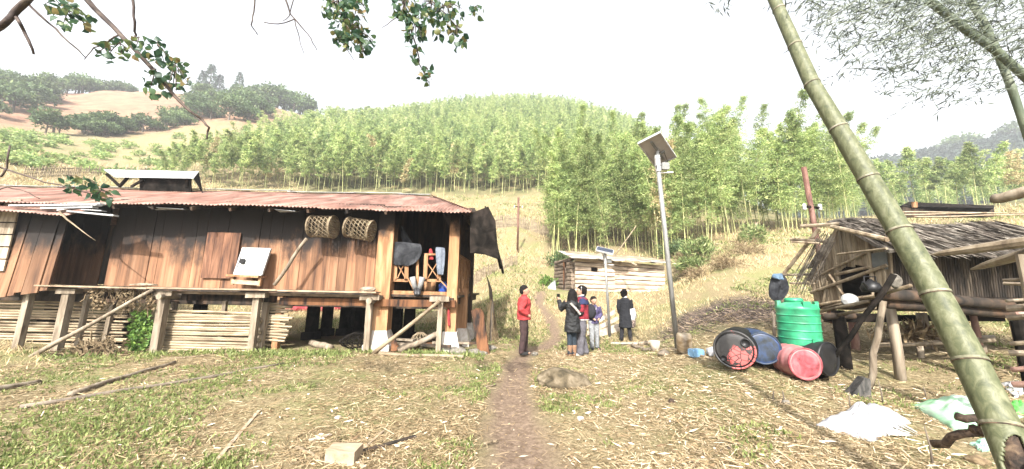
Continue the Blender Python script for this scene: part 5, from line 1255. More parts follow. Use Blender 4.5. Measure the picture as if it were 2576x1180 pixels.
pole('high_log', 'weathered grey log jutting in above the bank at the right edge', 'log', PD(2498, 500, 4.4), PD(2640, 474, 4.0), .06, .07, m_grey)
# ------------------------------------------------------------ people
m_skin = M('skin', (.42, .24, .16), (.5, .3, .21), sc=(5, 5, 5), rough=.6, bump=0)
m_hair = M('black hair', (.008, .007, .007), (.02, .017, .016), sc=(30, 30, 6), rough=.85, bump=.3, spec=.08)
def fab(name, c, k=1.0): return M(name, tuple(q*.7 for q in c), c, tuple(min(1, q*1.25) for q in c), sc=(9, 9, 9), rough=.9, bump=.35)
def loft(bm, rings, seg=18):
    rs_ = []
    for (x, y, z, rx, ry) in rings:
        rs_.append([bm.verts.new((x+rx*math.cos(2*math.pi*k/seg), y+ry*math.sin(2*math.pi*k/seg), z)) for k in range(seg)])
    for i in range(len(rs_)-1):
        for k in range(seg): bm.faces.new((rs_[i][k], rs_[i][(k+1) % seg], rs_[i+1][(k+1) % seg], rs_[i+1][k]))
    bm.faces.new(rs_[0][::-1]); bm.faces.new(rs_[-1])
TS = bpy.data.scenes.new('workshop')
def fuse(name, bm, mat, parent, vox=.012, fold=0.0, seed=1):
    """overlapping volumes grown into one continuous skin"""
    bmesh.ops.recalc_face_normals(bm, faces=bm.faces)
    me = bpy.data.meshes.new('tmp'); bm.to_mesh(me); bm.free()
    o = bpy.data.objects.new('tmp', me); TS.collection.objects.link(o)
    r = o.modifiers.new('r', 'REMESH'); r.mode = 'VOXEL'; r.voxel_size = vox
    s = o.modifiers.new('s', 'SMOOTH'); s.factor = .5; s.iterations = 5
    TS.view_layers[0].update(); dg = TS.view_layers[0].depsgraph; m2 = bpy.data.meshes.new_from_object(o.evaluated_get(dg))
    bpy.data.objects.remove(o); bpy.data.meshes.remove(me)
    if fold:
        for v in m2.vertices:
            n = noise.noise(Vector((v.co.x*9+seed, v.co.y*9, v.co.z*16)))+.5*noise.noise(Vector((v.co.x*22, v.co.y*22+seed, v.co.z*30)))
            v.co += v.normal*n*fold
    m2.name = name; m2.polygons.foreach_set('use_smooth', [True]*len(m2.polygons)); m2.materials.clear(); m2.materials.append(mat)
    if parent is None: return m2
    q = bpy.data.objects.new(name, m2); COL.objects.link(q); q.parent = parent; ORG[q.name] = Vector()
    return q
def limb(bm, pts, rad_, seg=12): tube(bm, pts, rad_, seg)
def person(label, base, yaw, h, arms, feet, head=(0, 0), top=None, pants=None, shoes=None, hair='short', sex=1.0, bare=False, handvis=(False, False), boots=False, body_lean=0.0):
    """arms: ((elbow, wrist) left, right) ; feet: ((knee, ankle) left, right), metres on a 1.7 m figure facing +y"""
    k = h/1.7; SW = .175*sex
    sh = [Vector((-SW, 0, 1.39)), Vector((SW, 0, 1.39))]; hip = [Vector((-.09, 0, .9)), Vector((.09, 0, .9))]
    bm = bmn()
    loft(bm, [(0, 0, .84, .13, .09), (0, 0, .95, .15, .10), (0, 0, 1.08, .125*sex, .09), (0, .01, 1.25, .155*sex, .105), (0, 0, 1.36, .15*sex, .09), (0, -.01, 1.43, .07, .06)])
    limb(bm, [(0, -.01, 1.38), (0, 0, 1.46), (0, .01, 1.54)], [.062, .052, .055])
    hd = Vector((0, .02, 1.585))
    a, b = head; HM = Matrix.Translation((0, 0, 1.5)) @ Matrix.Rotation(a, 4, 'Z') @ Matrix.Rotation(b, 4, 'X') @ Matrix.Scale(1.13, 4) @ Matrix.Translation((0, 0, -1.5))
    n0 = len(bm.verts); blob(bm, hd, (.074, .092, .112), 3, 0); blob(bm, (0, .05, 1.53), (.052, .058, .058), 2, 0); blob(bm, (0, .112, 1.572), (.014, .02, .024), 2, 0); blob(bm, (0, .1, 1.535), (.026, .012, .012), 2, 0)
    for s in (-1, 1): blob(bm, (s*.077, .005, 1.575), (.012, .02, .032), 2, 0); blob(bm, (s*.03, .092, 1.6), (.022, .012, .01), 2, 0)
    bm.verts.ensure_lookup_table(); bmesh.ops.transform(bm, matrix=HM, verts=bm.verts[n0:])
    for i, s in enumerate((-1, 1)):
        el, wr = Vector(arms[i][0]), Vector(arms[i][1]); d = (wr-el).normalized()
        limb(bm, [sh[i], sh[i].lerp(el, .5), el, el.lerp(wr, .4), wr], [.052, .047, .037, .038, .027]); limb(bm, [wr, wr+d*.05, wr+d*.085], [.026, .036, .036], 10)
        kn, an = Vector(feet[i][0]), Vector(feet[i][1])
        limb(bm, [hip[i], hip[i].lerp(kn, .4), kn, kn.lerp(an, .35), an], [.088, .08, .055, .056, .038]); limb(bm, [an, an+Vector((0, .02, -.05)), an+Vector((0, .15, -.06))], [.038, .04, .03])
    me = fuse('person', bm, m_skin, None, .011)
    # five fingers on each hand, kept apart from one another
    b2 = bmn(); b2.from_mesh(me)
    for i, s in enumerate((-1, 1)):
        if not handvis[i]: continue
        el, wr = Vector(arms[i][0]), Vector(arms[i][1]); d = (wr-el).normalized(); sd = d.cross(Vector((0, 1, .3))).normalized(); nn = sd.cross(d).normalized(); p0 = wr+d*.085
        for q, (off, l) in enumerate(((-.027, .055), (-.009, .068), (.009, .072), (.026, .062))):
            f = p0+sd*off; tube(b2, [f-d*.02, f+d*l*.4, f+d*l*.75+nn*.012, f+d*l+nn*.03], [.0095, .009, .008, .006], 7)
        t0 = wr+d*.035-sd*.03*1; tube(b2, [t0, t0+d*.03-sd*.022, t0+d*.058-sd*.026+nn*.014], [.011, .0105, .008], 7)
    b2.to_mesh(me); b2.free(); me.polygons.foreach_set('use_smooth', [True]*len(me.polygons))
    o = bpy.data.objects.new('person', me); COL.objects.link(o); o.location = base; o.scale = (k, k, k); o.rotation_euler.z = yaw; tag(o, label, 'person'); ORG[o.name] = Vector()
    for s in (-1, 1):
        bm = bmn(); blob(bm, (s*.03, .098, 1.586), (.011, .008, .006), 2, 0); bmesh.ops.transform(bm, matrix=HM, verts=bm.verts); obj('eye', bm, m_hair, o, True)
    bm = bmn(); blob(bm, (0, .108, 1.533), (.022, .006, .004), 2, 0); bmesh.ops.transform(bm, matrix=HM, verts=bm.verts); obj('mouth', bm, M('lips', (.3, .11, .09)), o, True)
    # hair
    bm = bmn(); n0 = 0
    blob(bm, (0, .0, 1.625), (.086, .1, .092), 3, .12, 5, 2); blob(bm, (0, -.045, 1.585), (.08, .06, .09), 3, .12, 5, 3)
    if hair == 'mid': blob(bm, (0, -.03, 1.60), (.1, .095, .11), 3, .22, 5, 4); blob(bm, (0, -.065, 1.53), (.078, .045, .07), 3, .2, 5, 5)
    if hair == 'long':
        loft(bm, [(0, -.02, 1.69, .05, .05), (0, -.03, 1.62, .095, .09), (0, -.05, 1.5, .1, .07), (.01, -.09, 1.35, .105, .05), (.02, -.11, 1.2, .09, .035), (.03, -.105, 1.1, .05, .02)])
        for s in (-1, 1): limb(bm, [(s*.07, .03, 1.64), (s*.088, .02, 1.5), (s*.1, .0, 1.36), (s*.09, .02, 1.24)], [.03, .035, .035, .02])
    for v in bm.verts:                       # free the face
        if v.co.y > .045 and v.co.z < 1.625 and abs(v.co.x) < .075: v.co.y = .03
    bmesh.ops.transform(bm, matrix=HM, verts=bm.verts); fuse('hair', bm, m_hair, o, .011, .006)
    # trousers
    bm = bmn(); w_ = pants.get('w', 1.0)
    loft(bm, [(0, 0, .8, .12, .1), (0, 0, .9, .168, .118), (0, 0, 1.03, .145, .1)])
    for i in (0, 1):
        kn, an = Vector(feet[i][0]), Vector(feet[i][1]); limb(bm, [hip[i]+Vector((0, 0, .02)), hip[i].lerp(kn, .45), kn, kn.lerp(an, .5), an+Vector((0, 0, .0)), an+Vector((0, .01, -.035))], [.105, .096*w_, .076*w_, .07*w_, .066*w_, .068*w_])
    fuse('trousers', bm, pants['mat'], o, .013, .009)
    for i, s in enumerate((-1, 1)):
        an = Vector(feet[i][1]); bm = bmn(); limb(bm, [an+Vector((0, -.05, -.045)), an+Vector((0, .0, -.04)), an+Vector((s*.01, .09, -.052)), an+Vector((s*.015, .17, -.06))], [.035, .048, .045, .03])
        if boots: limb(bm, [an+Vector((0, 0, -.04)), an+Vector((0, -.01, .2))], [.055, .068])
        fuse('boot' if boots else 'shoe', bm, shoes, o, .012)
    # upper garment
    bm = bmn(); zb, fl = top['bottom'], top.get('flare', .0); p = top.get('puff', 0)
    R0 = .165+p; rings = [(0, 0, zb, R0+fl, .135+p+fl*.8)]
    if zb < .85: rings.append((0, 0, (zb+.95)/2, R0+fl*.5, .13+p+fl*.4))
    rings += [(0, 0, .98, .158+p, .125+p), (0, 0, 1.12, .152*sex+p, .12+p), (0, .005, 1.27, .175*sex+p, .128+p), (0, -.005, 1.38, .165*sex+p*.8, .108+p), (0, -.005, 1.45, .085, .078)]
    loft(bm, rings)
    for i in (0, 1):
        el, wr = Vector(arms[i][0]), Vector(arms[i][1]); limb(bm, [sh[i]+Vector((0, 0, -.01)), sh[i].lerp(el, .5), el, el.lerp(wr, .5), wr.lerp(el, .04)], [.078+p*.6, .07+p*.6, .062+p*.5, .056+p*.4, .05+p*.3])
    if top.get('collar'): limb(bm, [(0, -.005, 1.42), (0, 0, 1.49)], [.082, .078], 16)
    g_ = fuse(top.get('name', 'jacket'), bm, top['mat'], o, .013, top.get('fold', .012), hash(label) % 50)
    return o, HM
FT = (((-.09, .03, .48), (-.1, .0, .09)), ((.09, .03, .48), (.1, .0, .09)))
def stand(vx, vy, D): return gnd(PD(vx, vy, D))
# man in red, in profile facing right, hands in the jacket pockets
pocket = (((-.26, -.07, 1.12), (-.19, .09, 1.0)), ((.26, -.07, 1.12), (.19, .09, 1.0)))
p1, HM = person('man in a red jacket and dark trousers standing side on with hands in pockets', stand(1316, 888, 8.6), rad(-92), 1.67, pocket, (((-.085, .04, .48), (-.09, .03, .09)), ((.085, .0, .48), (.09, -.05, .09))), (0, .08),
   dict(mat=fab('red jacket', (.40, .04, .042)), bottom=.86, collar=True, fold=.016, puff=.05), dict(mat=fab('dark maroon trousers', (.05, .028, .028)), w=1.15), fab('black shoe', (.02, .02, .02)))
# woman in the black parka, back to us, lifting a phone
m_par = M('black parka', (.006, .006, .007), (.012, .013, .014), (.022, .023, .025), sc=(6, 6, 10), rough=.7, bump=.5)
p2, HM = person('woman with long black hair and black fur trimmed parka holding up a phone', stand(1440, 891, 8.5), rad(14), 1.6, (((-.27, .1, 1.2), (-.24, .34, 1.42)), ((.25, -.02, 1.12), (.2, .16, 1.0))), (((-.075, .02, .48), (-.08, .0, .09)), ((.06, .03, .48), (.05, .02, .09))), (-.5, 0),
   dict(mat=m_par, bottom=.62, flare=.03, puff=.03, fold=.016, name='parka'), dict(mat=fab('dark jeans', (.02, .03, .042)), w=.92), fab('brown boot', (.26, .15, .09)), 'long', .9, handvis=(True, False), boots=True)
bm = bmn()
for i in range(300):
    u = random.random(); a = random.random()*6.28; r = .03+.012*random.random(); c = Vector((-.12+.25*u, -.165-.05*math.sin(u*3.1), 1.36-.27*u)); d = Vector((math.cos(a)*.6+.1, -abs(math.sin(a)), math.sin(a)*.8)).normalized()
    tube(bm, [c, c+d*r], [.006, .002], 4)
tube(bm, [(-.12, -.15, 1.36), (0, -.2, 1.23), (.13, -.165, 1.09)], [.022, .025, .02], 8)
obj('fur_trim', bm, M('pale fur', (.5, .47, .42), (.75, .72, .68), sc=(20, 20, 20)), p2)
bm = bmn(); limb(bm, [(-.1, -.09, 1.4), (0, -.16, 1.33), (.1, -.12, 1.3)], [.06, .075, .06]); fuse('hood', bm, m_par, p2, .013)
ph = p2.matrix_basis @ Vector((-.225, .44, 1.52)); bm = bmn(); boxc(bm, ph, (.075, .012, .14), rad(14), .25); bmesh.ops.bevel(bm, geom=bm.edges[:], offset=.004, segments=2); tag(obj('phone', bm, m_black), 'black phone held up by the woman in the parka', 'phone')
# person in navy and maroon, facing left
p3, HM = person('person in a navy and maroon jacket and wide grey trousers standing behind the parka', stand(1464, 894, 8.75), rad(78), 1.72, (((-.24, .02, 1.12), (-.16, .2, 1.06)), ((.24, -.04, 1.12), (.2, .14, 1.02))), (((-.085, .03, .48), (-.1, .05, .09)), ((.085, .02, .48), (.1, -.08, .09))), (.1, .05),
   dict(mat=fab('maroon jacket', (.22, .018, .03)), bottom=.88, puff=.045, fold=.014), dict(mat=fab('grey track trousers', (.11, .105, .12)), w=1.45), fab('white shoe', (.7, .7, .68)), 'mid')
bm = bmn(); loft(bm, [(0, -.005, 1.25, .226, .18), (0, -.005, 1.36, .21, .16), (0, -.005, 1.42, .13, .1), (0, -.005, 1.46, .09, .085)])
for s in (-1, 1): limb(bm, [(s*.17, 0, 1.39), (s*.215, -.01, 1.24)], [.11, .11])
fuse('yoke', bm, fab('navy yoke', (.022, .03, .085)), p3, .012, .006)
bm = bmn(); tube(bm, [(.082*math.cos(i*.3142), .078*math.sin(i*.3142), 1.475-.02*math.sin(i*.3142)) for i in range(21)], .017, 8, cap=False); obj('collar', bm, m_alu, p3, True)
bm = bmn(); tube(bm, [(.21*math.cos(i*.3142), .178*math.sin(i*.3142), .885) for i in range(21)], .011, 8, cap=False); obj('hem_band', bm, m_alu, p3, True)
bm = bmn(); tube(bm, [(-.09, .0, 1.6), (-.075, .0, 1.69), (0, 0, 1.732), (.075, 0, 1.69), (.09, 0, 1.6)], .012, 8); obj('hair_band', bm, m_alu, p3, True)
c = p3.matrix_basis @ Vector((.06, -.24, 1.08)); bm = bmn(); blob(bm, c, (.12, .1, .19), 3, .2, 3, 3); bm2 = obj('shoulder_bag', bm, fab('black nylon', (.02, .02, .026)), None, True, c); tag(bm2, 'black shoulder bag hanging behind the person in maroon', 'bag')
bm = bmn(); tube(bm, [p3.matrix_basis @ Vector(q) for q in ((.05, -.2, 1.22), (.09, -.15, 1.38), (.06, .02, 1.46), (-.08, .16, 1.3))], .014, 6); obj('strap', bm, m_black, bm2, True)
# boy in a purple hoodie
p4, HM = person('boy in a purple hoodie and grey jeans standing with hands in the pouch', stand(1494, 883, 10.3), rad(196), 1.53, (((-.27, .0, 1.13), (-.1, .17, 1.0)), ((.27, .0, 1.13), (.1, .17, 1.0))), (((-.1, .03, .48), (-.12, .0, .09)), ((.09, .04, .48), (.1, .05, .09))), (.1, -.05),
   dict(mat=fab('purple hoodie', (.075, .062, .135)), bottom=.84, puff=.015, fold=.013, name='hoodie'), dict(mat=fab('faded grey jeans', (.26, .27, .28)), w=1.05), fab('dark shoe', (.03, .03, .03)))
bm = bmn(); limb(bm, [(-.1, -.02, 1.42), (-.08, -.09, 1.44), (0, -.12, 1.43), (.08, -.09, 1.44), (.1, -.02, 1.42)], [.035, .05, .055, .05, .035]); fuse('hood', bm, p4.children[-1].data.materials[0], p4, .012)
bm = bmn(); tube(bm, [(-.04, .125, 1.4), (-.01, .15, 1.3), (.02, .152, 1.24)], .006, 5); tube(bm, [(.04, .125, 1.4), (.03, .15, 1.3), (.02, .152, 1.24)], .006, 5); blob(bm, (.02, .153, 1.25), (.02, .008, .03), 2, 0); obj('lanyard', bm, m_alu, p4, True)
# person in the long black coat, back to us
p5, HM = person('person in a long black coat and dark trousers seen from behind, head turned right', stand(1575, 890, 11.0), rad(-28), 1.62, (((-.215, -.02, 1.12), (-.2, .08, .9)), ((.215, .03, 1.13), (.1, .2, 1.06))), (((-.11, .0, .48), (-.14, -.02, .09)), ((.1, .04, .48), (.15, .06, .09))), (-.5, .1),
   dict(mat=fab('black wool coat', (.012, .013, .017)), bottom=.46, flare=.05, puff=.012, fold=.01, name='coat'), dict(mat=fab('black trousers', (.018, .018, .022)), w=1.0), fab('black shoe', (.02, .02, .02)), 'mid', .95)
bm = bmn(); limb(bm, [(0, -.01, 1.43), (0, 0, 1.495)], [.085, .075], 14); fuse('collar', bm, m_alu, p5, .01)
c = stand(1596, 880, 10.9)+Vector((0, .1, .62)); bm = bmn(); blob(bm, c+Vector((0, 0, .22)), (.12, .1, .22), 3, .3, 3, 8); tag(obj('white_bag', bm, fab('white cloth', (.75, .74, .74)), None, True, c), 'white cloth bag carried at the right side of the black coat', 'bag')
bm = bmn(); blob(bm, c+Vector((.01, .02, -.06)), (.1, .08, .16), 3, .3, 3, 9); tag(obj('patterned_bag', bm, M('patterned cloth', (.04, .03, .03), (.2, .15, .12), (.5, .4, .35), sc=(25, 25, 25)), None, True, c), 'brown patterned bag hanging below the white cloth bag', 'bag')
bm = bmn(); a, b = stand(1538, 884, 10.9), stand(1606, 896, 10.5); beam(bm, a+Vector((0, 0, .03)), b+Vector((0, 0, .03)), .2, .04); tag(obj('ground_board', bm, m_wb), 'pale board lying on the grass below the black coat', 'board')
bpy.data.scenes.remove(TS)
# ------------------------------------------------------------ foreground bamboo
def proj(p):
    q = Vector(p)-CAM; z = q.dot(_f); return CX+FPX*q.dot(_R)/z, CY-FPX*q.dot(_U)/z
m_big = M('big bamboo', (.055, .065, .032), (.125, .135, .07), (.215, .215, .135), sc=(30, 30, 14), rough=.55, bump=.04, detail=8, rlo=.3, rhi=.72, spec=.25)
m_node = M('bamboo node', (.13, .135, .08), (.22, .21, .14), (.33, .3, .23), sc=(14, 14, 14), rough=.8)
m_rot = M('rotten bamboo', (.02, .014, .01), (.07, .045, .03), (.16, .11, .07), sc=(18, 18, 18), bump=.6)
axis = [(1928, -40, 3.85, .05), (1943, -10, 3.75, .052), (2042, 211, 3.25, .06), (2187, 455, 2.75, .067), (2332, 700, 2.32, .07), (2438, 905, 2.06, .072), (2516, 1068, 1.88, .073), (2570, 1190, 1.76, .075), (2638, 1340, 1.64, .075)]
AX = [(PD(a, b, d), r) for a, b, d, r in axis]
def cull(i):
    i = max(0, min(i, len(AX)-1.0001)); k = int(i); f = i-k; return AX[k][0].lerp(AX[k+1][0], f), AX[k][1]*(1-f)+AX[k+1][1]*f
nodes_v = [26, 113, 211, 320, 446, 579, 737, 903, 1066]
# fraction along the axis where each node sits
ys = [(i/40, proj(cull(i/40)[0])[1]) for i in range(40*(len(AX)-1))]
nodes_i = [min(ys, key=lambda q: abs(q[1]-v))[0] for v in nodes_v]
low = AX[-1][0]; low_dir = (AX[-1][0]-AX[-2][0]).normalized(); ext = low+low_dir*((low.z-hz(low.x, low.y))/max(.05, -low_dir.z)+.1)
t = thing('bamboo_pole', 'huge leaning green bamboo pole with a rotted base in the right foreground', 'bamboo pole', ext)
bm = bmn(); NS, NL = 44, 300; rings = []
d0 = (AX[-1][0]-AX[0][0]).normalized(); s0 = d0.cross(Vector((0, 1, 0))).normalized(); u0 = s0.cross(d0).normalized()
def radius(i, r):
    dn = min(abs(i-n_) for n_ in nodes_i); return r*(1+.05*math.exp(-(dn/.018)**2)-.035*math.exp(-((dn-.03)/.02)**2))
for j in range(NL+1):
    i = j/NL*(len(AX)-1); c, r = cull(i); r = radius(i, r)
    rings.append([bm.verts.new(c+s0*math.cos(2*math.pi*k/NS)*r+u0*math.sin(2*math.pi*k/NS)*r) for k in range(NS)])
inner = bmn()
for j in range(NL):
    for k in range(NS):
        vs = (rings[j][k], rings[j][(k+1) % NS], rings[j+1][(k+1) % NS], rings[j+1][k]); cc = sum((v.co for v in vs), Vector())/4
        px, py = proj(cc); i = j/NL*(len(AX)-1); nrm_ = (cc-cull(i)[0])
        hole = ((px-2552)/34)**2+((py-1158)/70)**2+.35*noise.noise(cc*22) < 1 and nrm_.dot(CAM-cc) > 0
        if not hole: bm.faces.new(vs)
o = obj('culm', bm, m_big, t, True); md = o.modifiers.new('t', 'SOLIDIFY'); md.thickness = .012; md.offset = -1
bm = bmn(); pts = [cull(len(AX)-1-2.2+.25*q)[0] for q in range(9)]; tube(bm, pts, [.054]*9, 20, jit=.08); obj('rotten_core', bm, m_rot, t, True)
bm = bmn(); tube(bm, [low, low.lerp(ext, .5), ext], [.075, .075, .075], 24); obj('lower_culm', bm, m_big, t, True)
for n_ in nodes_i:
    c, r = cull(n_); c2, _ = cull(n_+.02); d = (c2-c).normalized(); bm = bmn()
    tube(bm, [c-d*.007, c-d*.002, c+d*.003, c+d*.008], [radius(n_, r)*.997, radius(n_, r)*1.008, radius(n_, r)*1.008, radius(n_, r)*.997], 40, cap=False); obj('node_ring', bm, m_node, t, True)
    bm = bmn(); tube(bm, [c+d*.009, c+d*.012, c+d*.015], [radius(n_, r)*.998, radius(n_, r)*1.012, radius(n_, r)*.996], 40, cap=False); obj('node_line', bm, m_rot, t, True)
bm = bmn(); tube(bm, [cull(7.05)[0]+Vector((-.07, -.06, 0)), cull(6.35)[0]+Vector((-.0, -.1, 0))], [.02, .008], 7, jit=.3); obj('sheath_scar', bm, m_node, t, True)
# two thinner culms and their canopy at the upper right
m_cang = M('grey green culm', (.09, .115, .075), (.14, .17, .11), (.19, .21, .15), sc=(4, 4, 2), rough=.5)
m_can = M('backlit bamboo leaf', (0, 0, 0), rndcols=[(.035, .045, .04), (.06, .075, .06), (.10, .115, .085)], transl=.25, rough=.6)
CUL = [([(2300, -30, 4.6), (2335, 0, 4.6), (2420, 68, 4.6), (2500, 124, 4.55), (2575, 190, 4.5), (2720, 330, 4.4), (2960, 620, 4.3)], .043, 'left leaning culm of the two thin bamboos at the upper right'),
       ([(2425, -30, 5.0), (2441, 0, 5.0), (2476, 62, 4.95), (2508, 130, 4.9), (2545, 225, 4.8), (2600, 390, 4.7), (2720, 680, 4.6)], .04, 'steep right culm of the two thin bamboos at the upper right')]
rg = np.random.RandomState(77)
def inside(vx, vy):
    lim = np.interp(vx, [1990, 2030, 2080, 2150, 2200, 2290, 2400, 2500, 2600, 2660], [0, 40, 130, 175, 205, 250, 262, 235, 215, 260])
    return vy < lim
for ci, (cp_, r, lb) in enumerate(CUL):
    pts = [PD(*q) for q in cp_]; g0 = gnd(pts[-1]+(pts[-1]-pts[-2])*.25); t = thing('bamboo', lb, 'bamboo', g0); bm = bmn()
    fine = []
    for a, b in zip(pts, pts[1:]+[g0]):
        fine += [a.lerp(b, q/3) for q in range(3)]
    fine.append(g0); tube(bm, fine, [r*(1+.06*(i % 3 == 0)) for i in range(len(fine))], 14); obj('culm', bm, m_cang, t, True)
    Vs, Ds, bt = [], [], bmn()
    n = 0
    while n < 560:
        vx = rg.uniform(1990, 2680); vy = rg.uniform(-60, 265)
        if not inside(vx, vy) or rg.rand() > np.interp(vx, [1990, 2150, 2300, 2680], [.35, .6, 1, 1])*np.interp(vy, [-60, 60, 150, 265], [1, 1, .55, .3]): continue
        n += 1; p = PD(vx, vy, rg.uniform(3.6, 6.2)); ang = rg.uniform(-2.9, -.3); dd = (_R*math.cos(ang)*1.0+_U*math.sin(ang)*.35-_f*rg.uniform(-.4, .4)).normalized(); l = rg.uniform(.12, .4)
        if rg.rand() < .8: dd = (-_R*rg.uniform(.3, 1)+_U*rg.uniform(-.5, .15)+_f*rg.uniform(-.5, .5)).normalized()
        tube(bt, [p-dd*l*.4, p+dd*l], [.0035, .0015], 3)
        tube(bt, [p-dd*l*.4, pts[2]], [.002, .004], 3) if n < 1 else None
        for q in range(7):
            Vs.append(p+dd*l*(q/6)*1.05); e = dd+Vector(rg.normal(size=3)*.55)-Vector((0, 0, .35)); Ds.append(e)
    for q in range(14) if ci == 0 else ():
        p = PD(rg.uniform(1775, 1860), rg.uniform(-40, 25), 4.2)
        for w_ in range(4): Vs.append(p+Vector(rg.normal(size=3)*.02)); Ds.append(Vector(rg.normal(size=3))-Vector((0, 0, .8)))
    Vn, Dn = np.array(Vs), np.array(Ds); N = len(Vn); lv, lf = leaves(Vn, Dn, rg.uniform(.06, .13, N), rg.uniform(.011, .018, N), rg)
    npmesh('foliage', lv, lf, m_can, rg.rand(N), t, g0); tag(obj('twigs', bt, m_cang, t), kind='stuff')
# ------------------------------------------------------------ overhanging tree branches
m_br = M('dark branch', (.045, .032, .03), (.09, .065, .055), (.14, .11, .09), sc=(9, 9, 9))
m_bl = M('broad leaf', (0, 0, 0), rndcols=[(.02, .05, .03), (.04, .085, .045), (.07, .12, .05), (.12, .15, .055), (.17, .12, .05)], transl=.4, rough=.45)
def heart(Cn, Dn, Ln, Wn, rg):
    N = len(Cn); Dn = unit(Dn); S = unit(np.cross(Dn, rg.normal(size=(N, 3)))); U = np.cross(S, Dn); L_ = Ln[:, None]; W_ = Wn[:, None]
    prof = [(0, 0), (.12, .34), (.34, .5), (.62, .36), (.84, .13), (1, 0)]
    a = [Cn+Dn*L_*p+S*W_*q+U*W_*q*.35-U*L_*.18*p*p for p, q in prof]; b = [Cn+Dn*L_*p-S*W_*q+U*W_*q*.35-U*L_*.18*p*p for p, q in prof[1:-1]]
    V_ = np.stack(a+b, 1).reshape(-1, 3); o_ = (np.arange(N)*10)[:, None]
    F1 = np.array([[0, 1, 6, 0]]); quads = [(0, 1, 2, 6), (6, 2, 3, 7), (7, 3, 4, 8), (8, 4, 5, 9)]
    F_ = np.concatenate([o_+np.array(q)[None] for q in quads], 0)
    return V_, F_
def branch(label, lines, clusters, D, seed, tw=26):
    p0 = PD(*lines[0][0][0], D); t = thing('tree_branch', label, 'branch', p0); bm = bmn(); rg = np.random.RandomState(seed)
    for (pts, r0, r1) in lines:
        P = []
        for a, b in zip(pts, pts[1:]):
            for q in range(3): P.append(PD(a[0]+(b[0]-a[0])*q/3+rg.uniform(-2, 2), a[1]+(b[1]-a[1])*q/3+rg.uniform(-2, 2), D+rg.uniform(-.03, .03)))
        P.append(PD(*pts[-1], D)); n = len(P); tube(bm, P, [r0+(r1-r0)*i/(n-1) for i in range(n)], 7, jit=.12)
    C_, D_ = [], []
    for (cx, cy, rx, ry, cnt) in clusters:
        hub = PD(cx, cy-ry*.6, D)
        for i in range(max(2, cnt//5)):
            q = PD(cx+rg.uniform(-rx, rx)*.9, cy+rg.uniform(-ry, ry)*.9, D+rg.uniform(-.2, .2)); tube(bm, [hub, hub.lerp(q, .5)+Vector((0, 0, .015)), q], [.005, .004, .002], 4)
        for i in range(int(cnt*1.35)):
            a = rg.rand()*6.28; k = rg.rand()**.5; C_.append(PD(cx+rx*k*math.cos(a), cy+ry*k*math.sin(a), D+rg.uniform(-.22, .22))[:]); D_.append(rg.normal(size=3)*.8+np.array([0, 0, -.75]))
    obj('twig', bm, m_br, t, True)
    if C_:
        N = len(C_); V_, F_ = heart(np.array(C_), np.array(D_), rg.uniform(.042, .078, N), rg.uniform(.036, .064, N), rg); npmesh('leaves', V_, F_, m_bl, np.tile(np.clip(rg.rand(N)**1.7, 0, 1), 4), t, p0, smooth=True)
    return t
branch('thick bare branch with a short hanging stub in the upper left corner', [([(-60, 110), (0, 68), (40, 32), (80, -14)], .022, .026), ([(36, 32), (52, 62), (72, 100), (85, 137)], .014, .008)], [], 3.0, 1)
branch('thin bare branch falling to the right from the upper left corner', [([(58, -5), (80, 18), (140, 75), (190, 120), (214, 144)], .012, .004)], [], 3.1, 2)
branch('long dark branch sweeping down across the left with leaf clusters', [([(200, -25), (240, 25), (310, 95), (370, 158), (425, 225), (470, 275), (505, 298), (526, 322), (520, 350)], .022, .006), ([(300, 88), (270, 108), (235, 120), (212, 150)], .007, .003)], [(395, 130, 36, 34, 24), (440, 190, 42, 46, 40), (390, 205, 26, 42, 24), (300, 125, 56, 28, 26), (275, 130, 40, 25, 12), (350, 105, 40, 20, 14)], 3.05, 3)
branch('short straight twig hanging from the top above the long branch', [([(332, -20), (336, 40), (340, 78), (342, 104)], .01, .008)], [], 3.0, 4)
branch('small leafy sprig at the top left between two bare branches', [([(150, -20), (165, 20), (185, 45)], .007, .003), ([(120, -20), (150, 10)], .005, .003)], [(150, 10, 42, 22, 22), (172, 45, 42, 30, 28), (222, 58, 18, 22, 10)], 3.0, 5)
branch('hooked bare twig hanging alone from the top centre left', [([(645, -18), (638, 30), (630, 62), (648, 88)], .007, .004)], [], 3.2, 6)
branch('forked bare twigs hanging from the top left of the leafy clusters', [([(712, -20), (730, 35), (755, 68), (782, 98), (797, 126)], .008, .003), ([(740, 48), (752, 95), (765, 137)], .005, .002), ([(664, 58), (700, 60), (742, 48)], .004, .005), ([(742, -15), (728, 40), (712, 52)], .005, .003)], [], 3.2, 7)
branch('leafy hanging branch left of the two clusters at the top', [([(830, -20), (850, 30), (890, 70), (918, 135)], .009, .003), ([(858, 100), (890, 152)], .004, .002)], [(850, 25, 38, 40, 60), (900, 20, 30, 32, 30), (875, 70, 42, 30, 44), (905, 95, 42, 26, 34), (860, 105, 26, 20, 16), (915, 130, 16, 16, 8)], 3.1, 8)
branch('leafy hanging branch right of the two clusters with a drooping tail', [([(1010, -20), (1020, 40), (1045, 110), (1055, 160), (1078, 208)], .01, .003), ([(1060, -20), (1110, 25), (1150, 70)], .007, .004), ([(1000, 45), (960, 70)], .004, .002)], [(1020, 20, 34, 34, 60), (1045, 70, 30, 34, 44), (1085, 25, 34, 28, 36), (1125, 30, 40, 34, 40), (1150, 85, 20, 34, 20), (1195, 30, 22, 18, 12), (1045, 135, 16, 26, 12), (1072, 185, 18, 26, 16), (1110, 75, 20, 22, 14)], 3.1, 9)
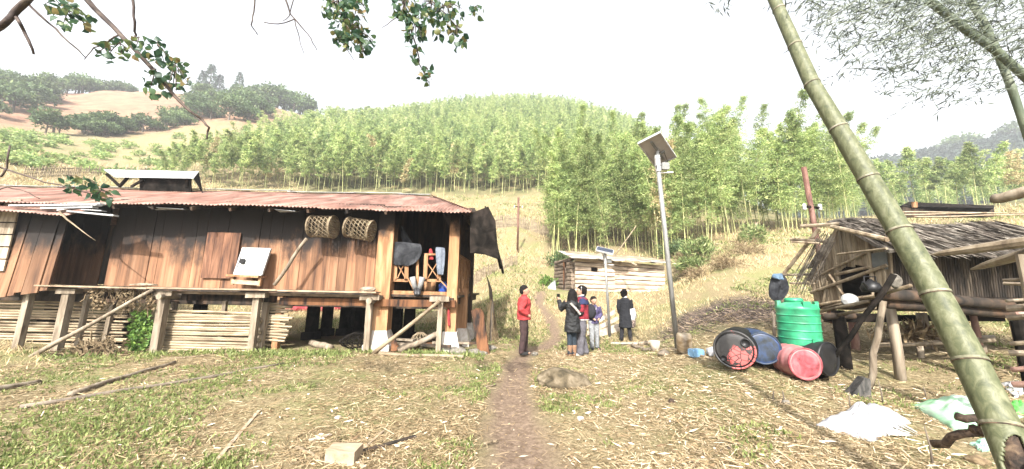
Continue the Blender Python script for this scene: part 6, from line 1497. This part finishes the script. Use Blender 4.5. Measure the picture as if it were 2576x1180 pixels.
branch('low bare branch with a small leaf cluster before the roof at the left edge', [([(-40, 408), (0, 420), (60, 440), (110, 458), (170, 470), (235, 488)], .009, .004), ([(24, 368), (18, 420), (2, 445)], .006, .008), ([(-20, 485), (20, 470), (60, 480), (100, 500)], .006, .003)], [(205, 465, 40, 24, 22), (255, 490, 36, 18, 18), (180, 452, 22, 14, 8)], 3.0, 10)
# ------------------------------------------------------------ sacks
def sack(name, label, cor, hgt, mat, seed, n=34):
    P = [GP(*q) for q in cor]; bm = bmn(); g_ = []
    for j in range(n+1):
        row = []
        for i in range(n+1):
            u, v = i/n, j/n; p = P[0].lerp(P[1], u).lerp(P[3].lerp(P[2], u), v); e = (math.sin(math.pi*u)*math.sin(math.pi*v))**.55
            z = hz(p.x, p.y)+.012+hgt*e*(1+.25*noise.noise(Vector((u*3, v*3, seed)))); z += .05*e*noise.noise(Vector((u*9+3*v, v*7, seed+4)))+.004*noise.noise(Vector((u*24, v*19, seed)))
            row.append(bm.verts.new((p.x+.03*noise.noise(Vector((u*5, v*5, seed+9))), p.y+.03*noise.noise(Vector((u*5, v*5, seed+7))), z)))
        g_.append(row)
    for j in range(n):
        for i in range(n): bm.faces.new((g_[j][i], g_[j][i+1], g_[j+1][i+1], g_[j+1][i]))
    bd = [g_[0][i] for i in range(n+1)]+[g_[j][n] for j in range(1, n+1)]+[g_[n][i] for i in range(n-1, -1, -1)]+[g_[j][0] for j in range(n-1, 0, -1)]
    lo = [bm.verts.new(Vector((v.co.x, v.co.y, v.co.z-.03))) for v in bd]; m_ = len(bd)
    for i in range(m_): bm.faces.new((bd[i], bd[(i+1) % m_], lo[(i+1) % m_], lo[i]))
    bm.faces.new(lo)
    p0 = P[0]; t = thing(name, label, 'sack', p0); obj('sack_body', bm, mat, t, True); return t
m_ws = M('white woven sack', (.33, .33, .355), (.42, .42, .44), (.5, .5, .51), sc=(5, 5, 5), rough=.6, bump=.1)
m_gs = M('pale green sack', (.16, .42, .2), (.36, .62, .4), (.62, .74, .62), sc=(2.2, 2.2, 2.2), rough=.5, bump=.1, rlo=.3, rhi=.6)
t = sack('plastic_sack', 'crumpled white woven plastic sack lying on the straw', [(2052, 1070), (2205, 1040), (2292, 1066), (2192, 1112)], .2, m_ws, 3)
bm = bmn(); a = [GP(2250, 1072), GP(2318, 1098), GP(2290, 1102), GP(2236, 1100)]
for q in range(5):
    f = q/4; p = a[0].lerp(a[3], f); e = a[1].lerp(a[2], f); slab(bm, [p+Vector((0, 0, .08-.03*q*.5)), e+Vector((0, 0, .015)), e+Vector((0, .05, .02)), p+Vector((0, .06, .06))], (0, 0, .006))
obj('sack_mouth', bm, M('sack inside', (.45, .45, .42), (.6, .6, .56), sc=(5, 5, 5)), t, True)
t = sack('plastic_sack', 'pale green and white plastic sack lying behind the big bamboo base', [(2284, 1020), (2440, 1008), (2575, 1050), (2420, 1098)], .17, m_gs, 8)
bm = bmn()
for r_, (u0_, n__) in enumerate(((0, 8), (0, 6))):
    for k in range(n__):
        q = GP(2372+k*11, 1062+k*2.2+r_*9); bm_h = .0
        v0 = Vector((q.x, q.y, 0))
bm.free()
sack('plastic_sheet', 'vivid green plastic sheet on the ground right of the big bamboo', [(2535, 1018), (2565, 1012), (2600, 1030), (2560, 1045)], .05, M('vivid green plastic', (.1, .55, .1), (.2, .75, .15), rough=.4), 12, 14)
sack('plastic_sheet', 'green and white plastic scrap beneath the dark hollow bamboo', [(2440, 1118), (2490, 1108), (2515, 1128), (2470, 1138)], .03, M('green plastic scrap', (.15, .5, .3), (.6, .75, .65), sc=(9, 9, 9), rough=.4), 13, 14)
sack('grey_sheet', 'grey sheet lying behind the bamboo by the right edge', [(2515, 965), (2560, 958), (2600, 985), (2550, 1000)], .02, m_zinc, 14, 14)
for (a, b, Da, Db, r, lb) in (((2405, 1046), (2500, 1056), 2.25, 2.2, .026, 'dark broken stick sticking out above the green sack'), ((2343, 1116), (2500, 1086), 2.45, 2.2, .026, 'dark hollow bamboo piece lying below the green sack'), ((2450, 1080), (2500, 1060), 2.2, 2.1, .03, 'dark curved root piece beside the big bamboo')):
    pole('dark_stick', lb, 'stick', PD(*a, Da), PD(*b, Db), r, r*.9, m_rot)
# ------------------------------------------------------------ things lying in the yard
def lying(name, label, cat, a, b, r0, r1, mat, group=None, wv=.015, dz=0, flat=None):
    A_, B_ = GP(*a), GP(*b); bm = bmn(); n = 10; pts = []
    for i in range(n+1):
        p = A_.lerp(B_, i/n); r = r0+(r1-r0)*i/n; pts.append(Vector((p.x+random.uniform(-wv, wv), p.y+random.uniform(-wv, wv), hz(p.x, p.y)+r*.75+dz)))
    if flat: beam(bm, pts[0], pts[-1], r0*2, flat)
    else: tube(bm, pts, [r0+(r1-r0)*i/n for i in range(n+1)], 9, jit=.1)
    return tag(obj(name, bm, mat, None, not flat), label, cat, group)
random.seed(71)
lying('bamboo_pole', 'long thin bamboo pole lying across the left foreground', 'pole', (48, 1030), (716, 916), .032, .022, m_bark, None, .012)
lying('fallen_log', 'rough grey log lying behind the long thin pole', 'log', (172, 998), (440, 914), .042, .03, m_grey, None, .02)
lying('fallen_log', 'short thick log at the left edge of the foreground', 'log', (-40, 990), (96, 966), .045, .04, m_grey)
lying('split_lath', 'pale split lath lying on the straw in the left foreground', 'lath', (535, 1172), (652, 1034), .018, .015, m_pale, None, .0, 0, .008)
lying('dark_lath', 'dark narrow plank lying right of the cut block', 'plank', (884, 1148), (1045, 1101), .026, .02, m_soot, None, 0, 0, .015)
lying('split_lath', 'pale thin lath standing out behind the dark plank', 'lath', (905, 1138), (965, 1085), .012, .01, m_pale, None, 0, 0, .008)
lying('split_lath', 'short pale lath lying below the dark plank', 'lath', (885, 1150), (915, 1180), .02, .018, m_pale, None, 0, 0, .008)
lying('split_lath', 'bright broken lath left of the cut block', 'lath', (778, 1112), (832, 1096), .022, .02, m_wb, None, 0, 0, .012)
lying('split_lath', 'short stick touching the left side of the cut block', 'lath', (745, 1128), (805, 1155), .016, .014, m_bam)
lying('bent_stick', 'short grey stick lying on the dirt path near its left edge', 'stick', (1218, 976), (1250, 968), .012, .009, m_grey)
lying('bent_stick', 'pale stick lying on the path in the near foreground', 'stick', (1218, 1118), (1250, 1110), .012, .01, m_bam)
lying('bent_stick', 'dark crooked stick on the grass left of the path', 'stick', (1120, 985), (1148, 968), .012, .009, m_bark)
lying('bent_stick', 'thin dark twig lying among the straw right of the path', 'stick', (1800, 1140), (1850, 1120), .008, .006, m_bark)
lying('bent_stick', 'long thin stick lying by the lamp post foot', 'stick', (1655, 882), (1790, 905), .022, .018, m_pale)
lying('bent_stick', 'pale straight stick lying on the straw at the bottom centre right', 'stick', (1720, 1165), (1800, 1158), .012, .01, m_bam)
lying('bent_stick', 'thin pole lying on the slope right of the lamp post', 'stick', (1705, 808), (1800, 838), .02, .015, m_bark)
lying('bent_stick', 'short pole lying on the grass along the wall of the pen', 'stick', (400, 908), (520, 895), .02, .016, m_bam)
c = [GP(808, 1150), GP(880, 1156), GP(868, 1128), GP(806, 1134)]
A_ = GP(812, 1172); B_ = GP(886, 1176); dv = Vector((.0, .17, 0)); bm = bmn(); up = Vector((0, 0, .1)); off = Vector((0, .02, 0))
slab(bm, [A_+off, B_+off, B_+dv+off*2, A_+dv+Vector((-.015, .02, 0))], up+Vector((0, 0, .015))); bmesh.ops.bevel(bm, geom=bm.edges[:], offset=.006, segments=2)
tag(obj('wood_block', bm, m_pale), 'squared pale wooden block lying at the bottom of the yard', 'block')
P = GP(1425, 968); bm = bmn()
vs = bmesh.ops.create_icosphere(bm, subdivisions=5, radius=1)['verts']
for v in vs:
    n1 = noise.noise(v.co*1.3+Vector((3, 1, 7))); n2 = noise.noise(v.co*4+Vector((9, 1, 2))); n3 = noise.noise(v.co*13); v.co *= 1+.28*n1+.09*n2+.03*n3
    v.co = Vector((v.co.x*.46, v.co.y*.26, v.co.z*.2+.03-.05*v.co.x))+P
tag(obj('boulder', bm, M('mossy boulder', (.045, .035, .018), (.11, .085, .05), (.21, .17, .115), sc=(5, 5, 5), bump=.8), None, True, P), 'low mossy boulder beside the path in the yard', 'boulder')
for (vx, vy, s, lb, m) in ((1975, 1016, .05, 'dark clod of earth at the foot of a thin stub', m_rock), (1690, 1012, .05, 'dark low clod in the straw right of the path', m_rot), (1460, 1056, .045, 'flat pale stone beside the path', m_stone), (850, 1053, .04, 'small white piece of rubbish on the grass', m_wb), (1670, 893, .12, 'dark root lump lying left of the lamp post foot', m_bark), (1345, 893, .08, 'low grassy clod at the feet of the man in red', m_rock), (1235, 880, .12, 'mossy stone in the shade by the leaning plank', m_rock), (2460, 1165, .07, 'round brown bamboo sheath piece at the bottom right', m_vine)):
    P = GP(vx, vy); bm = bmn(); blob(bm, P+Vector((0, 0, s*.3)), (s, s*.8, s*.6), 3, .45, 1.8, vx % 17); tag(obj('clod' if 'clod' in lb or 'lump' in lb else ('rubbish_piece' if 'rubbish' in lb or 'sheath' in lb else 'stone'), bm, m, None, True, P), lb, 'clod' if 'clod' in lb else 'debris' if 'rub' in lb or 'sheath' in lb or 'lump' in lb else 'stone')
for (vx, vy, l, lb) in ((2222, 1018, .3, 'tall dark dead stub standing in the straw left of the green sack'), (1971, 1012, .13, 'small dead stub standing on a clod'), (1945, 1008, .11, 'tiny dead stub left of the clod'), (2140, 1030, .2, 'thin crooked dead stem left of the white sack'), (2345, 1170, .3, 'thin upright stem at the bottom below the hollow bamboo'), (2330, 1000, .14, 'short dead stem behind the green sack')):
    P = GP(vx, vy); bm = bmn(); tube(bm, [P-Vector((0, 0, .05)), P+Vector((random.uniform(-.01, .01), 0, l*.5)), P+Vector((random.uniform(-.03, .03), 0, l))], [.009, .008, .004], 6); tag(obj('dead_sapling', bm, m_bark, None, True, P), lb, 'stem')
# containers and scraps by the big lamp
P = GP(1722, 888); bm = bmn(); lathe(bm, [(.001, 0), (.14, 0), (.15, .1), (.15, .36), (.12, .4), (.001, .4)], P, (0, 0, 1), 18, False); tag(obj('plastic_can', bm, M('translucent can', (.12, .08, .04), (.24, .19, .13), (.36, .32, .26), sc=(2, 2, 5), rough=.4), None, True, P), 'cut brownish plastic can standing right behind the lamp post', 'can')
P = GP(1648, 884); bm = bmn(); lathe(bm, [(.001, 0), (.1, 0), (.12, .26), (.11, .26), (.09, .03), (.001, .03)], P, (0, 0, 1), 18, False); tag(obj('white_pail', bm, m_wb, None, True, P), 'small pale pail left of the lamp post foot', 'pail')
P = GP(1751, 897); bm = bmn(); boxc(bm, P+Vector((0, 0, .07)), (.24, .16, .14), .2); bmesh.ops.bevel(bm, geom=bm.edges[:], offset=.02, segments=2); tag(obj('blue_box', bm, M('light blue plastic', (.15, .3, .5), (.25, .45, .62), rough=.4)), 'light blue plastic box on the grass between lamp and drums', 'box')
P = GP(1795, 893); bm = bmn(); blob(bm, P+Vector((0, 0, .06)), (.13, .1, .09), 3, .4, 2, 3); tag(obj('white_bag', bm, m_ws, None, True, P), 'crumpled white plastic bag lying left of the black drum', 'bag')
for (a, b, lb) in (((1590, 872), (1618, 880), 'grey split chunk of firewood behind the pale board'), ((1605, 868), (1640, 862), 'upper chunk of firewood left of the pail'), ((1618, 885), (1655, 879), 'lower chunk of firewood left of the pail')):
    lying('firewood_chunk', lb, 'firewood', a, b, .06, .05, m_grey, 'firewood by the lamp')
# ------------------------------------------------------------ ground cover: straw, chips, weeds, dry grass
rg = np.random.RandomState(99)
def scatter(n, r0, r1, a0=-62, a1=62, pw=1.0):
    r = r0*(r1/r0)**(rg.rand(n)**pw); a = np.radians(rg.uniform(a0, a1, n)); return r*np.sin(a), r*np.cos(a), r
def fbm(x, y, s, o=0): return np.array([noise.fractal(Vector((a*s+o, b*s-o, o*.3)), 1.0, 2.0, 4) for a, b in zip(x, y)])
HX0, HX1 = -20, -1.0
def under_house(x, y): return (x > HX0) & (x < HX1) & (y > 9.0) & (y < 14.7)
m_straw = M('straw', (0, 0, 0), rndcols=[(.03, .021, .011), (.10, .068, .036), (.21, .15, .082), (.34, .262, .158), (.52, .435, .305)], rough=.9, spec=.1)
m_weed = M('weed leaf', (0, 0, 0), rndcols=[(.055, .075, .024), (.11, .145, .042), (.195, .23, .075), (.32, .335, .14)], transl=.35, rough=.6)
m_dryg = M('dry grass blade', (0, 0, 0), rndcols=[(.2, .14, .075), (.37, .285, .155), (.5, .41, .24), (.58, .5, .34)], transl=.3, rough=.8)
# flat straw
x, y, r = scatter(170000, 2.4, 12.5)
pd = pathdist(x, y); keep = ~under_house(x, y) & ((pd > 1.05) | (rg.rand(len(x)) < .07)); sel = fbm(x, y, .55, 3)
keep &= rg.rand(len(x)) < np.clip(.75+sel*1.1+.25*(x > 1), .25, 1)
x, y, r = x[keep], y[keep], r[keep]; N = len(x); an = rg.rand(N)*6.28; l = (.025+.15*rg.rand(N)**2.2)*np.interp(r, [2, 12], [.8, 1.4]); wd_ = rg.uniform(.0025, .0075, N)*np.interp(r, [2, 12], [.8, 2.2])
z = H(x, y)+.006+rg.rand(N)*.018; D = np.stack([np.cos(an), np.sin(an), rg.normal(size=N)*.14], -1); S = np.stack([-np.sin(an), np.cos(an), rg.normal(size=N)*.3], -1)
Cc = np.stack([x, y, z], -1); Vv = np.stack([Cc-S*wd_[:, None]/2, Cc+S*wd_[:, None]/2, Cc+D*l[:, None]+S*wd_[:, None]/2.5, Cc+D*l[:, None]-S*wd_[:, None]/2.5], 1).reshape(-1, 3)
tone = np.clip(rg.rand(N)*.75+.25*rg.rand(N)+.1*(x > 1), 0, 1)
tag(npmesh('straw', Vv, np.arange(4*N).reshape(N, 4), m_straw, tone), 'loose straw and dry bamboo leaves strewn over the yard', 'straw', kind='stuff')
# broken chips and bamboo sheaths
x, y, r = scatter(4200, 2.4, 10); keep = ~under_house(x, y) & ((pathdist(x, y) > .9) | (rg.rand(len(x)) < .12)); keep &= rg.rand(len(x)) < np.where(x > .8, .95, .5)
x, y, r = x[keep], y[keep], r[keep]; N = len(x); an = rg.rand(N)*6.28; D = np.stack([np.cos(an), np.sin(an), rg.normal(size=N)*.2], -1)
lv, lf = leaves(np.stack([x, y, H(x, y)+.015+rg.rand(N)*.02], -1), D, .03+.1*rg.rand(N)**2, rg.uniform(.008, .024, N), rg)
tag(npmesh('leaf_litter', lv, lf, M('leaf litter', (0, 0, 0), rndcols=[(.1, .06, .035), (.28, .2, .12), (.46, .37, .26), (.6, .52, .42)], rough=.8), rg.rand(N)), 'pale dry bamboo sheaths and leaf litter over the yard', 'leaf litter', kind='stuff')
# green weeds in patches
x, y, r = scatter(46000, 2.4, 14); sel = fbm(x, y, .42, 11)+.55*fbm(x, y, 1.6, 5)
edge = np.exp(-((y-8.45)/.5)**2)*(x < -.6)*(x > -13)*.8+np.exp(-(np.abs(pathdist(x, y)-1.5)/.6)**2)*.18+np.exp(-((x+7.5)/3)**2-((y-7.3)/1.6)**2)*.4+np.exp(-((x+5.5)/1.3)**2-((y-4.3)/1.3)**2)*.4+.3*np.exp(-((x-.6)/2.5)**2-((y-9.6)/1.2)**2)
keep = ~under_house(x, y) & (pathdist(x, y) > 1.15) & (sel+edge+np.where(x < 0, .06, -.06) > .26+rg.rand(len(x))*.5)
x, y, r = x[keep], y[keep], r[keep]; Np = len(x); k = 5; X_ = np.repeat(x, k)+rg.normal(size=Np*k)*.03; Y_ = np.repeat(y, k)+rg.normal(size=Np*k)*.03
D = rg.normal(size=(Np*k, 3))*.8; D[:, 2] = np.abs(D[:, 2])+.35; tall = np.repeat(1+1.3*np.exp(-((y-8.45)/.5)**2)*(x < -.6)*(x > -13), k)
lv, lf = leaves(np.stack([X_, Y_, H(X_, Y_)], -1), D, rg.uniform(.026, .08, Np*k)*tall, rg.uniform(.008, .022, Np*k)*tall**.6, rg)
tag(npmesh('weeds', lv, lf, m_weed, np.clip(np.repeat(rg.rand(Np), k)*.6+rg.rand(Np*k)*.4, 0, 1)), 'low green weeds and grass growing in patches over the yard', 'weeds', kind='stuff')
# dry grass on the slopes
x, y, r = scatter(30000, 11.5, 60, -60, 62, .9); az_ = np.degrees(np.arctan2(x, y))
cab = ((np.abs(x-5.6) < 3.6) & (np.abs(y-20) < 2.6)) | (np.hypot((x-bp_.x)/1.9, (y-bp_.y)/1.5) < 1+.35*np.sin(x*3)*np.cos(y*4)); keep = ~under_house(x, y) & ~cab & (pathdist(x, y) > 1.1) & ~((r > 47) & (az_ > -33)) & (rg.rand(len(x)) < np.clip(.55+fbm(x, y, .25, 8), .15, 1))
x, y, r = x[keep], y[keep], r[keep]; Np = len(x); k = 6; rr2 = np.repeat(r, k); X_ = np.repeat(x, k)+rg.normal(size=Np*k)*.07*rr2/14; Y_ = np.repeat(y, k)+rg.normal(size=Np*k)*.07*rr2/14
D = rg.normal(size=(Np*k, 3))*.55; D[:, 2] = np.abs(D[:, 2])+.45; sc_ = np.interp(rr2, [11, 18, 60], [.5, 1, 2.4])
lv, lf = leaves(np.stack([X_, Y_, H(X_, Y_)-.02], -1), D, rg.uniform(.12, .36, Np*k)*sc_, rg.uniform(.012, .03, Np*k)*sc_, rg)
tag(npmesh('dry_grass', lv, lf, m_dryg, np.clip(np.repeat(rg.rand(Np), k)*.5+rg.rand(Np*k)*.5, 0, 1)), 'tufts of pale dry grass over the slopes behind the yard', 'grass', kind='stuff')
x, y, r = scatter(11000, 10.5, 48, -30, 60); az_ = np.degrees(np.arctan2(x, y)); cab = (np.abs(x-5.6) < 3.6) & (np.abs(y-20) < 2.6)
keep = ~under_house(x, y) & ~cab & (pathdist(x, y) > 1.1) & (fbm(x, y, .3, 21)+.42*((x < 3.5) & (r < 24)) > .12+.2*rg.rand(len(x)))
x, y, r = x[keep], y[keep], r[keep]; Np = len(x); k = 9; rr2 = np.repeat(r, k); X_ = np.repeat(x, k)+rg.normal(size=Np*k)*.1*rr2/14; Y_ = np.repeat(y, k)+rg.normal(size=Np*k)*.1*rr2/14
D = rg.normal(size=(Np*k, 3))*.7; D[:, 2] = np.abs(D[:, 2])+.3; sc_ = np.interp(rr2, [11, 18, 48], [.6, 1, 2.2])
lv, lf = leaves(np.stack([X_, Y_, H(X_, Y_)], -1), D, rg.uniform(.06, .2, Np*k)*sc_, rg.uniform(.02, .05, Np*k)*sc_, rg)
tag(npmesh('slope_weeds', lv, lf, m_weed, rg.rand(Np*k)), 'yellow green weeds growing among the dry grass of the slopes', 'weeds', kind='stuff')

# charred bits on the burnt patch
n_ = 2600; a = rg.rand(n_)*6.28; q = rg.rand(n_)**.5; x = bp_.x+2.1*q*np.cos(a); y = bp_.y+1.7*q*np.sin(a); an = rg.rand(n_)*6.28
D = np.stack([np.cos(an), np.sin(an), np.abs(rg.normal(size=n_))*.35], -1); lv, lf = leaves(np.stack([x, y, H(x, y)+.01], -1), D, rg.uniform(.05, .3, n_), rg.uniform(.008, .02, n_), rg)
tag(npmesh('charred_litter', lv, lf, M('charred litter', (0, 0, 0), rndcols=[(.015, .012, .01), (.05, .04, .035), (.14, .10, .08), (.3, .23, .17)], rough=.9), rg.rand(n_)), 'charred stalks and ash on the burnt patch of the slope', 'ash', kind='stuff')
